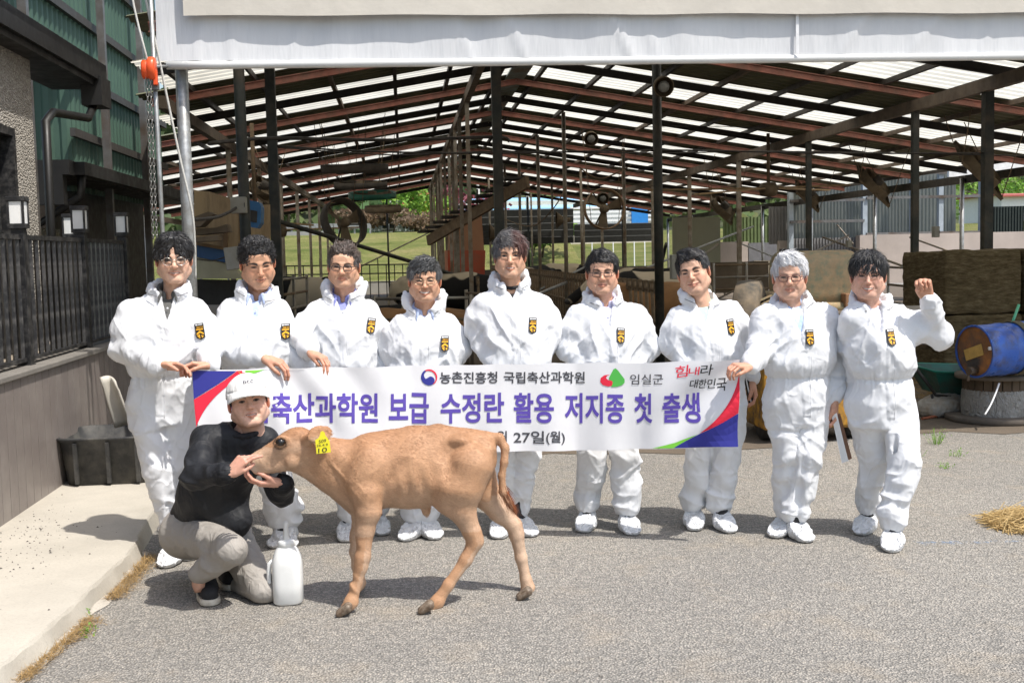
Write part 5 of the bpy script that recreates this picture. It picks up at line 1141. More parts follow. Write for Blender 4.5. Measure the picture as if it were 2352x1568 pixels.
# leaves: clump trees
def leaf_mat(name, c):
    m = bpy.data.materials.new(name); n = NT(m); a = n.n('ShaderNodeAttribute', attribute_name='Col'); c_ = n.mix(1.0, a.outputs['Color'], C4(c), 'MULTIPLY')
    b = n.bsdf(c_, 0.6, 0, None, 0.3); tr = n.n('ShaderNodeBsdfTranslucent'); n.l(c_, tr.inputs[0]); mx = n.n('ShaderNodeMixShader'); mx.inputs[0].default_value = 0.3; n.l(b.outputs[0], mx.inputs[1]); n.l(tr.outputs[0], mx.inputs[2]); n.l(mx.outputs[0], n.out.inputs[0]); return m
M_BARK = mat('bark', (0.09, 0.07, 0.05), 0.9, var=0.3, bump=0.6, bscale=12)
def crown_mesh(seed, w, h, nl, leaf, lobes=9):
    rs = np.random.RandomState(seed); cs = [(rs.uniform(-.55, .55) * w, rs.uniform(-.55, .55) * w, rs.uniform(0.25, 0.9) * h, rs.uniform(.25, .45) * w) for _ in range(lobes)]
    i = rs.randint(0, lobes, nl); c = np.array(cs)[i]; d = rs.randn(nl, 3); d /= np.linalg.norm(d, axis=1)[:, None]; r = c[:, 3] * (0.55 + 0.5 * rs.rand(nl)); p = c[:, :3] + d * r[:, None] * np.array((1, 1, min(0.8, 0.8 * h / w)))
    a = rs.randn(nl, 3); b = rs.randn(nl, 3); a /= np.linalg.norm(a, axis=1)[:, None]; b = np.cross(a, b); b /= np.linalg.norm(b, axis=1)[:, None]; s = leaf * (0.6 + 0.8 * rs.rand(nl))[:, None]
    V = np.stack([p - a * s - b * s * .6, p + a * s - b * s * .6, p + a * s + b * s * .6, p - a * s + b * s * .6], 1).reshape(-1, 3); F = np.arange(nl * 4).reshape(-1, 4)
    t = np.repeat(0.65 + 0.6 * rs.rand(nl), 4); col = np.stack([t * (0.9 + 0.2 * np.repeat(rs.rand(nl), 4)), t, t * 0.9], 1); return quadmesh('crown', V, F, col, False)
def tree(pos, w, h, cm, seed, label, trunk=0.35, nl=1400, leaf=0.12, group=None, name='tree'):
    t = empty(name, pos, label, 'tree', group); x, y, z = pos
    mb = MB(); mb.tube([(x, y, z - 0.3), (x + 0.05 * w, y, z + h * 0.4), (x + 0.02 * w, y, z + h * 0.75)], [0.04 * h, 0.028 * h, 0.01 * h], 7)
    for q in range(4):
        a = q * 1.7 + seed; mb.tube([(x + 0.05*w, y, z + h * (0.3 + 0.08 * q)), (x + math.cos(a) * w * .35, y + math.sin(a) * w * .35, z + h * (0.6 + 0.07 * q))], [0.018 * h, 0.006 * h], 5)
    mb.build('trunk', M_BARK, t); me = crown_mesh(seed, w, h, nl, leaf); me.transform(Matrix.Translation((x, y, z + h * 0.12))); link('crown', me, cm, t); return t
L_SPRING = leaf_mat('spring_leaf', (0.20, 0.36, 0.06)); L_DARK = leaf_mat('dark_leaf', (0.05, 0.10, 0.035)); L_PINK = leaf_mat('maroon_leaf', (0.22, 0.06, 0.09)); L_YEL = leaf_mat('yellow_leaf', (0.45, 0.42, 0.05)); L_TWIG = leaf_mat('dry_twigs', (0.20, 0.14, 0.10)); L_MID = leaf_mat('mid_leaf', (0.09, 0.16, 0.05))
# wooded hills: terrain with a canopy of leaf clumps
def hill(name, x0, x1, y, h, seed, m, n=42000, leaf=0.9):
    rs = np.random.RandomState(seed); mb = MB(); nx, ny = 60, 14; vs = []
    H = lambda x, t: h * (t ** 0.7) * (0.8 + 0.25 * float(fbm(np.array([[x * 0.012, t, seed]]), 3, seed)[0]))
    for j in range(ny):
        for i in range(nx): x = x0 + (x1 - x0) * i / (nx - 1); t = j / (ny - 1); vs.append((x, y + 140 * t, H(x, t)))
    mb.add(vs, [(j*nx+i, j*nx+i+1, (j+1)*nx+i+1, (j+1)*nx+i) for j in range(ny-1) for i in range(nx-1)], 0, True); tag(mb.build(name, mat(name + '_soil', (0.06, 0.07, 0.03), 0.9, var=0.4, scale=0.05)), kind='structure')
    V = np.array(vs).reshape(ny, nx, 3); ti = rs.rand(n) * (ny - 1.001); xi = rs.rand(n) * (nx - 1.001); P0 = V[ti.astype(int), xi.astype(int)]; P1 = V[ti.astype(int) + 1, xi.astype(int) + 1]; p = P0 + (P1 - P0) * rs.rand(n, 3)
    hgt = 2.5 + 3 * vnoise(p * 0.12, seed) + 3 * rs.rand(n); p[:, 2] += np.maximum(hgt, 0)
    a = rs.randn(n, 3); b = np.cross(a, rs.randn(n, 3)); a /= np.linalg.norm(a, axis=1)[:, None]; b /= np.linalg.norm(b, axis=1)[:, None]; s = leaf * (0.5 + rs.rand(n))[:, None]
    Q = np.stack([p - a*s - b*s, p + a*s - b*s, p + a*s + b*s, p - a*s + b*s], 1).reshape(-1, 3); c = np.repeat(0.6 + 0.5 * (vnoise(p * 0.08, seed + 2) * 0.5 + 0.5) + 0.3 * rs.rand(n), 4); hue = np.repeat(vnoise(p * 0.05, seed + 5), 4)
    tag(link(name + '_woods', quadmesh('woods', Q, np.arange(n * 4).reshape(-1, 4), np.stack([c * (1 + 0.35 * hue), c, c * 0.9], 1), False), m), 'far wooded hillside behind the village', 'woods', kind='stuff')
hill('hill', -150, 260, 200, 60, 3, leaf_mat('hill_leaf', (0.085, 0.125, 0.05)))
# container, house, blue-roofed shed
def building(name, label, x0, x1, y, d, z0, zw, ridge, wm, rm, windows=(), over=0.4):
    b = empty(name, ((x0 + x1) / 2, y, z0), label, 'building'); mb = MB(); mb.box((x0, y, z0 - 1), (x1, y + d, zw)); mb.build('wall', wm, b)
    mb = MB(); o = over; ym = y + d / 2
    mb.add([(x0 - o, y - o, zw), (x1 + o, y - o, zw), (x1 + o - (0.0), ym, ridge), (x0 - o, ym, ridge), (x1 + o, y + d + o, zw), (x0 - o, y + d + o, zw), (x0 - o, y - o, zw - 0.12), (x1 + o, y - o, zw - 0.12)], [(0, 1, 2, 3), (3, 2, 4, 5), (0, 3, 5), (1, 4, 2), (6, 7, 1, 0)]); mb.build('roof', rm, b)
    for wx, wz, ww, wh in windows:
        f = MB(); f.box((wx - ww/2 - .06, y - 0.08, wz - wh/2 - .06), (wx + ww/2 + .06, y - 0.02, wz + wh/2 + .06)); fr = f.build('window', M_PWHITE, b); g = MB(); g.box((wx - ww/2, y - 0.10, wz - wh/2), (wx + ww/2, y - 0.085, wz + wh/2)); g.build('pane', M_DKGLASS, fr)
    return b
ct = empty('container', P(905, 528, 78), 'pale green corrugated site container beyond the grass bank', 'container')
a, b = P(850, 497, 78), P(966, 530, 78); M_CONT = mat('pale_green_paint', (0.42, 0.47, 0.44), 0.5, var=0.06, scale=0.4)
corr('front_sheet', (a.x, 78, b.z), (b.x - a.x, 0, 0), (0, 0, a.z - b.z), 26, -0.05, M_CONT, ct); corr('end_sheet', (a.x, 80.4, b.z), (0, -2.4, 0), (0, 0, a.z - b.z), 16, -0.05, M_CONT, ct)
mb = MB(); mb.box((a.x - .05, 77.95, a.z), (b.x + .05, 80.5, a.z + .12)); mb.build('roof', M_CONT, ct); w0 = P(893, 512, 77.9); mb = MB(); mb.box((w0.x - .5, 77.88, w0.z - .45), (w0.x + .5, 77.95, w0.z + .45)); wf = mb.build('window', M_PWHITE, ct)
for sx in (-1, 1):
    mb = MB(); mb.box((w0.x + sx * .25 - .2, 77.85, w0.z - .36), (w0.x + sx * .25 + .2, 77.875, w0.z + .36)); mb.build('pane', M_DKGLASS, wf)
c0 = P(860, 505, 92); c1 = P(1045, 505, 92)
bh = building('house', 'traditional house with dark tiled roof and orange gable behind the container', P(935, 500, 105).x, P(1010, 500, 105).x + 2, 105, 9, 3.5, P(960, 478, 105).z, P(960, 452, 105).z, mat('dim_timber', (0.10, 0.075, 0.06), 0.8), mat('dark_tiles', (0.045, 0.045, 0.05), 0.7, var=0.3, scale=0.8), ((P(948, 488, 105).x, P(948, 492, 105).z, 1.0, 0.8),), 1.0)
g = P(968, 456, 101); mb = MB(); w = 2.6; h_ = 1.5; mb.add([(g.x - w, 101, g.z - h_ * .5), (g.x + w, 101, g.z - h_ * .5), (g.x, 101, g.z + h_ * .6), (g.x - w, 104, g.z - h_ * .5), (g.x + w, 104, g.z - h_ * .5), (g.x, 108, g.z + h_ * .6)], [(0, 1, 2), (0, 2, 5, 3), (1, 4, 5, 2)]); mb.build('gable', mat('orange_gable', (0.36, 0.14, 0.06), 0.7), bh)
M_BLUEROOF = mat('pale_blue_roof', (0.30, 0.55, 0.78), 0.5, var=0.06, scale=0.3); M_CREAM = mat('cream_wall', (0.55, 0.50, 0.40), 0.8)
q0, q1 = P(1005, 478, 98), P(1520, 478, 98)
bs = building('blue_shed', 'long shed with pale blue roof and cream band behind the barn', q0.x, q1.x, 98, 16, 3.0, P(1200, 479, 98).z, P(1200, 452, 104).z, M_CREAM, M_BLUEROOF, (), 0.5)
mb = MB(); mb.box((q0.x, 99.5, P(1200, 470, 99).z - 0.1), (q1.x, 99.6, P(1200, 461, 99).z)); mb.build('cream_band', M_CREAM, bs)
# blue gate and white railings of the neighbour yard
nb_ = empty('neighbour_shed', P(1420, 520, 70), 'white-slatted open shed with a bright blue door', 'building')
a, b = P(1310, 478, 70), P(1505, 514, 70)
for i in range(5):
    z = b.z + (a.z - b.z) * i / 4; mb = MB(); mb.beam((a.x, 70, z), (b.x, 70, z), 0.05, 0.14); mb.build('slat', M_PWHITE, nb_)
for i in range(9):
    x = a.x + (b.x - a.x) * i / 8; mb = MB(); mb.beam((x, 70.1, 0.3), (x, 70.1, a.z), 0.06, 0.06); mb.build('post', M_PWHITE, nb_)
mb = MB(); d0, d1 = P(1450, 475, 69.8), P(1488, 513, 69.8); mb.box((d0.x, 69.7, d1.z), (d1.x, 69.9, d0.z)); mb.build('door', mat('bright_blue', (0.02, 0.22, 0.62), 0.5, var=0.08), nb_)
mb = MB(); mb.box((a.x, 74, b.z - .1), (b.x, 74.2, a.z)); mb.build('back_wall', mat('grey_back', (0.4, 0.42, 0.42), 0.8), nb_)
# dark slatted panels closing the far end of the barn
def dark_panel(u0, v0, u1, v1, Y, label):
    a, b = P(u0, v0, Y), P(u1, v1, Y); p = empty('end_panel', ((a.x + b.x) / 2, Y, min(a.z, b.z)), label, 'panel'); n = max(3, int((a.z - b.z) / 0.28)); zt, zb = a.z, b.z
    for i in range(n):
        z0 = zb + (zt - zb) * i / n; mb = MB(); mb.add([(a.x, Y, z0), (b.x, Y, z0), (b.x, Y - 0.05, z0 + (zt - zb) / n * .9), (a.x, Y - 0.05, z0 + (zt - zb) / n * .9), (b.x, Y, z0 + (zt - zb) / n), (a.x, Y, z0 + (zt - zb) / n)], [(0, 1, 2, 3), (3, 2, 4, 5)]); mb.build('board', mat('dark_panel', (0.035, 0.037, 0.034), 0.55, var=0.2), p)
dark_panel(1100, 483, 1318, 558, 49.2, 'dark horizontal-ribbed end panel of the barn, tall with a small torn hole'); dark_panel(1318, 515, 1522, 553, 49.3, 'lower dark ribbed end panel beside the tall one')
# end kerb walls
for u0, u1, v0, v1, lab in ((1110, 1515, 620, 650, 'dark concrete kerb wall at the far barn end'),):
    a, b = P(u0, v0, 47.5), P(u1, v1, 47.5); mb = MB(); mb.box((a.x, 47.5, 0), (b.x, 47.8, a.z)); tag(mb.build('kerb_wall', concrete('dark_kerb', (0.09, 0.08, 0.07), 1)), lab, 'wall')
# trees and bushes
tree(P(955, 530, 76), 3.4, 3.6, L_SPRING, 5, 'bright spring-green tree beside the pale green container', nl=1600, leaf=0.11)
tree(P(1000, 545, 84), 2.2, 2.4, L_YEL, 6, 'small yellow-green shrub beyond the red machine', nl=800, leaf=0.10); tree(P(1075, 548, 84), 3.6, 3.4, L_PINK, 7, 'maroon-leaved tree glimpsed above the red machine', nl=1200, leaf=0.12)
tree(P(660, 520, 80), 4, 3.0, L_MID, 8, 'leafy bush on the bank behind the tilted ring fan', nl=1600, leaf=0.16); tree(P(745, 510, 112), 5, 5, L_MID, 9, 'tall green tree behind the flat hanging fans', nl=1800, leaf=0.2)
tree(P(900, 536, 74), 5, 1.5, L_TWIG, 12, 'brown brushwood heap in front of the container', nl=3000, leaf=0.10, name='brushwood')
for i, (u, v, Y) in enumerate(((1225, 575, 56), (1245, 578, 57), (2110, 560, 60), (2250, 500, 90), (2050, 470, 110))): tree(P(u, v, Y), 2 + i * .8, 0.9 + i * .7, L_SPRING if i % 2 else L_MID, 20 + i, ['low green bush on the road verge past the barn', 'bushy verge plant beside the farm road', 'green bush beyond the concrete wall', 'roadside tree on the slope beyond the concrete shed', 'far tree above the translucent sheets'][i], nl=900, leaf=0.13)
# utility poles
for i, (u, v0, v1, Y) in enumerate(((930, 380, 480, 110), (940, 400, 480, 118), (897, 430, 540, 84), (1048, 400, 520, 86), (1100, 410, 500, 95), (1212, 390, 470, 90))):
    a, b = P(u, v0, Y), P(u, v1, Y); t = empty('utility_pole', (b.x, Y, b.z), ['pale concrete utility pole with transformer above the house', 'utility pole just behind the transformer pole', 'plain pole beside the container', 'grey pole seen between the barn columns', 'slim pole behind the conveyor', 'pole rising behind the blue shed'][i], 'pole', 'utility poles in the village'); mb = MB(); mb.tube([(b.x, Y, 1.5), (b.x, Y, a.z + 1.5)], [0.17, 0.12], 8); mb.build('shaft', mat('pole_concrete', (0.45, 0.45, 0.43), 0.8), t)
    mb = MB(); mb.beam((b.x - 1.0, Y - .1, a.z), (b.x + 1.0, Y - .1, a.z), 0.1, 0.12); mb.build('crossarm', M_STEELGREY, t)
    if i == 0:
        for sx in (-1, 1): mb = MB(); mb.lathe([(0, 0), (.38, 0), (.38, 1.1), (0, 1.15)], 12, Matrix.Translation((b.x + sx * .55, Y - .3, P(930, 425, Y).z - .6))); mb.build('transformer', M_PWHITE, t)
# road guard rail on the bank
gr = empty('guard_rail', P(700, 520, 68), 'steel guard rail along the road above the grass bank', 'rail'); a, b = P(560, 520, 68), P(850, 519, 68); mb = MB(); mb.beam(a, b, 0.06, 0.3); mb.build('rail', M_GALV, gr)
for i in range(9): p = a + (b - a) * (i / 8); mb = MB(); mb.beam((p.x, 68.1, p.z - 1.2), (p.x, 68.1, p.z + .1), 0.1, 0.1); mb.build('post', M_GALV, gr)
mb = MB(); a, b = P(540, 535, 67), P(760, 552, 67); mb.box((a.x, 67.0, b.z), (b.x, 67.4, a.z)); tag(mb.build('retaining_wall', concrete('retaining', (0.30, 0.30, 0.29), 1)), 'grey retaining wall below the guard rail', 'wall')
# far yard fence of thin bars
yf = empty('yard_fence', P(800, 650, 46), 'thin dark bar fence at the far edge of the cow yard', 'fence'); a, b = P(600, 612, 46), P(1000, 606, 46)
for dz in (0, -.35, -.7): mb = MB(); mb.beam(a + Vector((0, 0, dz)), b + Vector((0, 0, dz)), 0.04, 0.05); mb.build('rail', M_BLK, yf)
for i in range(22): p = a + (b - a) * (i / 21); mb = MB(); mb.beam((p.x, 46, 0.004), (p.x, 46, p.z + (.3 if i % 7 == 0 else .02)), 0.04, 0.04); mb.build('bar', M_BLK, yf)
# ---------------------------------------------------------------- right side: neighbouring building with translucent sheets
M_PINKC = concrete('pink_concrete', (0.50, 0.43, 0.38), 0.7, (0.36, 0.31, 0.27), 0.2); M_GREYSHEET = mat('grey_sheet', (0.20, 0.195, 0.19), 0.6, var=0.1, scale=1); M_CLEAR = thin_sheet('weathered_clear_sheet', (0.32, 0.34, 0.31), 0.65)
rb = empty('silage_shed', P(2000, 620, 32), 'concrete-walled shed with weathered translucent sheets beyond the barn eave', 'building')
def panel(nm, u0, v0, u1, v1, Y, m, waves=0, t=0.1):
    a, b = P(u0, v0, Y), P(u1, v1, Y)
    if waves: return corr(nm, (a.x, Y, b.z), (b.x - a.x, 0, 0), (0, 0, a.z - b.z), waves, -0.04, m, rb)
    mb = MB(); mb.box((a.x, Y, b.z), (b.x, Y + t, a.z)); return mb.build(nm, m, rb)
panel('concrete_wall', 1975, 540, 2420, 640, 32, M_PINKC, 0, 0.3); panel('concrete_wall', 1790, 553, 1852, 660, 33, M_PINKC, 0, 0.2); panel('dark_tidemark', 2095, 592, 2300, 660, 31.9, mat('tar_stain', (0.05, 0.045, 0.042), 0.85, var=0.4, scale=1.5))
panel('grey_wall', 1815, 548, 1980, 660, 32.6, M_GREYSHEET, 24); panel('clear_sheet', 1812, 418, 1978, 545, 32.7, M_CLEAR, 22); panel('ribbed_sheet', 1765, 475, 1812, 560, 33.2, M_GREYSHEET, 6)
panel('clear_sheet', 1990, 400, 2095, 540, 33.0, M_CLEAR, 14); panel('clear_sheet', 2095, 400, 2195, 540, 33.0, M_CLEAR, 12)
for u in (1815, 1985, 2096, 2160, 2255): a, b = P(u, 395, 32.4), P(u, 560, 32.4); mb = MB(); mb.beam((a.x, 32.4, 0), (a.x, 32.4, a.z + .3), 0.14, 0.14); mb.build('frame_post', mat('blue_grey_steel', (0.35, 0.40, 0.44), 0.5), rb)
for v, u0, u1 in ((462, 1815, 1985), (510, 1815, 1985), (400, 1985, 2420), (455, 1990, 2260), (538, 1990, 2260)): a, b = P(u0, v, 32.3), P(u1, v - (u1 - u0) * .02, 32.3); mb = MB(); mb.beam(a, b, 0.07, 0.08); mb.build('girt', M_STEELGREY, rb)
panel('dark_stack', 2258, 475, 2352, 540, 36, mat('dark_green_stack', (0.02, 0.03, 0.025), 0.7), 14)
panel('white_eave', 2180, 372, 2420, 402, 30, mat('white_fascia', (0.75, 0.75, 0.74), 0.5))
ws = building('white_house', 'small white house with red roof edge beyond the concrete shed', P(2300, 470, 75).x, P(2420, 470, 75).x, 75, 6, P(2320, 475, 75).z, P(2320, 448, 75).z, P(2320, 440, 75).z, M_PWHITE, mat('red_edge', (0.4, 0.1, 0.08), 0.6))
hill('side_hill', 20, 300, 130, 26, 9, leaf_mat('side_leaf', (0.13, 0.17, 0.06)), 20000, 0.6)
# green corrugated partition and pale tank in the middle distance
panel('green_partition', 1660, 500, 1790, 558, 38, mat('olive_green_sheet', (0.12, 0.16, 0.06), 0.6, var=0.2), 16); panel('pale_wall', 1545, 500, 1655, 610, 36, mat('pale_olive', (0.28, 0.28, 0.20), 0.7, var=0.1, scale=1), 0); panel('lower_wall', 1655, 556, 1720, 612, 37, M_PINKC); panel('lower_wall', 1718, 558, 1785, 612, 37, mat('slate_panel', (0.17, 0.17, 0.18), 0.6)); panel('timber_wall', 1550, 605, 1765, 670, 28, mat('old_board', (0.12, 0.09, 0.06), 0.85, var=0.3, scale=2))
# ================================================================ CALF
CY = 5.38
def cp(u, v, dy=0.0): return np3(P(u, v, CY + dy))
calf = empty('calf', (P(960, 1400, CY).x, CY, 0), 'golden brown calf with a yellow ear tag standing before the banner', 'calf')
f = Field(np3(P(560, 1000, CY)) + np.array((-0.02, -0.34, 0)) * 1 - np.array((0, 0, 0.9)), np3(P(1235, 960, CY)) + np.array((0.02, 0.36, 0.02)), 0.0072)
f.lo[2]; S_ = (1, 0.74, 1)
f.cone(cp(858, 1084), cp(955, 1074), 0.176, 0.178, 0.0, sc=S_); f.cone(cp(955, 1074), cp(1045, 1066), 0.178, 0.150, 0.05, sc=S_); f.cone(cp(1045, 1068), cp(1086, 1052), 0.158, 0.116, 0.05, sc=(1, 0.85, 1))
f.cone(cp(850, 1030), cp(1010, 1008), 0.060, 0.055, 0.05); f.cone(cp(1010, 1008), cp(1110, 1016), 0.055, 0.050, 0.05)            # spine
for s in (-1, 1):
    f.ell(cp(1056, 1014, s * 0.088), (0.050, 0.036, 0.028), 0.03); f.ell(cp(1122, 1032, s * 0.055), (0.03, 0.03, 0.03), 0.03)      # hooks and pins
    f.ell(cp(1036, 1040, s * 0.150), (0.060, 0.042, 0.050), 0.045, sub=True)                                                      # flank hollow
    f.ell(cp(1085, 1062, s * 0.145), (0.04, 0.025, 0.035), 0.04, sub=True)
    f.ell(cp(838, 1088, s * 0.105), (0.07, 0.05, 0.125), 0.05, rot_xyz(0, 0.3, 0))                                              # shoulder blade
# neck and head
f.cone(cp(838, 1092), cp(770, 1062), 0.135, 0.100, 0.05, sc=(1, 0.72, 1)); f.cone(cp(770, 1060), cp(712, 1032), 0.100, 0.072, 0.04, sc=(1, 0.78, 1))
f.cone(cp(822, 1150), cp(760, 1105), 0.065, 0.045, 0.05); f.cone(cp(760, 1105), cp(690, 1072), 0.045, 0.035, 0.05)               # throat and dewlap
f.cone(cp(700, 1030), cp(665, 1028), 0.072, 0.066, 0.03, sc=(1, 0.85, 1)); f.cone(cp(672, 1012), cp(600, 1052), 0.054, 0.040, 0.025, sc=(1, 0.95, 1)); f.cone(cp(668, 1060), cp(592, 1077), 0.040, 0.027, 0.03)
f.cone(cp(598, 1056), cp(581, 1060), 0.042, 0.038, 0.015, sc=(1, 1.05, 1)); f.ell(cp(690, 996), (0.042, 0.045, 0.030), 0.03)
for s in (-1, 1):
    f.ell(cp(648, 1011, s * 0.056), (0.032, 0.016, 0.027), 0.012); f.ell(cp(645, 1014.5, s * 0.070), (0.025, 0.014, 0.019), 0.005, sub=True)
    f.ell(cp(578, 1051, s * 0.026), (0.008, 0.008, 0.006), 0.004, sub=True); f.ell(cp(672, 1060, s * 0.045), (0.03, 0.02, 0.03), 0.02)
f.cone(cp(570, 1076, -0.06), cp(612, 1071, -0.055), 0.003, 0.002, 0.004, sub=True)                                             # mouth line
# ears
f.cone(cp(704, 1010, -0.06), cp(722, 1002, -0.095), 0.022, 0.026, 0.015); f.ell(cp(734, 997, -0.112), (0.062, 0.014, 0.042), 0.012, rot_xyz(-0.4, -0.22, 0.30)); f.ell(cp(737, 996, -0.130), (0.047, 0.012, 0.028), 0.006, rot_xyz(-0.4, -0.22, 0.30), sub=True)
f.cone(cp(700, 1008, 0.06), cp(712, 998, 0.10), 0.022, 0.024, 0.015); f.ell(cp(722, 997, 0.13), (0.048, 0.012, 0.028), 0.012, rot_xyz(0.5, -0.1, -0.35))
# legs
NF, FF, NH, FH = -0.105, 0.13, -0.10, 0.07
f.chain([cp(842, 1130, NF + .01), cp(846, 1172, NF), cp(838, 1215, NF), cp(833, 1278, NF - .01), cp(829, 1300, NF - .01), cp(817, 1345, NF - .015), cp(807, 1380, NF - .02), cp(795, 1396, NF - .025)], [0.078, 0.060, 0.044, 0.034, 0.029, 0.0235, 0.029, 0.027], 0.02)
f.chain([cp(838, 1130, FF - .03), cp(836, 1180, FF - .02), cp(822, 1230, FF), cp(818, 1262, FF), cp(821, 1300, FF), cp(826, 1338, FF), cp(820, 1350, FF)], [0.075, 0.055, 0.036, 0.032, 0.024, 0.027, 0.026], 0.02)
f.chain([cp(1080, 1070, NH + .02), cp(1066, 1120, NH), cp(1062, 1170, NH), cp(1084, 1222, NH), cp(1092, 1242, NH), cp(1070, 1285, NH - .01), cp(1030, 1342, NH - .02), cp(1005, 1380, NH - .02), cp(990, 1394, NH - .025)], [0.110, 0.090, 0.062, 0.042, 0.037, 0.029, 0.0245, 0.030, 0.028], 0.02)
f.cone(cp(1030, 1120, NH), cp(1025, 1152, NH + .01), 0.075, 0.055, 0.05); f.ell(cp(1097, 1236, NH), (0.020, 0.022, 0.026), 0.015)
f.chain([cp(1090, 1075, FH), cp(1112, 1130, FH), cp(1148, 1175, FH), cp(1180, 1205, FH), cp(1186, 1225, FH), cp(1197, 1280, FH), cp(1208, 1330, FH), cp(1213, 1348, FH), cp(1208, 1362, FH)], [0.100, 0.072, 0.050, 0.037, 0.034, 0.026, 0.024, 0.029, 0.028], 0.02)
f.ell(cp(979, 1172), (0.022, 0.02, 0.028), 0.02)                                                                                 # navel
# tail root
f.chain([cp(1118, 1005), cp(1146, 1006, -0.01), cp(1160, 1028, -0.02), cp(1158, 1060, -0.03), cp(1152, 1092, -0.03), cp(1155, 1128, -0.03), cp(1168, 1150, -0.03), cp(1182, 1172, -0.03)], [0.03, 0.024, 0.020, 0.018, 0.016, 0.017, 0.018, 0.007], 0.012)
V, F = f.surf(); V = smooth_verts(V, F, 1, 0.4); N = vnormals(V, F)
# projected photo coordinates help place the coat's colours
def toUV(V):
    q = V - np3(CPOS); z = q @ np3(CF); return CU + FPX * (q @ np3(CR)) / z, CV - FPX * (q @ np3(CU_)) / z
bn = fbm(V * 9, 3, 5)
fold = np.abs(vnoise((V + 0.05 * np.stack([bn, bn, bn], 1)) @ rot_xyz(0, 0.5, 0) * np.array((16, 6, 5)), 8)) - 0.3
bx, bz = V[:, 0], V[:, 2]
xw = P(845, 1000, CY).x; xr = P(1000, 1000, CY).x; xn = P(720, 1000, CY).x
wt = np.exp(-((bx - (xw + 0.16)) / 0.20) ** 2) * np.clip((bz - 0.42) / 0.15, 0, 1); wn = np.exp(-((bx - (xn + 0.10)) / 0.10) ** 2)
V = V + N * (-0.014 * fold * wt - 0.012 * (np.abs(vnoise(V @ rot_xyz(0, -0.7, 0) * np.array((26, 8, 7)), 9)) - 0.3) * wn + 0.0025 * bn + 0.0035 * np.sin((bx - xw) * 95 + (bz - 0.6) * 20) * np.exp(-((bx - (xw + 0.22)) / 0.13) ** 2) * np.exp(-((bz - 0.60) / 0.11) ** 2))[:, None]
def calf_color(V, N):
    base = np.array((0.50, 0.285, 0.160)); red = np.array((0.37, 0.180, 0.085)); pale = np.array((0.66, 0.49, 0.36)); C = np.tile(base, (len(V), 1))
    z = V[:, 2]; x = V[:, 0]; n1 = fbm(V * 6, 3, 21); n2 = fbm(V * np.array((40, 40, 60)), 2, 23)
    def lay(w, c): C[:] = C * (1 - np.clip(w, 0, 1)[:, None]) + np.array(c) * np.clip(w, 0, 1)[:, None]
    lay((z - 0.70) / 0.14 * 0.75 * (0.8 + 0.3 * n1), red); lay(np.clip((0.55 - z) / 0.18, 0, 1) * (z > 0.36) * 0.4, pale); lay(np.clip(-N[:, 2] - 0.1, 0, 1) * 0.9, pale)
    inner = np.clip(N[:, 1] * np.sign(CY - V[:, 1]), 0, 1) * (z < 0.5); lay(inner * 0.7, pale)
    hx = P(700, 1000, CY).x; lay(np.clip((hx + 0.06 - x) / 0.25, 0, 1) * 0.45 * (z < 0.78), pale)
    lay(np.exp(-(((x - P(645, 0, CY).x) / 0.05) ** 2 + ((z - P(645, 1020, CY).z) / 0.035) ** 2)) * 0.35, pale)
    mz = P(575, 1075, CY); lay(np.exp(-(((x - mz.x) / 0.035) ** 2 + ((z - mz.z) / 0.022) ** 2)) * 0.9, (0.66, 0.56, 0.50))
    ez = P(645, 1014.5, CY); er = np.sqrt(((x - ez.x) / 0.030) ** 2 + ((z - ez.z) / 0.024) ** 2); lay(np.exp(-((er - 1.0) / 0.16) ** 2) * 0.85, (0.03, 0.022, 0.018)); nz = P(573, 1044, CY); lay(np.exp(-(((x - nz.x + 0.005) / 0.020) ** 2 + ((z - nz.z) / 0.022) ** 2)) * 1.5, (0.02, 0.016, 0.014))
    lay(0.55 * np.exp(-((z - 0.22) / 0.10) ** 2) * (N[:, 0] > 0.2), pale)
    tb = P(1170, 1150, CY); lay(np.clip((P(1150, 1128, CY).z - z) / 0.03, 0, 1) * (x > P(1148, 0, CY).x) * (z > P(1150, 1185, CY).z) * np.exp(-((V[:, 1] - CY + 0.03) / 0.05) ** 2), (0.27, 0.085, 0.03))
    et = P(738, 1001, CY); lay(np.exp(-(((x - et.x) / 0.035) ** 2 + ((z - et.z) / 0.018) ** 2)) * (N[:, 1] < -0.2) * 0.8, (0.55, 0.42, 0.30))
    return C * (1 + 0.06 * n2 + 0.08 * n1)[:, None]
def fur_material():
    m = bpy.data.materials.new('calf_coat'); n = NT(m); a = n.n('ShaderNodeAttribute', attribute_name='Col'); o = n.obj()
    h = n.noise(n.mapped(o, (0.5, 1, 1.2), (0, 0.5, 0)), 170, 4, 0.7); st = n.ramp(h, [(0.25, (0.86, 0.86, 0.86)), (0.75, (1.1, 1.1, 1.1))]); c = n.mix(1.0, a.outputs['Color'], st, 'MULTIPLY')
    n.bsdf(c, 0.62, 0, n.bump(h, 0.35, 0.005), 0.4); return m
M_FUR = fur_material(); CC = calf_color(V, N)
link('body', quadmesh('body', V, F, CC), M_FUR, calf)
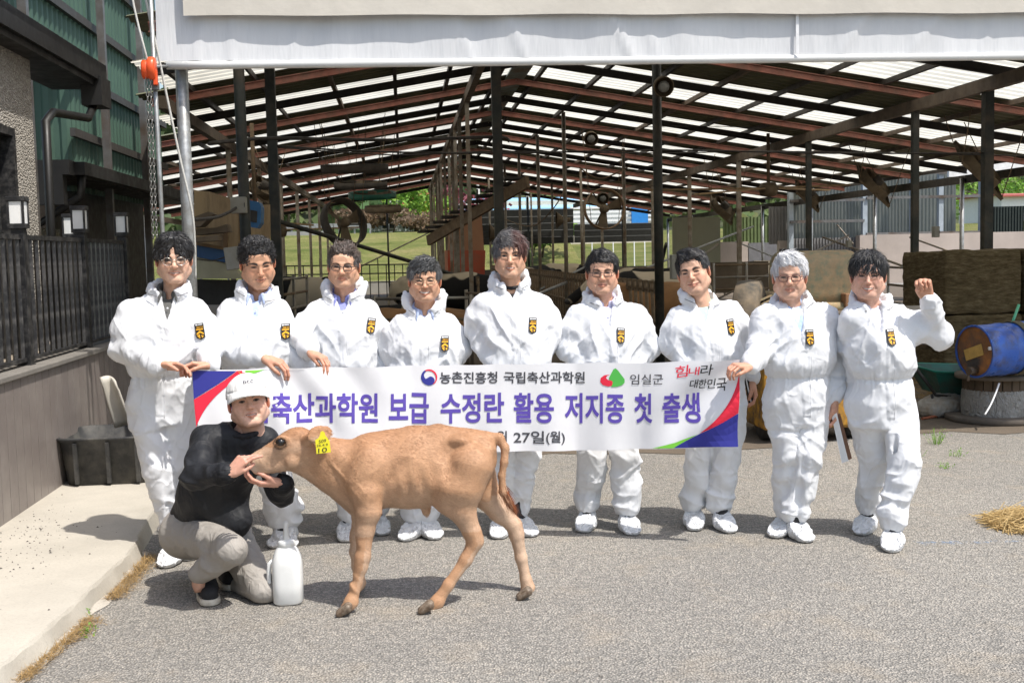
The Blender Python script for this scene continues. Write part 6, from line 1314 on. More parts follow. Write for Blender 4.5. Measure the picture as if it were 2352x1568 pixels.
# coat: short hairs following the lie of the hair
rs = np.random.RandomState(3); tri = rs.randint(0, len(F), 60000); q = V[F[tri]]; wv = rs.dirichlet((1, 1, 1, 1), len(tri)); p = (q * wv[:, :, None]).sum(1); nn = N[F[tri, 0]]; cc = CC[F[tri, 0]]
fl = np.stack([np.full(len(p), 0.8), np.zeros(len(p)), np.full(len(p), -0.45)], 1); leg = p[:, 2] < 0.45; fl[leg] = (0.15, 0, -1); fl += rs.randn(len(p), 3) * 0.18 + 0.35 * np.stack([vnoise(p * 7, 51), vnoise(p * 7, 52), vnoise(p * 7, 53)], 1); fl -= nn * (fl * nn).sum(1)[:, None]; fl /= np.linalg.norm(fl, axis=1)[:, None]
L = (0.008 + 0.007 * rs.rand(len(p)))[:, None] * np.where(p[:, 2:3] < 0.22, 0.6, 1.0); L = np.where((nn[:, 2:3] < -0.5) & (p[:, 2:3] > 0.38), L * 1.8, L)
nose = p[:, 0] < P(588, 1050, CY).x; keep = ~nose; sd = np.cross(nn, fl); w = 0.0011
A = p - sd * w; B = p + sd * w; T = p + fl * L + nn * L * 0.16
HV = np.stack([A[keep], B[keep], T[keep]], 1).reshape(-1, 3); HF = np.arange(len(HV)).reshape(-1, 3); HC = np.repeat(cc[keep] * (0.90 + 0.22 * rs.rand(keep.sum(), 1)), 3, axis=0)
tag(link('coat', quadmesh('coat', HV, HF, HC, False), M_FUR, calf), kind='stuff')
# tail tuft
tv = []; tc = []
for i in range(420):
    t = rs.rand(); a = cp(1153 + 14 * t, 1118 + 30 * t, -0.03) + rs.randn(3) * 0.010; b = a + (cp(1184, 1172, -0.03) - cp(1160, 1125, -0.03)) * (0.5 + 0.5 * rs.rand()) + rs.randn(3) * 0.008; s_ = rs.randn(3); s_ /= np.linalg.norm(s_); tv += [a - s_ * .0014, a + s_ * .0014, b]; tc += [np.array((0.27, 0.085, 0.03)) * (0.6 + 0.8 * rs.rand())] * 3
tag(link('tail_tuft', quadmesh('tail_tuft', np.array(tv), np.arange(len(tv)).reshape(-1, 3), np.array(tc), False), M_FUR, calf), kind='stuff')
# hooves: two toes each
M_HOOF = mat('hoof_horn', (0.10, 0.065, 0.04), 0.6, var=0.3, scale=30, dirt=(0.25, 0.2, 0.15), dirt_amt=0.4, dscale=40, bump=0.3)
for (u, v, dy, dx) in ((786, 1414, NF - .03, -1), (817, 1362, FF, -1), (974, 1408, NH - .03, -1), (1200, 1376, FH, -1)):
    g = np3(G(u, v)); fh = Field(g - np.array((0.07, 0.06, 0.01)), g + np.array((0.09, 0.06, 0.09)), 0.004)
    for s in (-1, 1): fh.cone(g + np.array((-0.014, s * 0.014, 0.014)), g + np.array((0.028, s * 0.015, 0.040)), 0.016, 0.021, 0.004)
    fh.below(0.002); v_, f_ = fh.surf(); link('hoof', quadmesh('hoof', v_, f_), M_HOOF, calf)
M_EYE = mat('dark_eye', (0.006, 0.004, 0.003), 0.06, var=0.1, spec=0.8)
for s in (-1, 1):
    mb = MB(); mb.lathe([(0.0001, -0.020), (0.014, -0.016), (0.023, -0.008), (0.026, 0), (0.023, 0.008), (0.014, 0.016), (0.0001, 0.020)], 16, Matrix.Translation(Vector(cp(645, 1014.5, s * 0.054)))); mb.build('eye', M_EYE, calf)
# ear tag
M_TAG = mat('yellow_plastic', (0.80, 0.72, 0.03), 0.4, var=0.05); M_INK = mat('black_ink', (0.015, 0.015, 0.02), 0.6, var=0.1)
tg = empty('ear_tag', cp(742, 1022, -0.14)); attach(tg, calf); ty = CY - 0.145
def tq(u, v, o=0.0): return P(u, v, ty - o)
ol = [(731, 1006), (735, 999), (736, 992), (741, 989), (746, 993), (747, 999), (752, 1005), (757, 1013), (760, 1038), (727, 1042), (724, 1010)]
mb = MB(); k = len(ol); fr = [tq(u, v, 0.002) for u, v in ol]; bk = [tq(u, v, -0.002) for u, v in ol]; mb.add(fr + bk, [tuple(reversed(range(k))), tuple(range(k, 2*k))] + [(i, (i+1) % k, k + (i+1) % k, k + i) for i in range(k)]); plate = mb.build('tag_plate', M_TAG, tg)
mb = MB()
for txt, u0, v0, u1, v1 in (('509', 732, 1010.5, 749, 1018), ('26.4.9', 727, 1020.5, 753, 1026), ('10', 731, 1029.5, 751, 1040)):
    tv, tf = text_mesh(txt, 1.0, 0.0); a = tv[:, 0] - tv[:, 0].min(); a /= a.max(); b = tv[:, 1] - tv[:, 1].min(); b /= b.max(); mb.add([tq(u0 + (u1 - u0) * i, v1 + (v0 - v1) * j - 3 * i, 0.0035) for i, j in zip(a, b)], tf)
mb.build('tag_numbers', M_INK, plate)
# ================================================================ KNEELING PERSON
kp = lambda u, v, Y: np3(P(u, v, Y))
M_JACKET = fabric_crumple('black_windbreaker', (0.013, 0.014, 0.017), 0.62, 8, 0.35, 0, 700); M_PANTS = fabric_crumple('grey_trousers', (0.34, 0.315, 0.285), 0.7, 9, 0.45, 0, 600)
M_CAP = fabric_crumple('white_cap_cotton', (0.78, 0.77, 0.75), 0.8, 20, 0.2, 0, 500); M_CANVAS = mat('black_canvas', (0.014, 0.014, 0.016), 0.8, var=0.2, scale=30, bump=0.2, bscale=200); M_SOLE = mat('cream_rubber', (0.58, 0.54, 0.46), 0.6, var=0.08, scale=12, dirt=(0.35, 0.3, 0.24), dirt_amt=0.3, dscale=20); M_LACE = mat('white_lace', (0.72, 0.72, 0.70), 0.8, var=0.05)
kneel = empty('person', (P(500, 1390, 5.6).x, 5.6, 0), 'person in black jacket and white cap kneeling and cradling the calf muzzle', 'person')
pel = kp(462, 1200, 5.86); che = kp(528, 1055, 5.66); nk = kp(560, 986, 5.62); sL, sR = kp(474, 1014, 5.60), kp(608, 1012, 5.68)
eL, wL = kp(450, 1094, 5.36), kp(521, 1088, 5.20); eR, wR = kp(642, 1132, 5.62), kp(652, 1108, 5.44)
f = Field(np.minimum.reduce([pel, eL, wL]) - np.array((0.28, 0.15, 0.22)), np.maximum.reduce([sR, eR, nk, pel]) + np.array((0.16, 0.26, 0.10)), 0.0082)
f.cone(pel + np.array((0, 0, 0.02)), (pel + che) / 2 + np.array((0, -0.02, 0)), 0.150, 0.168, 0.0, sc=(1, 0.85, 1)); f.cone((pel + che) / 2 + np.array((0, -0.02, 0)), che, 0.168, 0.150, 0.04, sc=(1, 0.8, 1)); f.cone(che, (sL + sR) / 2 + np.array((0, 0.01, 0)), 0.14, 0.10, 0.05); f.cone(pel, kp(540, 1195, 5.66), 0.14, 0.085, 0.05)
for s_ in (sL, sR): f.cone(nk + np.array((0, 0.01, -0.05)), s_, 0.07, 0.072, 0.05)
f.cone(sL, eL, 0.078, 0.068, 0.03); f.cone(eL, wL, 0.066, 0.043, 0.025); f.cone(sR, eR, 0.076, 0.066, 0.03); f.cone(eR, wR, 0.064, 0.046, 0.025)
for a, b in ((eL, wL), (eR, wR)): d = (b - a) / np.linalg.norm(b - a); f.cone(b - d * 0.012, b - d * 0.004, 0.041, 0.040, 0.006)
f.cone(nk + np.array((0, 0.0, -0.02)), nk + np.array((0, -0.02, 0.12)), 0.058, 0.075, 0.012, sub=True)
for a in np.linspace(-3.0, 3.0, 12): pass
V, F = f.surf(); V = smooth_verts(V, F, 1, 0.5); N = vnormals(V, F); Wp = V + 0.05 * np.stack([fbm(V * 5, 2, 71), fbm(V * 5, 2, 72), fbm(V * 5, 2, 73)], 1)
rd = lambda q, s: np.abs(vnoise(q, s)) - 0.33
d = -0.014 * rd(Wp @ rot_xyz(0, 0.6, 0.2) * np.array((10, 8, 4)), 1) - 0.012 * rd(Wp @ rot_xyz(0, -0.7, 0.3) * np.array((14, 10, 6)), 2)
for p_ in (eL, eR, kp(480, 1170, 5.75)): d += -0.030 * rd(Wp @ rot_xyz(0, 0.2, 0) * np.array((8, 8, 18)), 3) * np.exp(-(((V - p_) / 0.11) ** 2).sum(1))
for b, a in ((wL, eL), (wR, eR)):
    t = np.linalg.norm(V - b, axis=1); d += 0.004 * np.sin(np.arctan2(V[:, 2] - b[2], V[:, 1] - b[1]) * 16) * np.exp(-((t - 0.05) / 0.02) ** 2)
V = V + N * d[:, None]; jk = link('jacket', quadmesh('jacket', V, F), M_JACKET, kneel)
# tee collar
fs = Field(nk - np.array((0.12, 0.12, 0.12)), nk + np.array((0.12, 0.12, 0.06)), 0.006); fs.ell(nk + np.array((0, 0, -0.06)), (0.085, 0.085, 0.06), 0.0)
ring = [nk + np.array((math.sin(a) * 0.073, math.cos(a) * 0.070 - 0.006, -0.004 + 0.018 * math.cos(a))) for a in np.linspace(-3.14, 3.14, 14)]
for i in range(13): fs.cone(ring[i], ring[i + 1], 0.014, 0.014, 0.006)
fs.cone(nk + np.array((0, 0, -0.05)), nk + np.array((0, -0.02, 0.10)), 0.050, 0.058, 0.004, sub=True); v_, f_ = fs.surf(); link('shirt', quadmesh('shirt', v_, f_), SH_BLACK, kneel)
# trousers
hL, hR = kp(428, 1222, 5.84), kp(520, 1222, 5.84); kL, aL_ = kp(528, 1262, 5.38), kp(458, 1318, 5.50); kR, aR_ = kp(607, 1352, 5.50), kp(520, 1338, 5.88)
f = Field(np.minimum.reduce([hL, kL, aL_, kR]) - np.array((0.16, 0.16, 0.12)), np.maximum.reduce([hR, kR, aR_]) + np.array((0.16, 0.18, 0.14)), 0.0082); f.lo[2]
f.cone(hL, hR, 0.128, 0.118, 0.0); f.cone(hL, kL, 0.118, 0.078, 0.05); f.cone(kL, aL_, 0.076, 0.052, 0.018); f.cone(hR, kR, 0.112, 0.074, 0.04); f.cone(kR, aR_, 0.074, 0.052, 0.02)
f.below(0.006); V, F = f.surf(); V = smooth_verts(V, F, 1, 0.5); N = vnormals(V, F); Wp = V + 0.04 * np.stack([fbm(V * 6, 2, 81), fbm(V * 6, 2, 82), fbm(V * 6, 2, 83)], 1)
d = -0.010 * rd(Wp @ rot_xyz(0.3, 0.4, 0.2) * np.array((9, 9, 7)), 11)
for p_, r_ in (((kL * .6 + aL_ * .4), 0.11), ((kR * .5 + hR * .5), 0.13), ((kL * .4 + hL * .6), 0.10), (kR, 0.10)): d += -0.024 * rd(Wp @ rot_xyz(0, -0.25, 0) * np.array((6, 6, 22)), 12) * np.exp(-(((V - p_) / r_) ** 2).sum(1))
V = V + N * (d * np.clip((V[:, 2] - 0.01) / 0.03, 0, 1))[:, None]; link('trousers', quadmesh('trousers', V, F), M_PANTS, kneel)
# head + hands as one skin mesh
ksp = dict(seed=20, adam=False, skin=(0.66, 0.44, 0.36), smile=0.4, teeth=0.25, open=0.8, wide=1.05, cheek=0.004, jaw=1.0, chin=1.0, hair='up', stubble=0.0, browa=0.6, neck=(0, 0.075, -0.16))
hc = np3(P(566, 928, 5.52)) + np.array((0, 0.075, 0)); hs = 1.06; RH = rot_xyz(0, 0, 0.19) @ rot_xyz(0, -0.10, 0) @ rot_xyz(-0.18, 0, 0); toK = lambda V: (V * hs) @ RH.T + hc
hv_, hf_, hc_ = build_head(ksp); parts = [(toK(hv_), hf_, hc_)]
parts.append(build_hand(wL + (wL - eL) / np.linalg.norm(wL - eL) * 0.02, (0.66, 0.02, 0.66), (0.6, 0.75, -0.45), (0.1, -0.6, 0.8), scale=0.90, spread=0.05, thumb=(0.35, 0.35), skin=(0.60, 0.34, 0.25), A=wL - eL, fcurl=[(0.35, 0.35, 0.2), (0.55, 0.5, 0.3), (0.9, 0.9, 0.6), (1.0, 1.0, 0.7)]))
parts.append(build_hand(wR + np.array((-0.012, -0.02, 0.0)), (-1.0, -0.25, 0.10), (0.05, 0.35, 1.0), (0.1, -1.0, 0.3), spread=0.08, thumb=(0.5, 0.3), skin=(0.60, 0.34, 0.25), A=wR - eR, curl=(0.35, 0.5, 0.4)))
fb = Field(np.minimum.reduce([pel, eL, wL, kL, aL_]) - 0.15, np.maximum.reduce([sR, eR, nk, pel, kR, aR_]) + 0.12, 0.022); fb.cone(pel, che, 0.09, 0.09, 0.0); fb.cone(che, nk, 0.06, 0.045, 0.03)
for a, b, c in ((sL, eL, wL), (sR, eR, wR)): fb.chain([che, a, b, b + (c - b) * 0.8], [0.06, 0.045, 0.036, 0.028], 0.03)
for a, b, c in ((hL, kL, aL_), (hR, kR, aR_)): fb.chain([pel, a, b, c], [0.08, 0.07, 0.045, 0.034], 0.03)
fb.chain([aL_, kp(455, 1345, 5.50)], [0.034, 0.034], 0.01); fb.below(0.01); v_, f_ = fb.surf(); parts.append((v_, f_, np.tile(np.array((0.55, 0.32, 0.23)), (len(v_), 1))))
bV, bF, bC = join_np(parts); link('body', quadmesh('body', bV, bF, bC), M_SKIN, kneel)
# hair edge under the cap
f = Field((-0.11, -0.12, -0.10), (0.11, 0.14, 0.13), 0.004); f.ell((0, 0.022, 0.032), (0.087, 0.098, 0.086), 0.0); f.ell((0, -0.11, -0.02), (0.085, 0.10, 0.075), 0.008, sub=True); f.ell((0, -0.02, -0.115), (0.12, 0.14, 0.075), 0.015, sub=True)
for s in (-1, 1): f.ell((s * 0.088, 0.014, -0.028), (0.02, 0.028, 0.032), 0.006, sub=True); f.cone((s * 0.083, -0.02, 0.035), (s * 0.082, -0.026, -0.012), 0.008, 0.003, 0.006)
v_, f_ = f.surf(); v_ = v_ + vnormals(v_, f_) * (0.004 * fbm(v_ * np.array((100, 100, 30)), 2, 3))[:, None]; link('hair', quadmesh('hair', toK(v_), f_, np.tile((0.014, 0.012, 0.011), (len(v_), 1))), M_HAIR, kneel)
# cap
f = Field((-0.13, -0.21, -0.02), (0.13, 0.14, 0.16), 0.0042); f.ell((0, 0.010, 0.036), (0.098, 0.120, 0.100), 0.0); f.ell((0, 0.010, 0.030), (0.092, 0.114, 0.094), 0.004, sub=True); f.halfspace((0, -0.12, -1), (0, 0, 0.030))
for i in range(25):
    a = -1.2 + 2.4 * i / 24; c_ = math.cos(a * 1.25); p0 = np.array((math.sin(a) * 0.093, 0.010 - math.cos(a) * 0.115, 0.040)); p1 = p0 + np.array((math.sin(a) * 0.006, -0.076 * max(0.05, c_), -0.020 - 0.016 * (1 - max(0, c_)))); f.cone(p0, p1, 0.0062, 0.0055, 0.006)
for i in range(24):
    a = -1.15 + 2.3 * i / 23; a2 = a + 0.1; q = [np.array((math.sin(t) * 0.096, 0.010 - math.cos(t) * 0.1205, 0.0505)) for t in (a, a2)]; f.cone(q[0], q[1], 0.0032, 0.0032, 0.002, sub=True)
v_, f_ = f.surf(); n__ = vnormals(v_, f_); an_ = np.arctan2(v_[:, 0], v_[:, 1] - 0.02); v_ = v_ - n__ * (0.0016 * np.exp(-((np.abs(((an_ / (math.pi / 3)) % 1) - 0.5) - 0.0) / 0.03) ** 2) * (v_[:, 2] > 0.05) + 0.003 * (np.abs(vnoise(v_ * 16, 3)) - .3))[:, None]; cap = link('cap', quadmesh('cap', toK(v_), f_), M_CAP, kneel)
mb = MB(); mb.lathe([(0.0001, 0.008), (0.006, 0.006), (0.008, 0.0)], 10, Matrix.Translation(Vector(toK(np.array([[0, 0.02, 0.143]]))[0]))); mb.build('cap_button', M_CAP, cap)
tv, tf = text_mesh('DCC', 1.0, 0.03, 1.0, 1.2); a = (tv[:, 0] - tv[:, 0].mean()) / np.ptp(tv[:, 0]) * 0.046; b = (tv[:, 1] - tv[:, 1].mean()) / np.ptp(tv[:, 1]) * 0.015 + 0.088
yy_ = 0.010 - 0.120 * np.sqrt(np.maximum(0.01, 1 - ((a + .012) / 0.098) ** 2 - ((b - 0.036) / 0.100) ** 2)) - 0.006
mb = MB(); mb.add(toK(np.stack([a + .012, yy_, b], 1)).tolist(), tf); mb.build('cap_lettering', mat('grey_embroidery', (0.03, 0.03, 0.05), 0.8), cap)
# sneakers
def sneaker(toe, heel_dir, label=None):
    toe = np3(toe); bk = np3(heel_dir); bk[2] = 0; bk /= np.linalg.norm(bk); sd = np.array((bk[1], -bk[0], 0)); z = np.array((0, 0, 1.0)); t = empty('sneaker', toe + bk * .14, None); attach(t, kneel)
    c = toe + bk * 0.14; f = Field(c - np.array((0.19, 0.19, 0.03)), c + np.array((0.19, 0.19, 0.16)), 0.0045)
    f.cone(toe + bk * 0.05 + z * 0.052, toe + bk * 0.12 + z * 0.060, 0.042, 0.047, 0.02); f.cone(toe + bk * 0.12 + z * 0.06, toe + bk * 0.235 + z * 0.06, 0.047, 0.040, 0.02); f.cone(toe + bk * 0.13 + z * 0.08, toe + bk * 0.21 + z * 0.105, 0.040, 0.040, 0.02)
    f.cone(toe + bk * 0.215 + z * 0.10, toe + bk * 0.21 + z * 0.20, 0.033, 0.040, 0.006, sub=True); f.below(0.026); v_, f_ = f.surf(); link('upper', quadmesh('upper', v_, f_), M_CANVAS, t)
    f = Field(c - np.array((0.19, 0.19, 0.02)), c + np.array((0.19, 0.19, 0.06)), 0.0045); f.cone(toe + bk * 0.052 + z * 0.018, toe + bk * 0.12 + z * 0.018, 0.050, 0.052, 0.01); f.cone(toe + bk * 0.12 + z * 0.018, toe + bk * 0.24 + z * 0.018, 0.052, 0.046, 0.01)
    f.halfspace((0, 0, 1), (0, 0, 0.034)); f.below(0.003); v_, f_ = f.surf(); link('sole', quadmesh('sole', v_, f_), M_SOLE, t)
    for i in range(5):
        q = toe + bk * (0.095 + 0.022 * i) + z * (0.100 + 0.012 * i); mb = MB(); mb.tube([q - sd * 0.030 - z * 0.018, q + z * 0.006, q + sd * 0.030 - z * 0.018 + bk * 0.01], 0.0042, 5); mb.build('lace', M_LACE, t)
    for s in (-1, 1):
        q = toe + bk * 0.175 + z * 0.150; mb = MB(); mb.tube([q, q + sd * s * 0.025 - bk * 0.03 + z * 0.012, q + sd * s * 0.035 - bk * 0.055 - z * 0.02, q + sd * s * .012 - bk * .02 - z * .008], 0.0036, 5); mb.build('lace', M_LACE, t)
sneaker(G(486, 1394), (-0.30, 1, 0)); sneaker(G(533, 1358), (-0.3, 1, 0))
# milk bottle
bt = empty('milk_bottle', G(660, 1393), 'white plastic calf feeding bottle with a teat standing beside the knee', 'bottle'); g = G(660, 1393); s = px(1, 5.42)
m = bpy.data.materials.new('milky_plastic'); n = NT(m); o = n.obj(); b_ = n.bsdf(n.ramp(n.noise(o, 14, 3), [(0.3, (0.74, 0.75, 0.74)), (0.7, (0.80, 0.81, 0.80))]), 0.32, 0, n.bump(n.noise(o, 40, 2), 0.08, 0.004), 0.5); b_.inputs['Subsurface Weight'].default_value = 0.3; b_.inputs['Subsurface Radius'].default_value = (0.02, 0.02, 0.02)
prof = [(0.0, 0.002), (0.062, 0.002), (0.071, 0.012), (0.072, 0.10), (0.072, 0.19), (0.068, 0.225), (0.055, 0.262), (0.042, 0.280), (0.0395, 0.285)]
mb = MB(); N_ = 32; vs = []; fs_ = []
for r, z in prof:
    for k in range(N_):
        a = 2 * math.pi * k / N_; e = 3.2 if z < 0.2 else 3.2 - 1.2 * (z - 0.2) / 0.085; ca, sa = math.cos(a), math.sin(a); vs.append((g.x + r * math.copysign(abs(ca) ** (2 / e), ca), g.y + 0.07 + r * 0.92 * math.copysign(abs(sa) ** (2 / e), sa), z))
for i in range(len(prof) - 1):
    for k in range(N_): l = (k + 1) % N_; fs_.append((i*N_+k, i*N_+l, (i+1)*N_+l, (i+1)*N_+k))
mb.add(vs, fs_, 0, True); mb.build('bottle_body', m, bt); T = Matrix.Translation((g.x, g.y + .07, 0))
mb = MB(); mb.lathe([(0.040, 0.279), (0.0425, 0.281), (0.0425, 0.306), (0.038, 0.310), (0.016, 0.313)], 24, T); mb.build('cap', m, bt); mb = MB(); mb.lathe([(0.017, 0.311), (0.015, 0.33), (0.0125, 0.36), (0.0135, 0.385), (0.011, 0.396), (0.0001, 0.400)], 16, T); mb.build('teat', mat('clear_teat', (0.62, 0.62, 0.60), 0.4), bt)
mb = MB(); mb.tube([(g.x - 0.066, g.y + .07, 0.21), (g.x - 0.086, g.y + .07, 0.195), (g.x - 0.090, g.y + .07, 0.15), (g.x - 0.090, g.y + .07, 0.09), (g.x - 0.084, g.y + .07, 0.058), (g.x - 0.066, g.y + .07, 0.045)], 0.011, 8); mb.build('handle', m, bt)
# ================================================================ BANNER
banner = empty('banner', P(1070, 1030, 6.15), 'long white banner with purple Korean lettering and blue and red corners', 'banner')
def Yb(s): return float(np.interp(s, [0, .08, .15, .25, .4, .55, .7, .82, .92, 1], [6.12, 6.16, 6.21, 6.33, 6.37, 6.37, 6.32, 6.22, 6.10, 6.02]))
def bpt(s, t, off=0.0):
    p = P(440 + 22 * t + s * (1260 - 27 * t), (847 - 21 * s) * (1 - t) + (1050 - 23 * s) * t, Yb(s))
    w = 0.010 * math.sin(s * 21 + t * 2.2 + 0.6) * (0.4 + 0.6 * math.exp(-((s - 0.28) / 0.25) ** 2)) + 0.012 * math.sin((s - t * 0.12) * 52) * math.exp(-((s - 0.22) / 0.10) ** 2) * (1 - t * .6) + 0.014 * math.sin((s + t * 0.20) * 44 + 1.0) * math.exp(-((s - 0.95) / 0.07) ** 2) + 0.006 * math.sin(s * 63 + 1) * t
    gr_ = [0, .155, .235, .40, .48, .56, .66, .74, .91, 1.0]; k_ = max(0, min(8, int(np.searchsorted(gr_, s)) - 1)); q_ = (s - gr_[k_]) / (gr_[k_ + 1] - gr_[k_]); sag = -0.055 * (gr_[k_ + 1] - gr_[k_]) * 4 * q_ * (1 - q_) * (1 - t) ** 1.5; w *= 1.5
    return p + Vector((0, w - off, sag))
def st(u, v):
    s = (u - 440) / 1258
    for _ in range(2):
        t = (v - (847 - 21 * s)) / ((1050 - 23 * s) - (847 - 21 * s)); s = (u - (440 + 22 * t)) / ((1700 - 5 * t) - (440 + 22 * t))
    return s, t
def bcloth(): 
    m = bpy.data.materials.new('banner_cloth'); n = NT(m); o = n.obj(); b = n.bsdf(n.ramp(n.noise(o, 5, 4), [(0.3, (0.77, 0.77, 0.79)), (0.7, (0.82, 0.82, 0.835))]), 0.75, 0, n.bump(n.noise(n.mapped(o, (1, 1, .5)), 16, 3), 0.12, 0.01), 0.2); return m
def ink(name, c): return mat(name, c, 0.75, var=0.04, scale=4, spec=0.2)
nx, ny = 200, 26; mb = MB(); vs = [bpt(i / nx, j / ny) for j in range(ny + 1) for i in range(nx + 1)] + [bpt(i / nx, j / ny, -0.0012) for j in range(ny + 1) for i in range(nx + 1)]; K = (nx + 1) * (ny + 1); q = [(j*(nx+1)+i, (j+1)*(nx+1)+i, (j+1)*(nx+1)+i+1, j*(nx+1)+i+1) for j in range(ny) for i in range(nx)]
mb.add(vs, q + [tuple(K + i for i in reversed(f_)) for f_ in q], 0, True); cloth = mb.build('banner_cloth', bcloth(), banner)
def refine(V, F, L=22.0):
    bm = bmesh.new(); vv = [bm.verts.new((a, b, 0)) for a, b in V]
    for f_ in F:
        try: bm.faces.new([vv[i] for i in f_])
        except ValueError: pass
    bmesh.ops.triangulate(bm, faces=bm.faces[:])
    for _ in range(5):
        e = [x for x in bm.edges if x.calc_length() > L]
        if not e: break
        bmesh.ops.subdivide_edges(bm, edges=e, cuts=1, use_grid_fill=False); bmesh.ops.triangulate(bm, faces=[f_ for f_ in bm.faces if len(f_.verts) > 3])
    bm.verts.index_update(); out = [(v.co.x, v.co.y) for v in bm.verts], [tuple(v.index for v in f_.verts) for f_ in bm.faces]; bm.free(); return out
def lay2(name, V, F, m, off=0.0025, parent=None, L=22.0):
    V, F = refine(V, F, L); mb = MB(); mb.add([bpt(*st(u, v), off) for u, v in V], F); return mb.build(name, m, parent or cloth)
def word(txt, u0, v0, u1, v1, m, name='lettering', fat=0.0, shear=0.0, rot=0.0):
    tv, tf = text_mesh(txt, 1.0, fat); a = (tv[:, 0] - tv[:, 0].min()) / np.ptp(tv[:, 0]); b = (tv[:, 1] - tv[:, 1].min()) / np.ptp(tv[:, 1])
    U = u0 + (u1 - u0) * a + shear * (v1 - v0) * b; Vv = v1 + (v0 - v1) * b + rot * (U - u0); return lay2(name, list(zip(U, Vv)), tf, m)
INK_P = ink('purple_ink', (0.125, 0.085, 0.42)); INK_G = ink('grey_ink', (0.075, 0.075, 0.085)); INK_R = ink('red_ink', (0.80, 0.035, 0.07)); INK_B = ink('blue_ink', (0.045, 0.05, 0.30)); INK_GR = ink('green_ink', (0.10, 0.50, 0.09)); INK_K = ink('brush_black', (0.03, 0.03, 0.035)); INK_LG = ink('lime_ink', (0.22, 0.62, 0.07))
for t, a, b in (('국립', 530, 616), ('축산과학원', 624, 868), ('보급', 893, 985), ('수정란', 1012, 1158), ('활용', 1180, 1272), ('저지종', 1297, 1434), ('첫', 1457, 1498), ('출생', 1521, 1609)): word(t, a, 901, b, 971, INK_P, 'headline_word', 0.024)
word('농촌진흥청', 1010, 852, 1142, 879, INK_G, 'agency_name', 0.018); word('국립축산과학원', 1157, 852, 1343, 879, INK_G, 'agency_name', 0.018); word('임실군', 1447, 856, 1523, 880, INK_G, 'county_name', 0.004); word('월', 1141, 989, 1165, 1019, INK_G, 'date_line', 0.014); word('27일', 1180, 989, 1250, 1018, INK_G, 'date_line', 0.014); word('(월)', 1254, 989, 1297, 1020, INK_G, 'date_line', 0.014)
for t, a, b, c, d, m_ in (('힘', 1549, 840, 1578, 866, INK_R), ('내', 1580, 843, 1604, 862, INK_R), ('라', 1606, 836, 1636, 862, INK_K)): word(t, a, b, c, d, m_, 'brush_word', 0.004, 0.12, -0.10)
for i, t in enumerate('대한민국'): word(t, 1583 + 21 * i, 872 - 1 * i, 1602 + 21 * i + (3 if i == 3 else 0), 892 + (6 if i == 3 else 0), INK_K, 'brush_word', 0.006, 0.12, -0.10)
# circular government mark: blue swirl with red crest
def circ(cx, cy, r, a0, a1, n=24): return [(cx + r * math.cos(a), cy - r * math.sin(a)) for a in np.linspace(a0, a1, n)]
c = (985.5, 864.5); R_ = 18.6
outer = circ(*c, R_, math.radians(150), math.radians(385), 40); inner = circ(c[0] + 3.5, c[1] - 2, R_ * 0.78, math.radians(385), math.radians(150), 40)
lay2('mark_blue', circ(*c, R_, math.radians(120), math.radians(300), 30) + circ(c[0] + 3, c[1] + 7.5, R_ * .52, math.radians(-70), math.radians(95), 16) + circ(c[0] - 1.5, c[1] - 4.5, R_ * .55, math.radians(235), math.radians(120), 12), [tuple(range(58))], INK_B)
lay2('mark_red', circ(*c, R_, math.radians(125), math.radians(-60), 34) + circ(c[0] - 1.5, c[1] + 1.5, R_ * .90, math.radians(-50), math.radians(115), 34), [tuple(range(68))], INK_R)
# county mark: green hill with a red sweep
lay2('mark_green', [(1398, 866), (1408, 846), (1413, 843), (1418, 847), (1434, 868), (1434, 876), (1428, 882), (1416, 886), (1404, 887), (1414, 880), (1416, 874), (1410, 868)], [tuple(range(12))], INK_GR)
lay2('mark_sweep', [(1401, 858), (1388, 860), (1379, 867), (1378, 876), (1384, 883), (1396, 886), (1404, 884), (1408, 877), (1404, 872), (1396, 871), (1391, 866), (1394, 861)], [tuple(range(12))], INK_R)
def strip(name, A, B_, m): 
    n = len(A); lay2(name, A + B_, [(i, i + 1, n + i + 1, n + i) for i in range(n - 1)], m, 0.0025)
def bez(p0, p1, p2, n=14): return [((1-t)**2*p0[0] + 2*(1-t)*t*p1[0] + t*t*p2[0], (1-t)**2*p0[1] + 2*(1-t)*t*p1[1] + t*t*p2[1]) for t in np.linspace(0, 1, n)]
strip('corner_red', bez((1700, 852), (1686, 930), (1605, 994)), bez((1699.5, 854), (1697, 900), (1696, 948))[:7] + bez((1696, 948), (1660, 970), (1605, 994.5))[:7], INK_R)
lay2('corner_blue', [(1696, 949), (1650, 973), (1605, 995), (1546, 1028), (1620, 1027), (1695, 1025.5)], [(0, 1, 2, 3, 4, 5)], INK_B); lay2('corner_lime', [(1498, 1029), (1550, 1016), (1600, 997), (1546, 1028.5)], [(0, 1, 2, 3)], INK_LG)
lay2('corner_blue', [(441, 850), (543, 848.5), (500, 880), (444.5, 917)], [(3, 2, 1, 0)], INK_B); strip('corner_red', bez((444.5, 918), (500, 884), (545, 848)), bez((450, 981), (478, 900), (579, 847.5)), INK_R); lay2('corner_lime', [(545, 848), (579, 847), (609, 846.5), (560, 862)], [(3, 2, 1, 0)], INK_LG)
lay2('corner_white', [(441, 847.6), (700, 843.3), (700, 845.0), (441, 849.6)], [(3, 2, 1, 0)], M_PWHITE, 0.003)
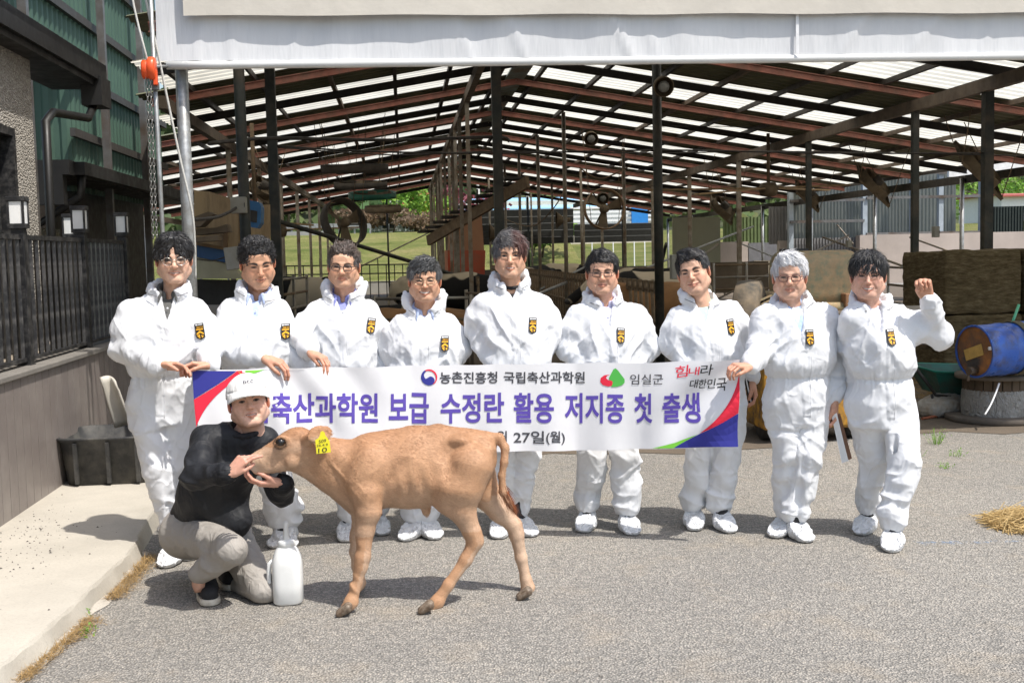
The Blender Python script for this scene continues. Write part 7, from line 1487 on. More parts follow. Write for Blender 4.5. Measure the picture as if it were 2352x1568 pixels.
# ================================================================ YARD OBJECTS ON THE RIGHT
M_DUST = mat('dusty_tan_paint', (0.36, 0.25, 0.135), 0.85, var=0.18, scale=7, dirt=(0.20, 0.21, 0.13), dirt_amt=0.35, dscale=16, bump=0.35, bscale=50)
M_YELLOW = mat('dirty_yellow_paint', (0.55, 0.27, 0.02), 0.6, var=0.2, scale=8, dirt=(0.10, 0.06, 0.03), dirt_amt=0.6, dscale=9, bump=0.2); M_DKIRON = mat('dark_iron', (0.03, 0.027, 0.024), 0.6, var=0.3)
LY = 9.3
ld = empty('loader', P(1850, 1010, LY), 'small dusty loader with a raised tan bucket behind the white-haired man', 'loader')
# bucket: open drum-like scoop seen from behind
c0, c1 = P(1800, 645, LY), P(1957, 645, LY); R_ = 0.25
mb = MB(); prof = [(R_ * math.cos(a), R_ * math.sin(a)) for a in np.linspace(-1.9, 2.2, 22)]
def barrel(mb, xa, xb, yc, zc, R, taper=1.0, n=26, cap=True):
    vs = []; 
    for x, r in ((xa - .02, R * .90 * taper), (xa, R * .97 * taper), (xa + .03, R * taper), (xb - .03, R), (xb, R * .97), (xb + .02, R * .9)):
        for k in range(n): a = 2 * math.pi * k / n; e = 3.0; ca, sa = math.cos(a), math.sin(a); vs.append((x, yc + r * math.copysign(abs(ca) ** (2/e), ca), zc + r * math.copysign(abs(sa) ** (2/e), sa)))
    fs_ = [(i*n+k, i*n+(k+1) % n, (i+1)*n+(k+1) % n, (i+1)*n+k) for i in range(5) for k in range(n)]; mb.add(vs, fs_ + [tuple(range(n))[::-1], tuple(5*n + k for k in range(n))], 0, True)
barrel(mb, c0.x, c1.x, LY + .1, c0.z, R_); mb.build('bucket', M_DUST, ld)
mb = MB(); mb.tube([P(1790, 705, LY - .18), P(1965, 703, LY - .18)], 0.035, 10); mb.build('bucket_lip', M_DUST, ld)
for u in (1792, 1945): p = P(u, 690, LY - .2); mb = MB(); mb.box((p.x - .03, p.y - .05, p.z - .07), (p.x + .03, p.y + .06, p.z + .06)); bevel(mb.build('bracket', mat('rusty_bracket', (0.22, 0.11, 0.05), 0.8, var=0.3), ld), 0.01)
# wheel
wc = P(1722, 715, LY - .1); Mw = Matrix.Translation(wc) @ Matrix.Rotation(math.radians(62), 4, 'Z') @ Matrix.Rotation(math.pi / 2, 4, 'X')
mb = MB(); mb.lathe([(0.10, -.10), (0.20, -.11), (0.255, -.09), (0.265, 0), (0.255, .09), (0.20, .11), (0.10, .10)], 30, Mw); mb.build('tyre', mat('dusty_rubber', (0.19, 0.145, 0.095), 0.9, var=0.25, scale=10, dirt=(0.07, 0.065, 0.055), dirt_amt=0.4, dscale=8, bump=0.4), ld)
mb = MB(); mb.lathe([(0.0001, -.085), (0.06, -.085), (0.105, -.07), (0.105, .07), (0.06, .085), (0.0001, .085)], 24, Mw); mb.build('hub', M_DUST, ld)
for i in range(4): a = P(1745 + 4 * i, 690 + 9 * i, LY - .2); b = P(1772 + 2 * i, 678 + 9 * i, LY - .2); mb = MB(); mb.beam(a, b, 0.012, 0.014); mb.build('grille_bar', M_DUST, ld)
mb = MB(); a, b = P(1752, 670, LY + .05), P(1800, 780, LY + .05); mb.box((a.x, LY - .15, b.z), (b.x + .05, LY + .3, a.z)); bevel(mb.build('arm_housing', M_DUST, ld), 0.05, 3)
mb = MB(); a, b = P(1745, 780, LY), P(1962, 985, LY); mb.box((a.x, LY - .1, max(.12, b.z)), (b.x, LY + .9, a.z)); bevel(mb.build('chassis', M_YELLOW, ld), 0.03, 2)
for u in (1752, 1950):
    p = G(u, 1005); mb = MB(); mb.lathe([(0.04, -.07), (0.15, -.075), (0.185, -.05), (0.185, .05), (0.15, .075), (0.04, .07)], 20, Matrix.Translation((p.x, LY + .15, 0.186)) @ Matrix.Rotation(math.pi / 2, 4, 'Y')); mb.build('wheel', M_DKIRON, ld)
mb = MB(); p = P(1830, 578, LY); mb.box((p.x - .10, LY + .05, p.z - .01), (p.x + .12, LY + .15, p.z + .025)); mb.build('top_plate', M_DKIRON, ld)
# blue drum on a cable reel
DY = 9.75
dr = empty('oil_drum', P(2270, 870, DY), 'blue steel drum lying on its side with an orange rusty end', 'drum'); ec = P(2237, 807, DY - .15); axd = Vector((0.97, 0.24, 0.02)).normalized()
Md = Matrix.Translation(ec) @ axd.to_track_quat('Z', 'Y').to_matrix().to_4x4(); Rd = 0.232
M_BLUED = mat('blue_drum_paint', (0.03, 0.11, 0.46), 0.32, var=0.12, scale=6, dirt=(0.05, 0.05, 0.07), dirt_amt=0.2, dscale=7, bump=0.05)
mb = MB(); mb.lathe([(Rd - .012, 0.0), (Rd + .004, -0.004), (Rd + .006, 0.006), (Rd, 0.012), (Rd, .26), (Rd + .008, .275), (Rd, .29), (Rd, .56), (Rd + .008, .575), (Rd, .59), (Rd, .84), (Rd + .005, .85), (0.0001, .85)], 40, Md); mb.build('shell', M_BLUED, dr)
mb = MB(); mb.lathe([(0.0001, 0.014), (Rd - .004, 0.014)], 40, Md); mb.build('end_plate', mat('rusty_orange_end', (0.34, 0.13, 0.03), 0.7, var=0.35, scale=5, dirt=(0.06, 0.05, 0.045), dirt_amt=0.5, dscale=4, bump=0.2), dr)
mb = MB(); mb.box((-.055, -.13, 0.006), (.045, .10, 0.011), 0, Md @ Matrix.Rotation(1.25, 4, 'Z')); mb.build('paper_label', mat('aged_label', (0.48, 0.30, 0.08), 0.8, var=0.15, scale=20), dr)
mb = MB(); mb.lathe([(0.0001, -.004), (.016, -.004), (.017, .013)], 12, Md @ Matrix.Translation((-.19, .04, 0))); mb.build('bung', M_PWHITE, dr)
mb = MB(); p = ec + Vector((0.02, 0, -0.165)); mb.tube([p + axd * .02, p - axd * 0.10 + Vector((0, -.03, 0))], 0.034, 12); mb.tube([p - axd * .08, p - axd * .10 + Vector((0, -.02, -.09))], 0.014, 8); mb.build('tap', mat('worn_iron', (0.10, 0.075, 0.055), 0.5, 0.4, var=0.3), dr)
mb = MB(); mb.lathe([(Rd + .010, .40), (Rd + .014, .405), (Rd + .014, .475), (Rd + .010, .48)], 40, Md); mb.build('strap', mat('webbing_strap', (0.11, 0.095, 0.06), 0.9, var=0.3, scale=10), dr)
rl = empty('cable_reel', P(2310, 985, DY + .2), 'old cable reel wrapped in grey plastic under the blue drum', 'reel'); g = G(2318, 972); 
mb = MB(); mb.lathe([(0.0001, 0.0), (.44, 0.0), (.45, 0.01), (.45, .045), (.44, .055), (0.0001, .055)], 36, Matrix.Translation((g.x, g.y + .25, 0.004))); mb.build('lower_disc', mat('grey_board', (0.12, 0.10, 0.08), 0.9, var=0.3, bump=0.3), rl)
mb = MB(); mb.lathe([(.30, .055), (.305, .15), (.30, .27), (.29, .30)], 32, Matrix.Translation((g.x, g.y + .25, 0.0))); mb.build('plastic_wrap', fabric_crumple('plastic_wrap', (0.30, 0.29, 0.27), 0.3, 18, 0.9), rl)
for i in range(22):
    a = 2 * math.pi * i / 22; mb = MB(); mb.beam((g.x + .28 * math.cos(a), g.y + .25 + .28 * math.sin(a), 0.056), (g.x + .28 * math.cos(a), g.y + .25 + .28 * math.sin(a), .40), 0.072, 0.02, (math.cos(a), math.sin(a), 0)); mb.build('stave', mat('reel_stave', (0.10, 0.07, 0.045), 0.85, var=0.3), rl)
mb = MB(); mb.lathe([(0.0001, .40), (.36, .40), (.36, .44), (0.0001, .44)], 32, Matrix.Translation((g.x, g.y + .25, 0.0))); mb.build('upper_disc', mat('grey_board', (0.12, 0.10, 0.08), 0.9), rl)
hang('hose', [P(2295, 880, DY - .2), P(2288, 900, DY - .24), P(2275, 930, DY - .28), P(2262, 952, DY - .3)], 0.008, M_PWHITE, 'short white plastic hose dangling in front of the reel', 'hose')
tag(MB().tube([P(2340, 700, DY + .5), P(2322, 750, DY + .4)], 0.014, 8).build('green_stick', mat('mint_plastic', (0.10, 0.45, 0.25), 0.4)), 'mint green plastic rod leaning behind the blue drum', 'rod')
# wheelbarrow
WY = 10.6
wb = empty('wheelbarrow', P(2180, 960, WY), 'dark green wheelbarrow parked beneath the bale stack', 'wheelbarrow'); t0, t1, b0_, b1_ = P(2113, 846, WY), P(2240, 850, WY), P(2140, 900, WY), P(2232, 903, WY)
mb = MB(); tp = [(t0.x, WY - .33, t0.z), (t1.x, WY - .33, t1.z), (t1.x + .05, WY + .33, t1.z + .02), (t0.x, WY + .33, t0.z + .02)]; bt_ = [(b0_.x, WY - .2, b0_.z), (b1_.x, WY - .2, b1_.z), (b1_.x, WY + .2, b1_.z), (b0_.x, WY + .2, b0_.z)]; mb.add(tp + bt_, [(0, 4, 5, 1), (1, 5, 6, 2), (2, 6, 7, 3), (3, 7, 4, 0), (4, 7, 6, 5)]); tr = mb.build('tray', mat('dark_green_tray', (0.012, 0.12, 0.095), 0.45, var=0.15, scale=5, dirt=(0.05, 0.05, 0.04), dirt_amt=0.3), wb); sm = tr.modifiers.new('t', 'SOLIDIFY'); sm.thickness = 0.012
mb = MB(); mb.tube([Vector(p) for p in tp], 0.013, 6, closed=True); mb.build('rim', mat('green_rim', (0.02, 0.2, 0.15), 0.4), wb)
for dy in (-.24, .24):
    mb = MB(); mb.tube([P(2100, 842, WY + dy), P(2130, 880, WY + dy), P(2150, 908, WY + dy), P(2225, 915, WY + dy)], 0.016, 8); mb.build('handle', M_DKIRON, wb); mb = MB(); mb.tube([P(2140, 905, WY + dy), P(2147, 940, WY + dy), (P(2150, 950, WY).x, WY + dy, 0.01)], 0.014, 8); mb.build('leg', M_DKIRON, wb)
mb = MB(); w_c = P(2245, 930, WY); mb.lathe([(0.05, -.04), (.13, -.045), (.165, -.03), (.165, .03), (.13, .045), (.05, .04)], 22, Matrix.Translation((w_c.x, WY, 0.17)) @ Matrix.Rotation(math.pi / 2, 4, 'X')); mb.build('wheel', M_DKIRON, wb)
# sack
g = G(2185, 960); f = Field((g.x - .35, g.y - .1, -.02), (g.x + .35, g.y + .5, .4), 0.011); f.ell((g.x - .02, g.y + .17, .09), (.22, .16, .13), 0); f.ell((g.x + .10, g.y + .2, .11), (.13, .12, .10), .05); f.ell((g.x - .13, g.y + .15, .07), (.13, .13, .08), .05); f.cone((g.x + .18, g.y + .2, .14), (g.x + .27, g.y + .2, .16), .05, .03, .03); f.below(0.004)
V, F = f.surf(); N = vnormals(V, F); V = V + N * (-0.02 * (np.abs(vnoise(V * np.array((9, 9, 12)), 4)) - .3) - 0.01 * (np.abs(vnoise(V * 26, 5)) - .3))[:, None]; tag(link('feed_sack', quadmesh('feed_sack', V, F), mat('woven_sack', (0.42, 0.40, 0.36), 0.7, var=0.1, scale=5, dirt=(0.28, 0.22, 0.15), dirt_amt=0.35, dscale=4, bump=0.3, bscale=90)), 'dirty white woven sack lying on the ground by the wheelbarrow', 'sack')
tag(MB().tube([G(2118, 965) + Vector((0, 0, .016)), G(2195, 955) + Vector((0, .05, .02))], 0.013, 8).build('pipe_stub', mat('rust_pipe', (0.30, 0.09, 0.04), 0.7)), 'rusty pipe lying against the white sack', 'pipe')
# bale stack
M_BALE = bpy.data.materials.new('pressed_hay'); n = NT(M_BALE); o = n.obj(); h = n.noise(n.mapped(o, (1, 1, 4)), 7, 6, 0.75); n.bsdf(n.ramp(h, [(0.3, (0.07, 0.055, 0.03)), (0.5, (0.15, 0.115, 0.065)), (0.7, (0.27, 0.215, 0.13))]), 0.95, 0, n.bump(h, 1.0, 0.05), 0.1)
BY = 13.0; M_NET = mat('bale_twine', (0.30, 0.30, 0.24), 0.8)
k = 0
for row in range(2):
    for col in range(2):
        for dp in range(1):
            z0 = 0.02 + row * 0.78; xa = P(2168, 700, BY).x + col * 1.02; rs = np.random.RandomState(k)
            f = Field((xa - .06, BY - .1, z0 - .05), (xa + 1.06, BY + 1.3, z0 + .84), 0.03); f.d[:] = 1
            x, y, z = np.meshgrid(*f.ax, indexing='ij'); q = np.maximum.reduce([np.abs(x - xa - .5) - .47, np.abs(y - BY - .6) - .57, np.abs(z - z0 - .385) - .36]); f.d = (q - .02).astype(np.float32); V, F = f.surf(); V = smooth_verts(V, F, 2); N = vnormals(V, F); V = V + N * (0.025 * fbm(V * np.array((3, 3, 9)), 3, k))[:, None]
            b = empty('hay_bale', (xa + .5, BY + .5, z0), ['large pressed hay bale, bottom one beside the wheelbarrow', 'large pressed hay bale, bottom one behind the blue drum', 'large pressed hay bale, top one with a sunlit edge', 'large pressed hay bale, top one behind the barn post'][k], 'bale', 'stacked hay bales'); link('hay', quadmesh('hay', V, F), M_BALE, b)
            k += 1
# sacks under the raised arm
for i in range(5):
    p = P(2105 + 10 * (i % 2), 780 - 16 * i, 12.3); f = Field((p.x - .35, 12.0, p.z - .12), (p.x + .35, 12.7, p.z + .12), 0.02); f.ell((p.x, 12.35, p.z), (.28, .22, .065), 0); V, F = f.surf(); V = V + vnormals(V, F) * (0.015 * fbm(V * 8, 2, i))[:, None]; tag(link('feed_bag', quadmesh('feed_bag', V, F), mat(['pale_bag', 'maroon_bag'][i in (3,)], [(0.34, 0.31, 0.28), (0.20, 0.03, 0.05)][i in (3,)], 0.7, var=0.1)), ['pale feed bag lowest in the pile beside the hay bales', 'pale feed bag second up in the pile beside the bales', 'pale feed bag midway up the pile beside the bales', 'maroon feed bag in the pile beside the bales', 'pale feed bag topmost on the pile beside the bales'][i], 'bag', 'feed bags piled by the bales')
# loose straw
def straw(c, r, n, seed, name, label, h=0.10, L=0.16, col=(0.42, 0.29, 0.12), sq=1.0):
    rs = np.random.RandomState(seed); V = []; F = []
    for i in range(n):
        a = rs.rand() * 6.283; d = r * rs.rand() ** 0.6; x, y = c[0] + d * math.cos(a), c[1] + sq * d * math.sin(a); z = h * max(0, 1 - (d / r) ** 1.5) * rs.rand() + 0.006; b = rs.rand() * 6.283; l = L * (0.4 + rs.rand()); e = np.array((math.cos(b), math.sin(b), rs.randn() * .18)) * l / 2; p = np.array((x, y, z)); s_ = np.array((-math.sin(b), math.cos(b), 0)) * 0.0022; lo = -min(0, (p[2] - abs(e[2])) - .003); p[2] += lo
        V += [p - e - s_, p + e - s_, p + e + s_ + np.array((0, 0, .002)), p - e + s_ + np.array((0, 0, .002))]
    t = rs.rand(n); me = quadmesh(name, np.array(V), np.arange(4 * n).reshape(-1, 4), np.repeat(np.stack([0.75 + .5 * t, 0.75 + .5 * t, .7 + .5 * t], 1), 4, axis=0), False)
    return tag(link(name, me, leaf_mat(name + '_stalk', col)), label, 'straw', kind='stuff')
g = G(2345, 1205); straw((g.x + .22, g.y), 0.42, 3200, 4, 'straw', 'heap of loose golden straw on the tarmac', 0.07, 0.14, (0.50, 0.36, 0.17), 0.8)
g = G(2200, 890); straw((g.x, g.y), 1.6, 2600, 5, 'barn_straw', 'brown straw litter spread in front of the bales', 0.05, 0.2, (0.30, 0.19, 0.07))
# kerb-side dry grass
rs = np.random.RandomState(8); V = []
for i in range(2600):
    y = rs.uniform(4.55, 6.45); x = float(np.interp(y, [1, 4.5, 4.95, 5.75, 6.4], [-1.72, -1.625, -1.583, -1.544, -1.53])) + 0.035 + abs(rs.randn()) * 0.035 * (1.3 if y > 5 else .6); 
    if vnoise(np.array([[y * 3.1, 0, 0]]), 77)[0] < -0.15: continue
    b = rs.rand() * 6.283; l = 0.03 + .05 * rs.rand(); e = np.array((math.cos(b), math.sin(b), .15 + .5 * rs.rand() * (rs.rand() < .3))) * l; p = np.array((x, y, .006 + .012 * rs.rand())); s_ = np.array((-math.sin(b), math.cos(b), 0)) * .0016; V += [p - s_, p + s_, p + e]
V = np.array(V); tag(link('dry_grass', quadmesh('dry_grass', V, np.arange(len(V)).reshape(-1, 3), np.repeat(0.7 + .6 * rs.rand(len(V) // 3, 1), 3, axis=0) * np.ones((1, 3)), False), leaf_mat('dry_grass_blade', (0.40, 0.27, 0.12))), 'dry grass litter along the foot of the kerb', 'grass', kind='stuff')
# loose grit
def grit(pts, name, label, m, s0=0.004, s1=0.011):
    V = []; F = []; b = 0
    for (x, y, z) in pts:
        s_ = s0 + (s1 - s0) * RND.random() ** 2; o_ = [Vector((RND.uniform(.6, 1) * a, RND.uniform(.6, 1) * b_, RND.uniform(.5, .9) * c)) * s_ for a, b_, c in ((-1,0,0),(1,0,0),(0,-1,0),(0,1,0),(0,0,-.6),(0,0,1))]; V += [(x + q.x, y + q.y, max(z, z + q.z)) for q in o_]; F += [(b+i, b+j, b+k_) for i, j, k_ in ((0,2,5),(2,1,5),(1,3,5),(3,0,5),(2,0,4),(1,2,4),(3,1,4),(0,3,4))]; b += 6
    tag(link(name, pymesh(name, V, F), m), label, 'gravel', kind='stuff')
pts = []
for i in range(230):
    u, v = RND.gauss(70, 60), RND.gauss(1225, 50); p = G(max(2, u), v, .1)
    if -2.4 < p.x < -1.62: pts.append((p.x, p.y, .101))
grit(pts, 'slab_grit', 'dark grit scattered on the concrete slab by the wall', mat('grit', (0.10, 0.09, 0.08), 0.9), 0.003, 0.009)
grit([(RND.uniform(-1.3, 5), RND.uniform(4.0, 9.0), .001) for _ in range(1500)], 'yard_gravel', 'small loose stones on the tarmac', mat('pebbles', (0.22, 0.20, 0.175), 0.9, var=0.4, scale=30), 0.003, 0.009)
# weeds
def weed(g, n, h, name, label):
    rs = np.random.RandomState(int(g.x * 100) & 255); V = []
    for i in range(n):
        a = rs.rand() * 6.283; r = .06 * rs.rand(); b = np.array((g.x + r * math.cos(a), g.y + r * math.sin(a), .003)); t = b + np.array((math.cos(a) * h * .6 * rs.rand(), math.sin(a) * h * .6 * rs.rand(), h * (.4 + .6 * rs.rand()))); s_ = np.array((-math.sin(a), math.cos(a), 0)) * .003; V += [b - s_, b + s_, t]
        for q in range(3): c = b + (t - b) * (.4 + .25 * q); e = rs.randn(3) * .012; V += [c, c + e, c + e * .5 + rs.randn(3) * .006]
    V = np.array(V); V[:, 2] = np.maximum(V[:, 2], .002); tag(link(name, quadmesh(name, V, np.arange(len(V)).reshape(-1, 3), np.ones((len(V), 3)), False), L_SPRING), label, 'weed')
for i, (u, v, n_, h) in enumerate(((2150, 1020, 26, .16), (2110, 1050, 14, .06), (2170, 1075, 12, .05), (190, 1420, 10, .04), (200, 1455, 10, .035), (2195, 1048, 12, .06))): weed(G(u, v), n_, h, 'weed', ['tall straggly weed on the bare ground near the sack', 'small weed sprouting behind the fist-raising man', 'low weed tuft at the tarmac edge', 'green sprig at the kerb foot', 'second green sprig growing at the kerb foot beside the straw', 'small weed by the gravelly strip'][i])
# dropped twig with chalk mark
mb = MB(); g0, g1 = G(2105, 1248), G(2135, 1252); mb.add([(g0.x, g0.y - .05, .005), (g0.x + .07, g0.y - .06, .005), (g1.x + .55, g1.y - .03, .005), (g1.x + .5, g1.y, .005), (g0.x + .08, g0.y + .02, .005), (g0.x, g0.y + .04, .005)], [(0, 1, 2, 3, 4, 5)]); m = bpy.data.materials.new('blue_chalk'); n = NT(m); o = n.obj(); b = n.bsdf((0.10, 0.30, 0.58), 0.9); tr = n.n('ShaderNodeBsdfTransparent'); mx = n.n('ShaderNodeMixShader'); n.l(n.ramp(n.noise(o, 30, 5, .8), [(.50, 0.0), (.70, 0.6)]), mx.inputs[0]); n.l(tr.outputs[0], mx.inputs[1]); n.l(b.outputs[0], mx.inputs[2]); n.l(mx.outputs[0], n.out.inputs[0]); tag(mb.build('chalk_mark', m), kind='structure')
# ================================================================ TUB, SEAT SHELL, HOSE ENDS BY THE WALL
M_TUB = mat('black_tub', (0.022, 0.023, 0.024), 0.55, var=0.2, scale=6, dirt=(0.10, 0.095, 0.085), dirt_amt=0.3, dscale=5, bump=0.08)
tu = empty('tub', (-2.15, 8.35, .1), 'black plastic tub against the taupe wall', 'tub'); cx_, cy_ = -2.12, 8.42
def rrect(w, d, r=.12, n=6): 
    return [(sx * (w - r) + r * math.cos(a), sy * (d - r) + r * math.sin(a)) for sx, sy, a0 in ((1, 1, 0), (-1, 1, math.pi/2), (-1, -1, math.pi), (1, -1, 1.5*math.pi)) for a in np.linspace(a0, a0 + math.pi/2, n)]
mb = MB(); vs = []; rings = [(.0, .30, .29), (.30, .335, .32), (.325, .36, .345), (.34, .362, .347), (.34, .335, .32), (.05, .29, .28)]; n_ = 24
for z, w, d in rings: vs += [(cx_ + x, cy_ + y, .103 + z) for x, y in rrect(w, d)]
mb.add(vs, [(i*n_+k, i*n_+(k+1) % n_, (i+1)*n_+(k+1) % n_, (i+1)*n_+k) for i in range(5) for k in range(n_)] + [tuple(5*n_ + k for k in range(n_)), tuple(reversed(range(n_)))], 0, True); mb.build('tub_shell', M_TUB, tu)
for sx in (-.2, 0.02, .22): mb = MB(); mb.beam((cx_ + sx, cy_ - .315, .12), (cx_ + sx, cy_ - .338, .41), 0.025, 0.03, (0, 1, 0)); mb.build('rib', M_TUB, tu)
a, b, c, d = P(228, 860, 8.2), P(266, 868, 8.2), P(300, 975, 8.25), P(258, 985, 8.25); mb = MB(); grid = []
for j in range(9):
    t = j / 8
    for i in range(7):
        s = i / 6; p = (a * (1 - s) + b * s) * (1 - t) + (d * (1 - s) + c * s) * t; p = p + Vector((0, .05 * (1 - (2 * s - 1) ** 2) + .06 * t * t, -.02 * (2 * s - 1) ** 2 * (t < .15))); grid.append(p)
mb.add(grid, [(j*7+i, j*7+i+1, (j+1)*7+i+1, (j+1)*7+i) for j in range(8) for i in range(6)], 0, True); o = mb.build('seat_shell', mat('beige_plastic', (0.46, 0.43, 0.37), 0.5, var=0.08, scale=4)); tag(o, 'beige plastic shell propped upright in the black tub', 'shell'); sm = o.modifiers.new('t', 'SOLIDIFY'); sm.thickness = .015
for i, (u0, v0, u1, v1) in enumerate(((165, 1105, 200, 1098), (190, 1100, 218, 1093), (215, 1098, 246, 1092), (170, 1095, 190, 1088))):
    p0, p1 = G(u0, v0, .1) + Vector((0, 0, .03)), G(u1, v1, .1) + Vector((0, 0, .03)); t = empty('hose_end', p0, ['black ribbed hose offcut lying nearest the wall base', 'black ribbed hose offcut in the middle of the row', 'black ribbed hose offcut touching the tub', 'short hose offcut lying on top of the others'][i], 'hose', 'hose offcuts by the tub'); mb = MB(); k_ = 7; mb.tube([p0 + (p1 - p0) * (j / k_) + Vector((0, 0, .04 if i == 3 else 0)) for j in range(k_ + 1)], [.024 + .004 * (j % 2) for j in range(k_ + 1)], 10); mb.build('hose_body', M_TUB, t)
# ================================================================ LEFT INTERIOR: plywood hutch, boat-like trough, boxes
M_PLY = mat('plywood', (0.36, 0.25, 0.13), 0.75, var=0.12, scale=1.2, dirt=(0.16, 0.10, 0.05), dirt_amt=0.45, dscale=1.6, stretch=(3, 3, 0.6))
hu = empty('plywood_hutch', P(530, 640, 12.5), 'pale plywood partition behind the electrical boxes', 'partition')
def quadp(nm, pts, Y, m, par, t=.03):
    fr = [P(u, v, Y) for u, v in pts]; bk = [p + Vector((0, t, 0)) for p in fr]; k = len(fr); mb = MB(); mb.add(fr + bk, [tuple(range(k)), tuple(reversed(range(k, 2*k)))] + [((i+1) % k, i, k + i, k + (i+1) % k) for i in range(k)]); return mb.build(nm, m, par)
quadp('sheet', [(446, 612), (446, 437), (480, 440), (480, 612)], 12.55, M_PLY, hu); quadp('sheet', [(480.5, 612), (480.5, 440), (520, 452), (548, 470), (548, 612)], 12.5, M_PLY, hu); quadp('sheet', [(548.5, 612), (548.5, 470), (620, 470), (622, 612)], 12.6, M_PLY, hu); quadp('batten', [(512, 596), (512, 527), (522, 527), (522, 596)], 12.45, mat('brown_batten', (0.13, 0.075, 0.035), 0.8), hu)
tr_ = empty('feed_trough', P(490, 640, 11.8), 'blue and cream boat-shaped trough under the plywood', 'trough'); quadp('blue_side', [(452, 590), (452, 563), (540, 578), (530, 605)], 11.8, mat('navy_paint', (0.02, 0.07, 0.17), 0.5, var=0.2), tr_, .2); quadp('cream_side', [(452, 640), (452, 591), (530, 606), (560, 640)], 11.85, mat('cream_paint', (0.36, 0.33, 0.22), 0.6, var=0.12), tr_, .2); quadp('rail', [(452, 563), (452, 556), (545, 572), (540, 579)], 11.75, mat('brown_rail', (0.16, 0.10, 0.05), 0.8), tr_, .1)
quadp('dark_board', [(452, 700), (452, 641), (640, 645), (640, 700)], 12.2, mat('dark_barn_board', (0.02, 0.018, 0.016), 0.8), hu)
for i, pts in enumerate(([(448, 525), (495, 523), (520, 515), (524, 532), (450, 540)], [(440, 500), (478, 486), (490, 492), (460, 520), (442, 522)], [(448, 545), (500, 540), (502, 552), (448, 556)])): q = quadp('plank', pts, 11.6 - .1 * i, mat('weathered_plank', (0.15, 0.11, 0.07), 0.85, var=0.3, scale=4), None, .3); tag(q, ['thick weathered plank stacked against the plywood', 'broken grey plank leaning above the stack', 'lowest thin plank in the timber stack'][i], 'plank', 'timber stacked by the plywood')
M_EBOX = mat('grey_enclosure', (0.30, 0.295, 0.265), 0.5, var=0.08, scale=5, dirt=(0.2, 0.17, 0.12), dirt_amt=0.25)
def ebox(u0, v0, u1, v1, Y, label, tilt=0.0):
    a, b = P(u0, v0, Y), P(u1, v1, Y); e = empty('electrical_box', ((a.x + b.x) / 2, Y, b.z), label, 'box', 'electrical boxes on the posts'); R = Matrix.Translation(((a.x + b.x) / 2, Y, (a.z + b.z) / 2)) @ Matrix.Rotation(tilt, 4, 'Y'); w, h = abs(b.x - a.x) / 2, abs(a.z - b.z) / 2; mb = MB(); mb.box((-w, -.05, -h), (w, .06, h), 0, R); bevel(mb.build('case', M_EBOX, e), .008); mb = MB(); mb.box((-w * .94, -.062, -h * .94), (w * .94, -.051, h * .94), 0, R); mb.build('door', M_EBOX, e); mb = MB(); mb.box((w * .82, -.07, -.02), (w * .9, -.062, .02), 0, R); mb.build('latch', M_DKIRON, e)
ebox(530, 453, 567, 490, 10.9, 'grey square electrical box above the tilted one'); ebox(517, 567, 565, 618, 10.8, 'tilted grey electrical box beside the man looking down', -.12); ebox(1540, 585, 1582, 640, 13.6, 'dark grey control box on the post beside the tilted head'); ebox(1945, 552, 1955, 568, 20, 'tiny white switch box on a post near the grey ribbed wall'); ebox(2143, 520, 2155, 545, 19, 'small meter box above the hay bales')
fb_ = empty('blue_heater', P(590, 520, 11.4), 'blue metal fan heater hung in front of the plywood', 'heater'); quadp('case', [(572, 460), (594, 464), (600, 475), (599, 512), (590, 524), (572, 521)], 11.35, mat('blue_enamel', (0.03, 0.12, 0.27), 0.45, var=0.1), fb_, .25); quadp('opening', [(575, 482), (591, 485), (590, 512), (575, 509)], 11.34, M_DKIRON, fb_, .005)
# ================================================================ BARN FITTINGS
M_BAR = mat('galvanised_pipe', (0.30, 0.29, 0.265), 0.45, 0.5, var=0.25, scale=8, dirt=(0.16, 0.11, 0.06), dirt_amt=0.35)
M_RUSTBAR = mat('muddy_bar', (0.16, 0.11, 0.065), 0.8, var=0.3, scale=8)
def barrier(x, y0, y1, label, dz=0.0):
    e = empty('feed_barrier', (x, (y0 + y1) / 2, 0), label, 'barrier', 'cattle feed barriers'); 
    for z in (.35, .72, 1.15): mb = MB(); mb.tube([(x, y0, z), (x, y1, z)], .03, 8); mb.build('rail', M_RUSTBAR, e)
    bar = MB(); bar.tube([(0, 0, .3), (0, .02, .75), (0, .10, 1.22)], .024, 6); bm = bar.mesh('bar'); bm.materials.append(M_RUSTBAR); st_ = MB(); st_.box((-.03, -.05, 1.10), (.03, .05, 1.26)); sm_ = st_.mesh('latch'); sm_.materials.append(M_RUSTBAR); n = int((y1 - y0) / .36)
    for i in range(n):
        for me, nm, off in ((bm, 'bar', 0), (sm_, 'latch', .18)):
            o = bpy.data.objects.new(nm, me); COL.objects.link(o); o.parent = e; o.matrix_parent_inverse = e.matrix_basis.inverted(); o.location = (x, y0 + .36 * i + off, 0)
    mb = MB(); mb.box((x - .12, y0, 0), (x + .12, y1, .30)); mb.build('kerb', concrete('trough_kerb', (0.16, 0.14, 0.11), 2), e)
barrier(3.25, 14.2, 42, 'long rusty feed barrier behind the man in thin-framed glasses'); barrier(1.35, 20.5, 44, 'feed barrier along the central column row')
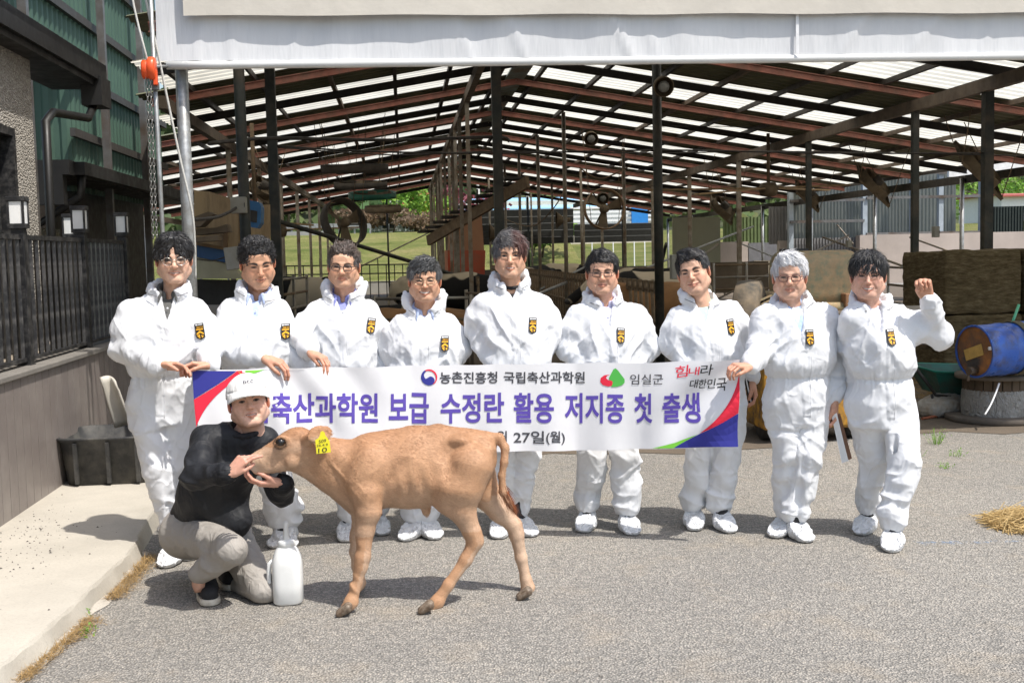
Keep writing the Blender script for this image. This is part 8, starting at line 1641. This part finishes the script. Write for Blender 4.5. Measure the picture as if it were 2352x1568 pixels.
def gate(pts, Y0, Y1, label, n=5, z0=.25, z1=1.3):
    (ua, ub) = pts; a = P(ua, 650, Y0); b = P(ub, 650, Y1); e = empty('gate', ((a.x + b.x) / 2, (Y0 + Y1) / 2, 0), label, 'gate', 'steel pipe gates')
    for i in range(n): z = z0 + (z1 - z0) * i / (n - 1); mb = MB(); mb.tube([(a.x, Y0, z), (b.x, Y1, z)], .022, 7); mb.build('rail', M_BAR if i % 2 else M_RUSTBAR, e)
    for t in (0, .5, 1): p = a + (b - a) * t; mb = MB(); mb.tube([(p.x, p.y, 0), (p.x, p.y, z1 + .05)], .026, 7); mb.build('stile', M_BAR, e)
gate((1640, 1790), 24, 24, 'pipe gate behind the man tilting his head'); gate((1400, 1520), 22, 23, 'pipe gate behind the man in thin-framed glasses', 5); gate((640, 705), 17, 19, 'short muddy pipe gate behind the curly-haired man', 6, .2, 1.35); gate((1780, 1960), 26, 24, 'pipe gate behind the loader'); gate((2040, 2168), 20, 17, 'pipe gate beside the hay bales', 4, .3, 1.25); gate((1070, 1180), 16.5, 15.0, 'low pipe gate behind the tall man', 3, .5, 1.1); gate((860, 1080), 16.5, 16.0, 'low pipe rail behind the short smiling man', 2, .75, 1.05)
# red feed mixer and conveyor
mx_ = empty('feed_mixer', P(1070, 680, 30), 'orange-red feed mixer with tan upper hopper behind the columns', 'mixer'); M_MIX = mat('orange_red_paint', (0.42, 0.055, 0.02), 0.55, var=0.2, scale=2, dirt=(0.2, 0.08, 0.04), dirt_amt=0.3); M_HOP = mat('tan_hopper', (0.30, 0.15, 0.08), 0.7, var=0.15, scale=1.5)
quadp('hopper', [(1032, 575), (1036, 492), (1106, 492), (1112, 575)], 30, M_HOP, mx_, 2.0); quadp('body', [(1030, 655), (1028, 575), (1115, 575), (1113, 640), (1100, 664), (1045, 664)], 29.9, M_MIX, mx_, 2.2); quadp('panel', [(1040, 640), (1040, 583), (1104, 583), (1104, 640)], 29.85, M_MIX, mx_, .05)
for u in (1045, 1098): p = P(u, 668, 29.7); mb = MB(); mb.lathe([(.1, -.12), (.38, -.13), (.45, -.08), (.45, .08), (.38, .13), (.1, .12)], 20, Matrix.Translation((p.x, 29.7, .46)) @ Matrix.Rotation(math.pi/2, 4, 'Y')); mb.build('wheel', M_DKIRON, mx_)
cv = empty('conveyor', P(1000, 640, 24), 'inclined slatted conveyor rising to the roof past the ridge posts', 'conveyor'); a, b = P(985, 552, 25), P(1212, 418, 21.5); d = (b - a)
for off in (Vector((0, 0, 0)), Vector((0, .5, 0))): mb = MB(); mb.beam(a + off, b + off, .08, .22); mb.build('side_rail', M_RUSTBAR, cv)
for i in range(11): p = a + d * (i / 11) + Vector((0, .25, .17)); mb = MB(); mb.box((p.x - .24, p.y - .3, p.z), (p.x + .24, p.y + .3, p.z + .05)); mb.build('slat', M_BLK, cv)
# ---------------------------------------------------------------- fans
M_FAN = mat('dusty_fan', (0.14, 0.105, 0.065), 0.85, var=0.3, scale=6, bump=0.3); M_FAND = mat('dark_fan', (0.06, 0.05, 0.04), 0.8, var=0.3); M_FANG = mat('green_hoop', (0.015, 0.13, 0.085), 0.5, var=0.2); M_FANB = mat('tan_blue_hoop', (0.26, 0.17, 0.10), 0.7, var=0.2)
def ring_fan(u, v, Y, R, tilt, label, m=M_FAND, depth=.18, yaw=0.0, wires=True, blades=3, roof=True):
    c = P(u, v, Y); e = empty('ring_fan', c, label, 'fan', 'ventilation fans under the barn roof'); M_ = Matrix.Translation(c) @ Matrix.Rotation(yaw, 4, 'Z') @ Matrix.Rotation(tilt, 4, 'X')
    mb = MB(); mb.lathe([(R, -depth/2), (R + .02, -depth/2), (R + .02, depth/2), (R, depth/2), (R - .015, 0), (R, -depth/2)], 36, M_); mb.build('hoop', m, e)
    mb = MB(); mb.lathe([(0.0001, -.1), (.09, -.1), (.10, .08), (0.0001, .1)], 14, M_); mb.build('motor', M_FAN, e)
    for k in range(blades):
        a = 2 * math.pi * k / blades + .4; R2 = M_ @ Matrix.Rotation(a, 4, 'Z'); mb = MB(); mb.add([R2 @ Vector(p) for p in ((.08, -.05, -.03), (R * .93, -.13, -.06), (R * .93, .10, .06), (.08, .05, .03))], [(0, 1, 2, 3)]); mb.build('blade', M_FAN, e)
    for k in range(3): a = 2 * math.pi * k / 3; mb = MB(); mb.beam(M_ @ Vector((.05 * math.cos(a), .05 * math.sin(a), -.08)), M_ @ Vector((R * math.cos(a), R * math.sin(a), -.08)), .03, .03); mb.build('strut', M_FAND, e)
    if wires:
        for k in range(4): a = 2 * math.pi * (k + .5) / 4; p = M_ @ Vector((R * math.cos(a), R * math.sin(a), 0)); mb = MB(); mb.tube([p, (p.x + .25 * math.cos(a), p.y, rz(p.x) - .1)], .008, 4); mb.build('wire', M_RUSTBAR, e)
    return e
ring_fan(815, 387, 22, .62, .10, 'topmost flat fan of the hanging pair, dusty dark rim', depth=.15); ring_fan(828, 424, 25, .56, .12, 'lower flat dusty fan below the topmost one', depth=.12); ring_fan(855, 448, 26, .52, .16, 'flat ring fan with a dark green hoop', M_FANG, .12); ring_fan(880, 480, 30, .46, .12, 'small flat dusty fan under the green hoop', M_FAN, .16)
ring_fan(790, 512, 22, .46, 1.25, 'large tilted ring fan facing the columns', M_FAND, .22, .75); ring_fan(1388, 480, 25, .44, 1.45, 'upright tan and blue ring fan above the glasses man', M_FANB, .16, .1)
def panel_fan(u, v, Y, s, label):
    c = P(u, v, Y); e = empty('panel_fan', c, label, 'fan', 'ventilation fans under the barn roof'); ex = Vector((.76, .1, -.63)).normalized(); ez = ex.cross(Vector((.50, .80, .20))).normalized(); ey = ez.cross(ex); M_ = Matrix.Translation(c) @ Matrix((ex, ey, ez)).transposed().to_4x4(); n = 32; out = []; inn = []
    for k in range(n): a = 2 * math.pi * k / n; ca, sa = math.cos(a), math.sin(a); q = s / max(abs(ca), abs(sa)); out.append(Vector((q * ca, q * sa, 0))); inn.append(Vector((s * .86 * ca, s * .86 * sa, 0)))
    mb = MB(); vs = [M_ @ p for p in out] + [M_ @ p for p in inn] + [M_ @ (p + Vector((0, 0, .05))) for p in out] + [M_ @ (p * .97 + Vector((0, 0, .16))) for p in inn]; f_ = []
    for k in range(n): l = (k+1) % n; f_ += [(k, l, n+l, n+k), (l, k, 2*n+k, 2*n+l), (n+k, n+l, 3*n+l, 3*n+k)]
    mb.add(vs, f_, 0, False); mb.build('panel', M_FAN, e); mb = MB(); mb.lathe([(0.0001, .02), (.10, .03), (.10, .22), (0.0001, .23)], 14, M_); mb.build('motor', M_FAND, e)
    for k in range(4): R2 = M_ @ Matrix.Rotation(math.pi / 2 * k + .5, 4, 'Z'); mb = MB(); mb.add([R2 @ Vector(p) for p in ((.08, -.05, .10), (s * .82, -.16, .06), (s * .82, .08, .16), (.08, .05, .14))], [(0, 1, 2, 3)]); mb.build('blade', M_FAN, e)
    for k in (0, 1, 2, 3): p = M_ @ (Vector(((1, 1), (-1, 1), (-1, -1), (1, -1))[k] + (0,)) * s); mb = MB(); mb.tube([p, (p.x + .3 * (k - 1.5), p.y, rz(p.x) - .08)], .008, 4); mb.build('wire', M_RUSTBAR, e)
panel_fan(2243, 393, 17, .44, 'largest square panel fan hanging near the white fascia'); panel_fan(2003, 428, 21.5, .40, 'square panel fan hanging above the fist-raising man'); panel_fan(1852, 452, 26, .36, 'small square panel fan near the translucent sheets'); panel_fan(1655, 482, 27, .36, 'square panel fan beside the olive partition'); panel_fan(600, 438, 24, .3, 'small square panel fan near the blue heater')
def paddle(u, v, Y, blades, label):
    c = P(u, v, Y); e = empty('paddle_fan', c, label, 'fan', 'ceiling paddle fans'); mb = MB(); mb.tube([c + Vector((0, 0, .1)), (c.x, c.y, rz(c.x) - .1)], .035, 8); mb.build('downrod', M_RUSTBAR, e); mb = MB(); mb.lathe([(0.0001, -.18), (.16, -.15), (.2, 0), (.14, .1), (0.0001, .12)], 16, Matrix.Translation(c)); mb.build('motor', M_FAN, e)
    for u1, v1, Y1 in blades: b = P(u1, v1, Y1); mb = MB(); mb.beam(c, b, .16, .03); mb.build('blade', mat('tan_blade', (0.34, 0.23, 0.12), 0.7, var=0.15), e)
paddle(1765, 432, 22, ((1480, 437, 23), (1950, 425, 22), (1600, 446, 21), (1900, 437, 24)), 'big paddle fan with long tan blades near the panel fans'); paddle(587, 508, 20, ((720, 517, 20), (700, 524, 21)), 'paddle fan hanging beside the blue heater'); paddle(640, 528, 26, ((830, 522, 26),), 'smaller paddle fan near the tilted ring fan')
# lamps
for i, (u, v, Y, r, lab) in enumerate(((1523, 198, 13.6, .125, 'round dusty barn lamp high on the black post'), (1357, 318, 20, .13, 'dusty bell lamp on the middle post'), (1384, 455, 22, .12, 'bulbous lamp in front of the upright ring fan'))):
    c = P(u, v, Y); t = empty('barn_lamp', c, lab, 'lamp', 'dusty lamps on the posts'); Ml = Matrix.Translation(c) @ Matrix.Rotation(math.pi/2 + .35, 4, 'X'); mb = MB(); mb.lathe([(0.0001, -.10), (r * .6, -.09), (r * .95, -.03), (r, .05), (r * .93, .06), (r * .9, .05)], 22, Ml); mb.build('shade', M_FAN, t); mb = MB(); mb.lathe([(0.0001, .075), (r * .4, .07), (r * .55, .05), (r * .55, .02)], 16, Ml); mb.build('lens', mat('dull_lens', (0.22, 0.22, 0.20), 0.3), t)
for u, v, Y, lab in ((1137, 535, 24, 'small cone lamp beside the inclined conveyor'), (1290, 505, 26, 'cone lamp beside the far dark panel')):
    c = P(u, v, Y); t = empty('cone_lamp', c, lab, 'lamp'); Ml = Matrix.Translation(c) @ Matrix.Rotation(-math.pi/2, 4, 'Y'); mb = MB(); mb.lathe([(.05, -.2), (.06, -.05), (.2, .12), (.19, .12)], 16, Ml); mb.build('shade', M_FAN, t)
# cables strung across the barn
for i, (pts, r) in enumerate((((P(480, 330, 11), P(620, 318, 12.5), P(900, 322, 13.5), P(1135, 315, 14), P(1170, 325, 14)), .020), ((P(630, 335, 14), P(850, 348, 14), P(1150, 352, 14), P(1520, 345, 14), P(1900, 352, 14), P(2270, 352, 14)), .011), ((P(630, 338, 14.1), P(900, 356, 14.1), P(1140, 348, 14.1), P(1500, 352, 14.1), P(1800, 348, 14.1), P(2352, 358, 14.1)), .008), ((P(440, 505, 9), P(500, 498, 10), P(545, 475, 10.9), P(560, 440, 11)), .014), ((P(450, 595, 11), P(490, 598, 11), P(530, 585, 10.9)), .006), ((P(1250, 300, 18), P(1600, 290, 18), P(1850, 300, 18)), .005), ((P(1150, 500, 26), P(1220, 520, 24), P(1270, 480, 22), P(1300, 430, 22)), .012), ((P(1330, 385, 22), P(1380, 410, 22), P(1450, 380, 22)), .015))):
    hang('cable', pts, r, M_BLK if i < 6 else M_RUSTBAR, ['thick black cable bundle strung to the centre post', 'long sagging black cable across the barn front', 'second thinner cable below the long sagging one', 'black cable loop at the upper electrical box', 'thin wire running to the tilted electrical box', 'thin wire strung under the roof by the round lamp', 'brown cord of the cone lamp', 'looped brown rope under the roof'][i], 'cable')
# ================================================================ COWS
def holstein(name, dark, light, sc=1.6, th=.52):
    m = bpy.data.materials.new(name); n = NT(m); o = n.obj(); n.bsdf(n.ramp(n.noise(o, sc, 2, .4), [(th, light), (th + .02, dark)]), 0.8, 0, n.bump(n.noise(o, 60, 3), .3, .01), .2); return m
M_HOL = holstein('holstein_hide', (0.012, 0.011, 0.011), (0.50, 0.42, 0.31)); M_HOLD = holstein('dark_holstein_hide', (0.012, 0.011, 0.011), (0.45, 0.38, 0.28), 1.2, .42); M_JER = mat('jersey_hide', (0.26, 0.13, 0.05), 0.8, var=0.25, scale=3, bump=0.2); M_HORN = mat('dark_muzzle', (0.03, 0.025, 0.022), 0.5)
def cow_mesh(lying, head):
    f = Field((-1.35, -.6, -.05), (1.55, .6, 1.75), 0.03); z = .95 if not lying else .48
    f.cone((-.55, 0, z), (.45, 0, z - .02), .34, .37, 0, sc=(1, .85, 1)); f.cone((-.8, 0, z + .05), (-.5, 0, z + .03), .24, .30, .1); f.cone((-.8, 0, z + .25), (.5, 0, z + .27), .08, .08, .08); f.cone((.45, 0, z + .02), (.72, 0, z + .05), .33, .24, .1, sc=(1, .8, 1))
    hx, hz = {'up': (1.15, z + .42), 'level': (1.2, z + .15), 'down': (1.15, z - .35)}[head]
    f.cone((.70, 0, z + .1), (hx - .12, 0, hz), .20, .13, .08, sc=(1, .8, 1)); f.cone((hx - .12, 0, hz), (hx + .25, 0, hz - .20), .125, .075, .04); 
    for s in (-1, 1):
        f.ell((hx - .16, s * .19, hz + .06), (.04, .11, .05), .03); f.ell((-.78, s * .16, z + .22), (.09, .07, .07), .06)
        if not lying:
            for x in (-.72, .55): f.chain([(x, s * .19, z - .1), (x - .04 * (x < 0), s * .18, .52), (x + .03 * (x < 0), s * .17, .12), (x, s * .17, .03)], [.17, .085, .05, .065], .06)
        else:
            f.chain([(.55, s * .25, .25), (.85, s * .26, .08), (.55, s * .30, .06)], [.14, .07, .055], .05); f.chain([(-.6, s * .28, .3), (-.15, s * .36, .10), (-.5, s * .38, .06)], [.2, .09, .06], .05)
    f.chain([(-1.0, 0, z + .22), (-1.07, .02, z - .1), (-1.05, .03, max(.12, z - .55))], [.035, .028, .04], .02); f.below(0.005); V, F = f.surf(); return smooth_verts(V, F, 1), F
CM = {}
def cow(u, v, Y, yaw, lying, head, m, label, sc=1.0):
    k = (lying, head)
    if k not in CM: CM[k] = cow_mesh(*k)
    V, F = CM[k]; g = P(u, v, Y); e = empty('cow', (g.x, Y, 0.005), label, 'cow', 'cattle in the barn'); R = rot_xyz(0, 0, yaw); z = .95 if not lying else .48; hx, hz = {'up': (1.15, z + .42), 'level': (1.2, z + .15), 'down': (1.15, z - .35)}[head]; T = lambda q: (np.asarray(q) * sc) @ R.T + np.array((g.x, Y, .005))
    link('body', quadmesh('body', T(V), F), m, e)
    mb = MB(); p = T([[hx + .27, 0, hz - .21]])[0]; mb.lathe([(0.0001, -.05), (.05, -.04), (.07, 0), (.05, .04), (0.0001, .05)], 12, Matrix.Translation(Vector(p))); mb.build('muzzle', M_HORN, e)
    for s in (-1, 1): p = T([[hx - .02, s * .108, hz + .0]])[0]; mb = MB(); mb.lathe([(0.0001, -.022), (.018, -.012), (.022, 0), (.018, .012), (0.0001, .022)], 10, Matrix.Translation(Vector(p))); mb.build('eye', M_EYE, e)
cow(705, 650, 21, 2.6, False, 'down', M_HOL, 'pale dusty cow standing behind the curly-haired man'); cow(880, 690, 19, .25, True, 'level', M_HOL, 'black-and-white cow lying behind the half-rim glasses man'); cow(945, 700, 17.5, 2.9, True, 'down', M_JER, 'brown cow lying beside the black-and-white one'); cow(1025, 660, 21, 0.1, False, 'level', M_HOLD, 'dark cow standing behind the short smiling man')
cow(1470, 690, 16.4, 3.14, False, 'down', M_JER, 'brown cow with its head through the feed barrier', .9); cow(1490, 640, 21, 2.4, False, 'up', M_HOL, 'pale cow lifting its head above the others'); cow(1440, 665, 18.5, .3, True, 'level', M_HOL, 'spotted cow lying in front of the pipe gate', .9); cow(1500, 650, 17.8, 3.4, False, 'level', M_HOL, 'spotted cow standing against the black post'); cow(1770, 640, 29, .4, False, 'level', M_HOLD, 'dark cow far back behind the loader'); cow(1230, 660, 30, 1.0, False, 'level', M_HOLD, 'dark cow in the far stalls beyond the feed barrier'); cow(1290, 650, 34, 2.2, False, 'level', M_HOL, 'pale cow in the far stalls'); cow(660, 680, 19.5, .6, True, 'level', M_HOLD, 'dark cow lying behind the short muddy gate')
# ---------------------------------------------------------------- things in hands
def sheet_in_hand(pts, Y, dY, m, name, t=.006, parent=None):
    fr = [P(u, v, Y + dY * i) for i, (u, v) in enumerate(pts)]; n_ = (fr[1] - fr[0]).cross(fr[2] - fr[0]).normalized() * t; k = len(fr); mb = MB(); mb.add(fr + [p + n_ for p in fr], [tuple(range(k)), tuple(reversed(range(k, 2*k)))] + [((i+1) % k, i, k+i, k+(i+1) % k) for i in range(k)]); return mb.build(name, m, parent)
YH = 6.20
cb = empty('clipboard', P(1935, 1010, YH), 'white papers on a brown clipboard held by the white-haired man', 'clipboard')
sheet_in_hand([(1923, 950), (1930, 950), (1957, 1052), (1950, 1056)], YH, .0, mat('brown_board', (0.20, 0.10, 0.06), 0.6), 'board', .012, cb)
for i in range(4): sheet_in_hand([(1909 + 3 * i, 950), (1913 + 3 * i, 948), (1949 - i, 1058 - 3 * i), (1934 + 4 * i, 1063 - 2 * i)], YH - .012 - .004 * i, .0, M_PWHITE, 'paper', .0012, cb)
fo = empty('folder', P(1718, 900, 6.5), 'black folder held at the side beside the banner end', 'folder'); sheet_in_hand([(1707, 856), (1716, 853), (1731, 922), (1722, 930)], 6.55, 0, M_CANVAS, 'cover', .012, fo); sheet_in_hand([(1711, 862), (1713, 861), (1727, 924), (1725, 927)], 6.54, 0, M_PWHITE, 'pages', .004, fo)
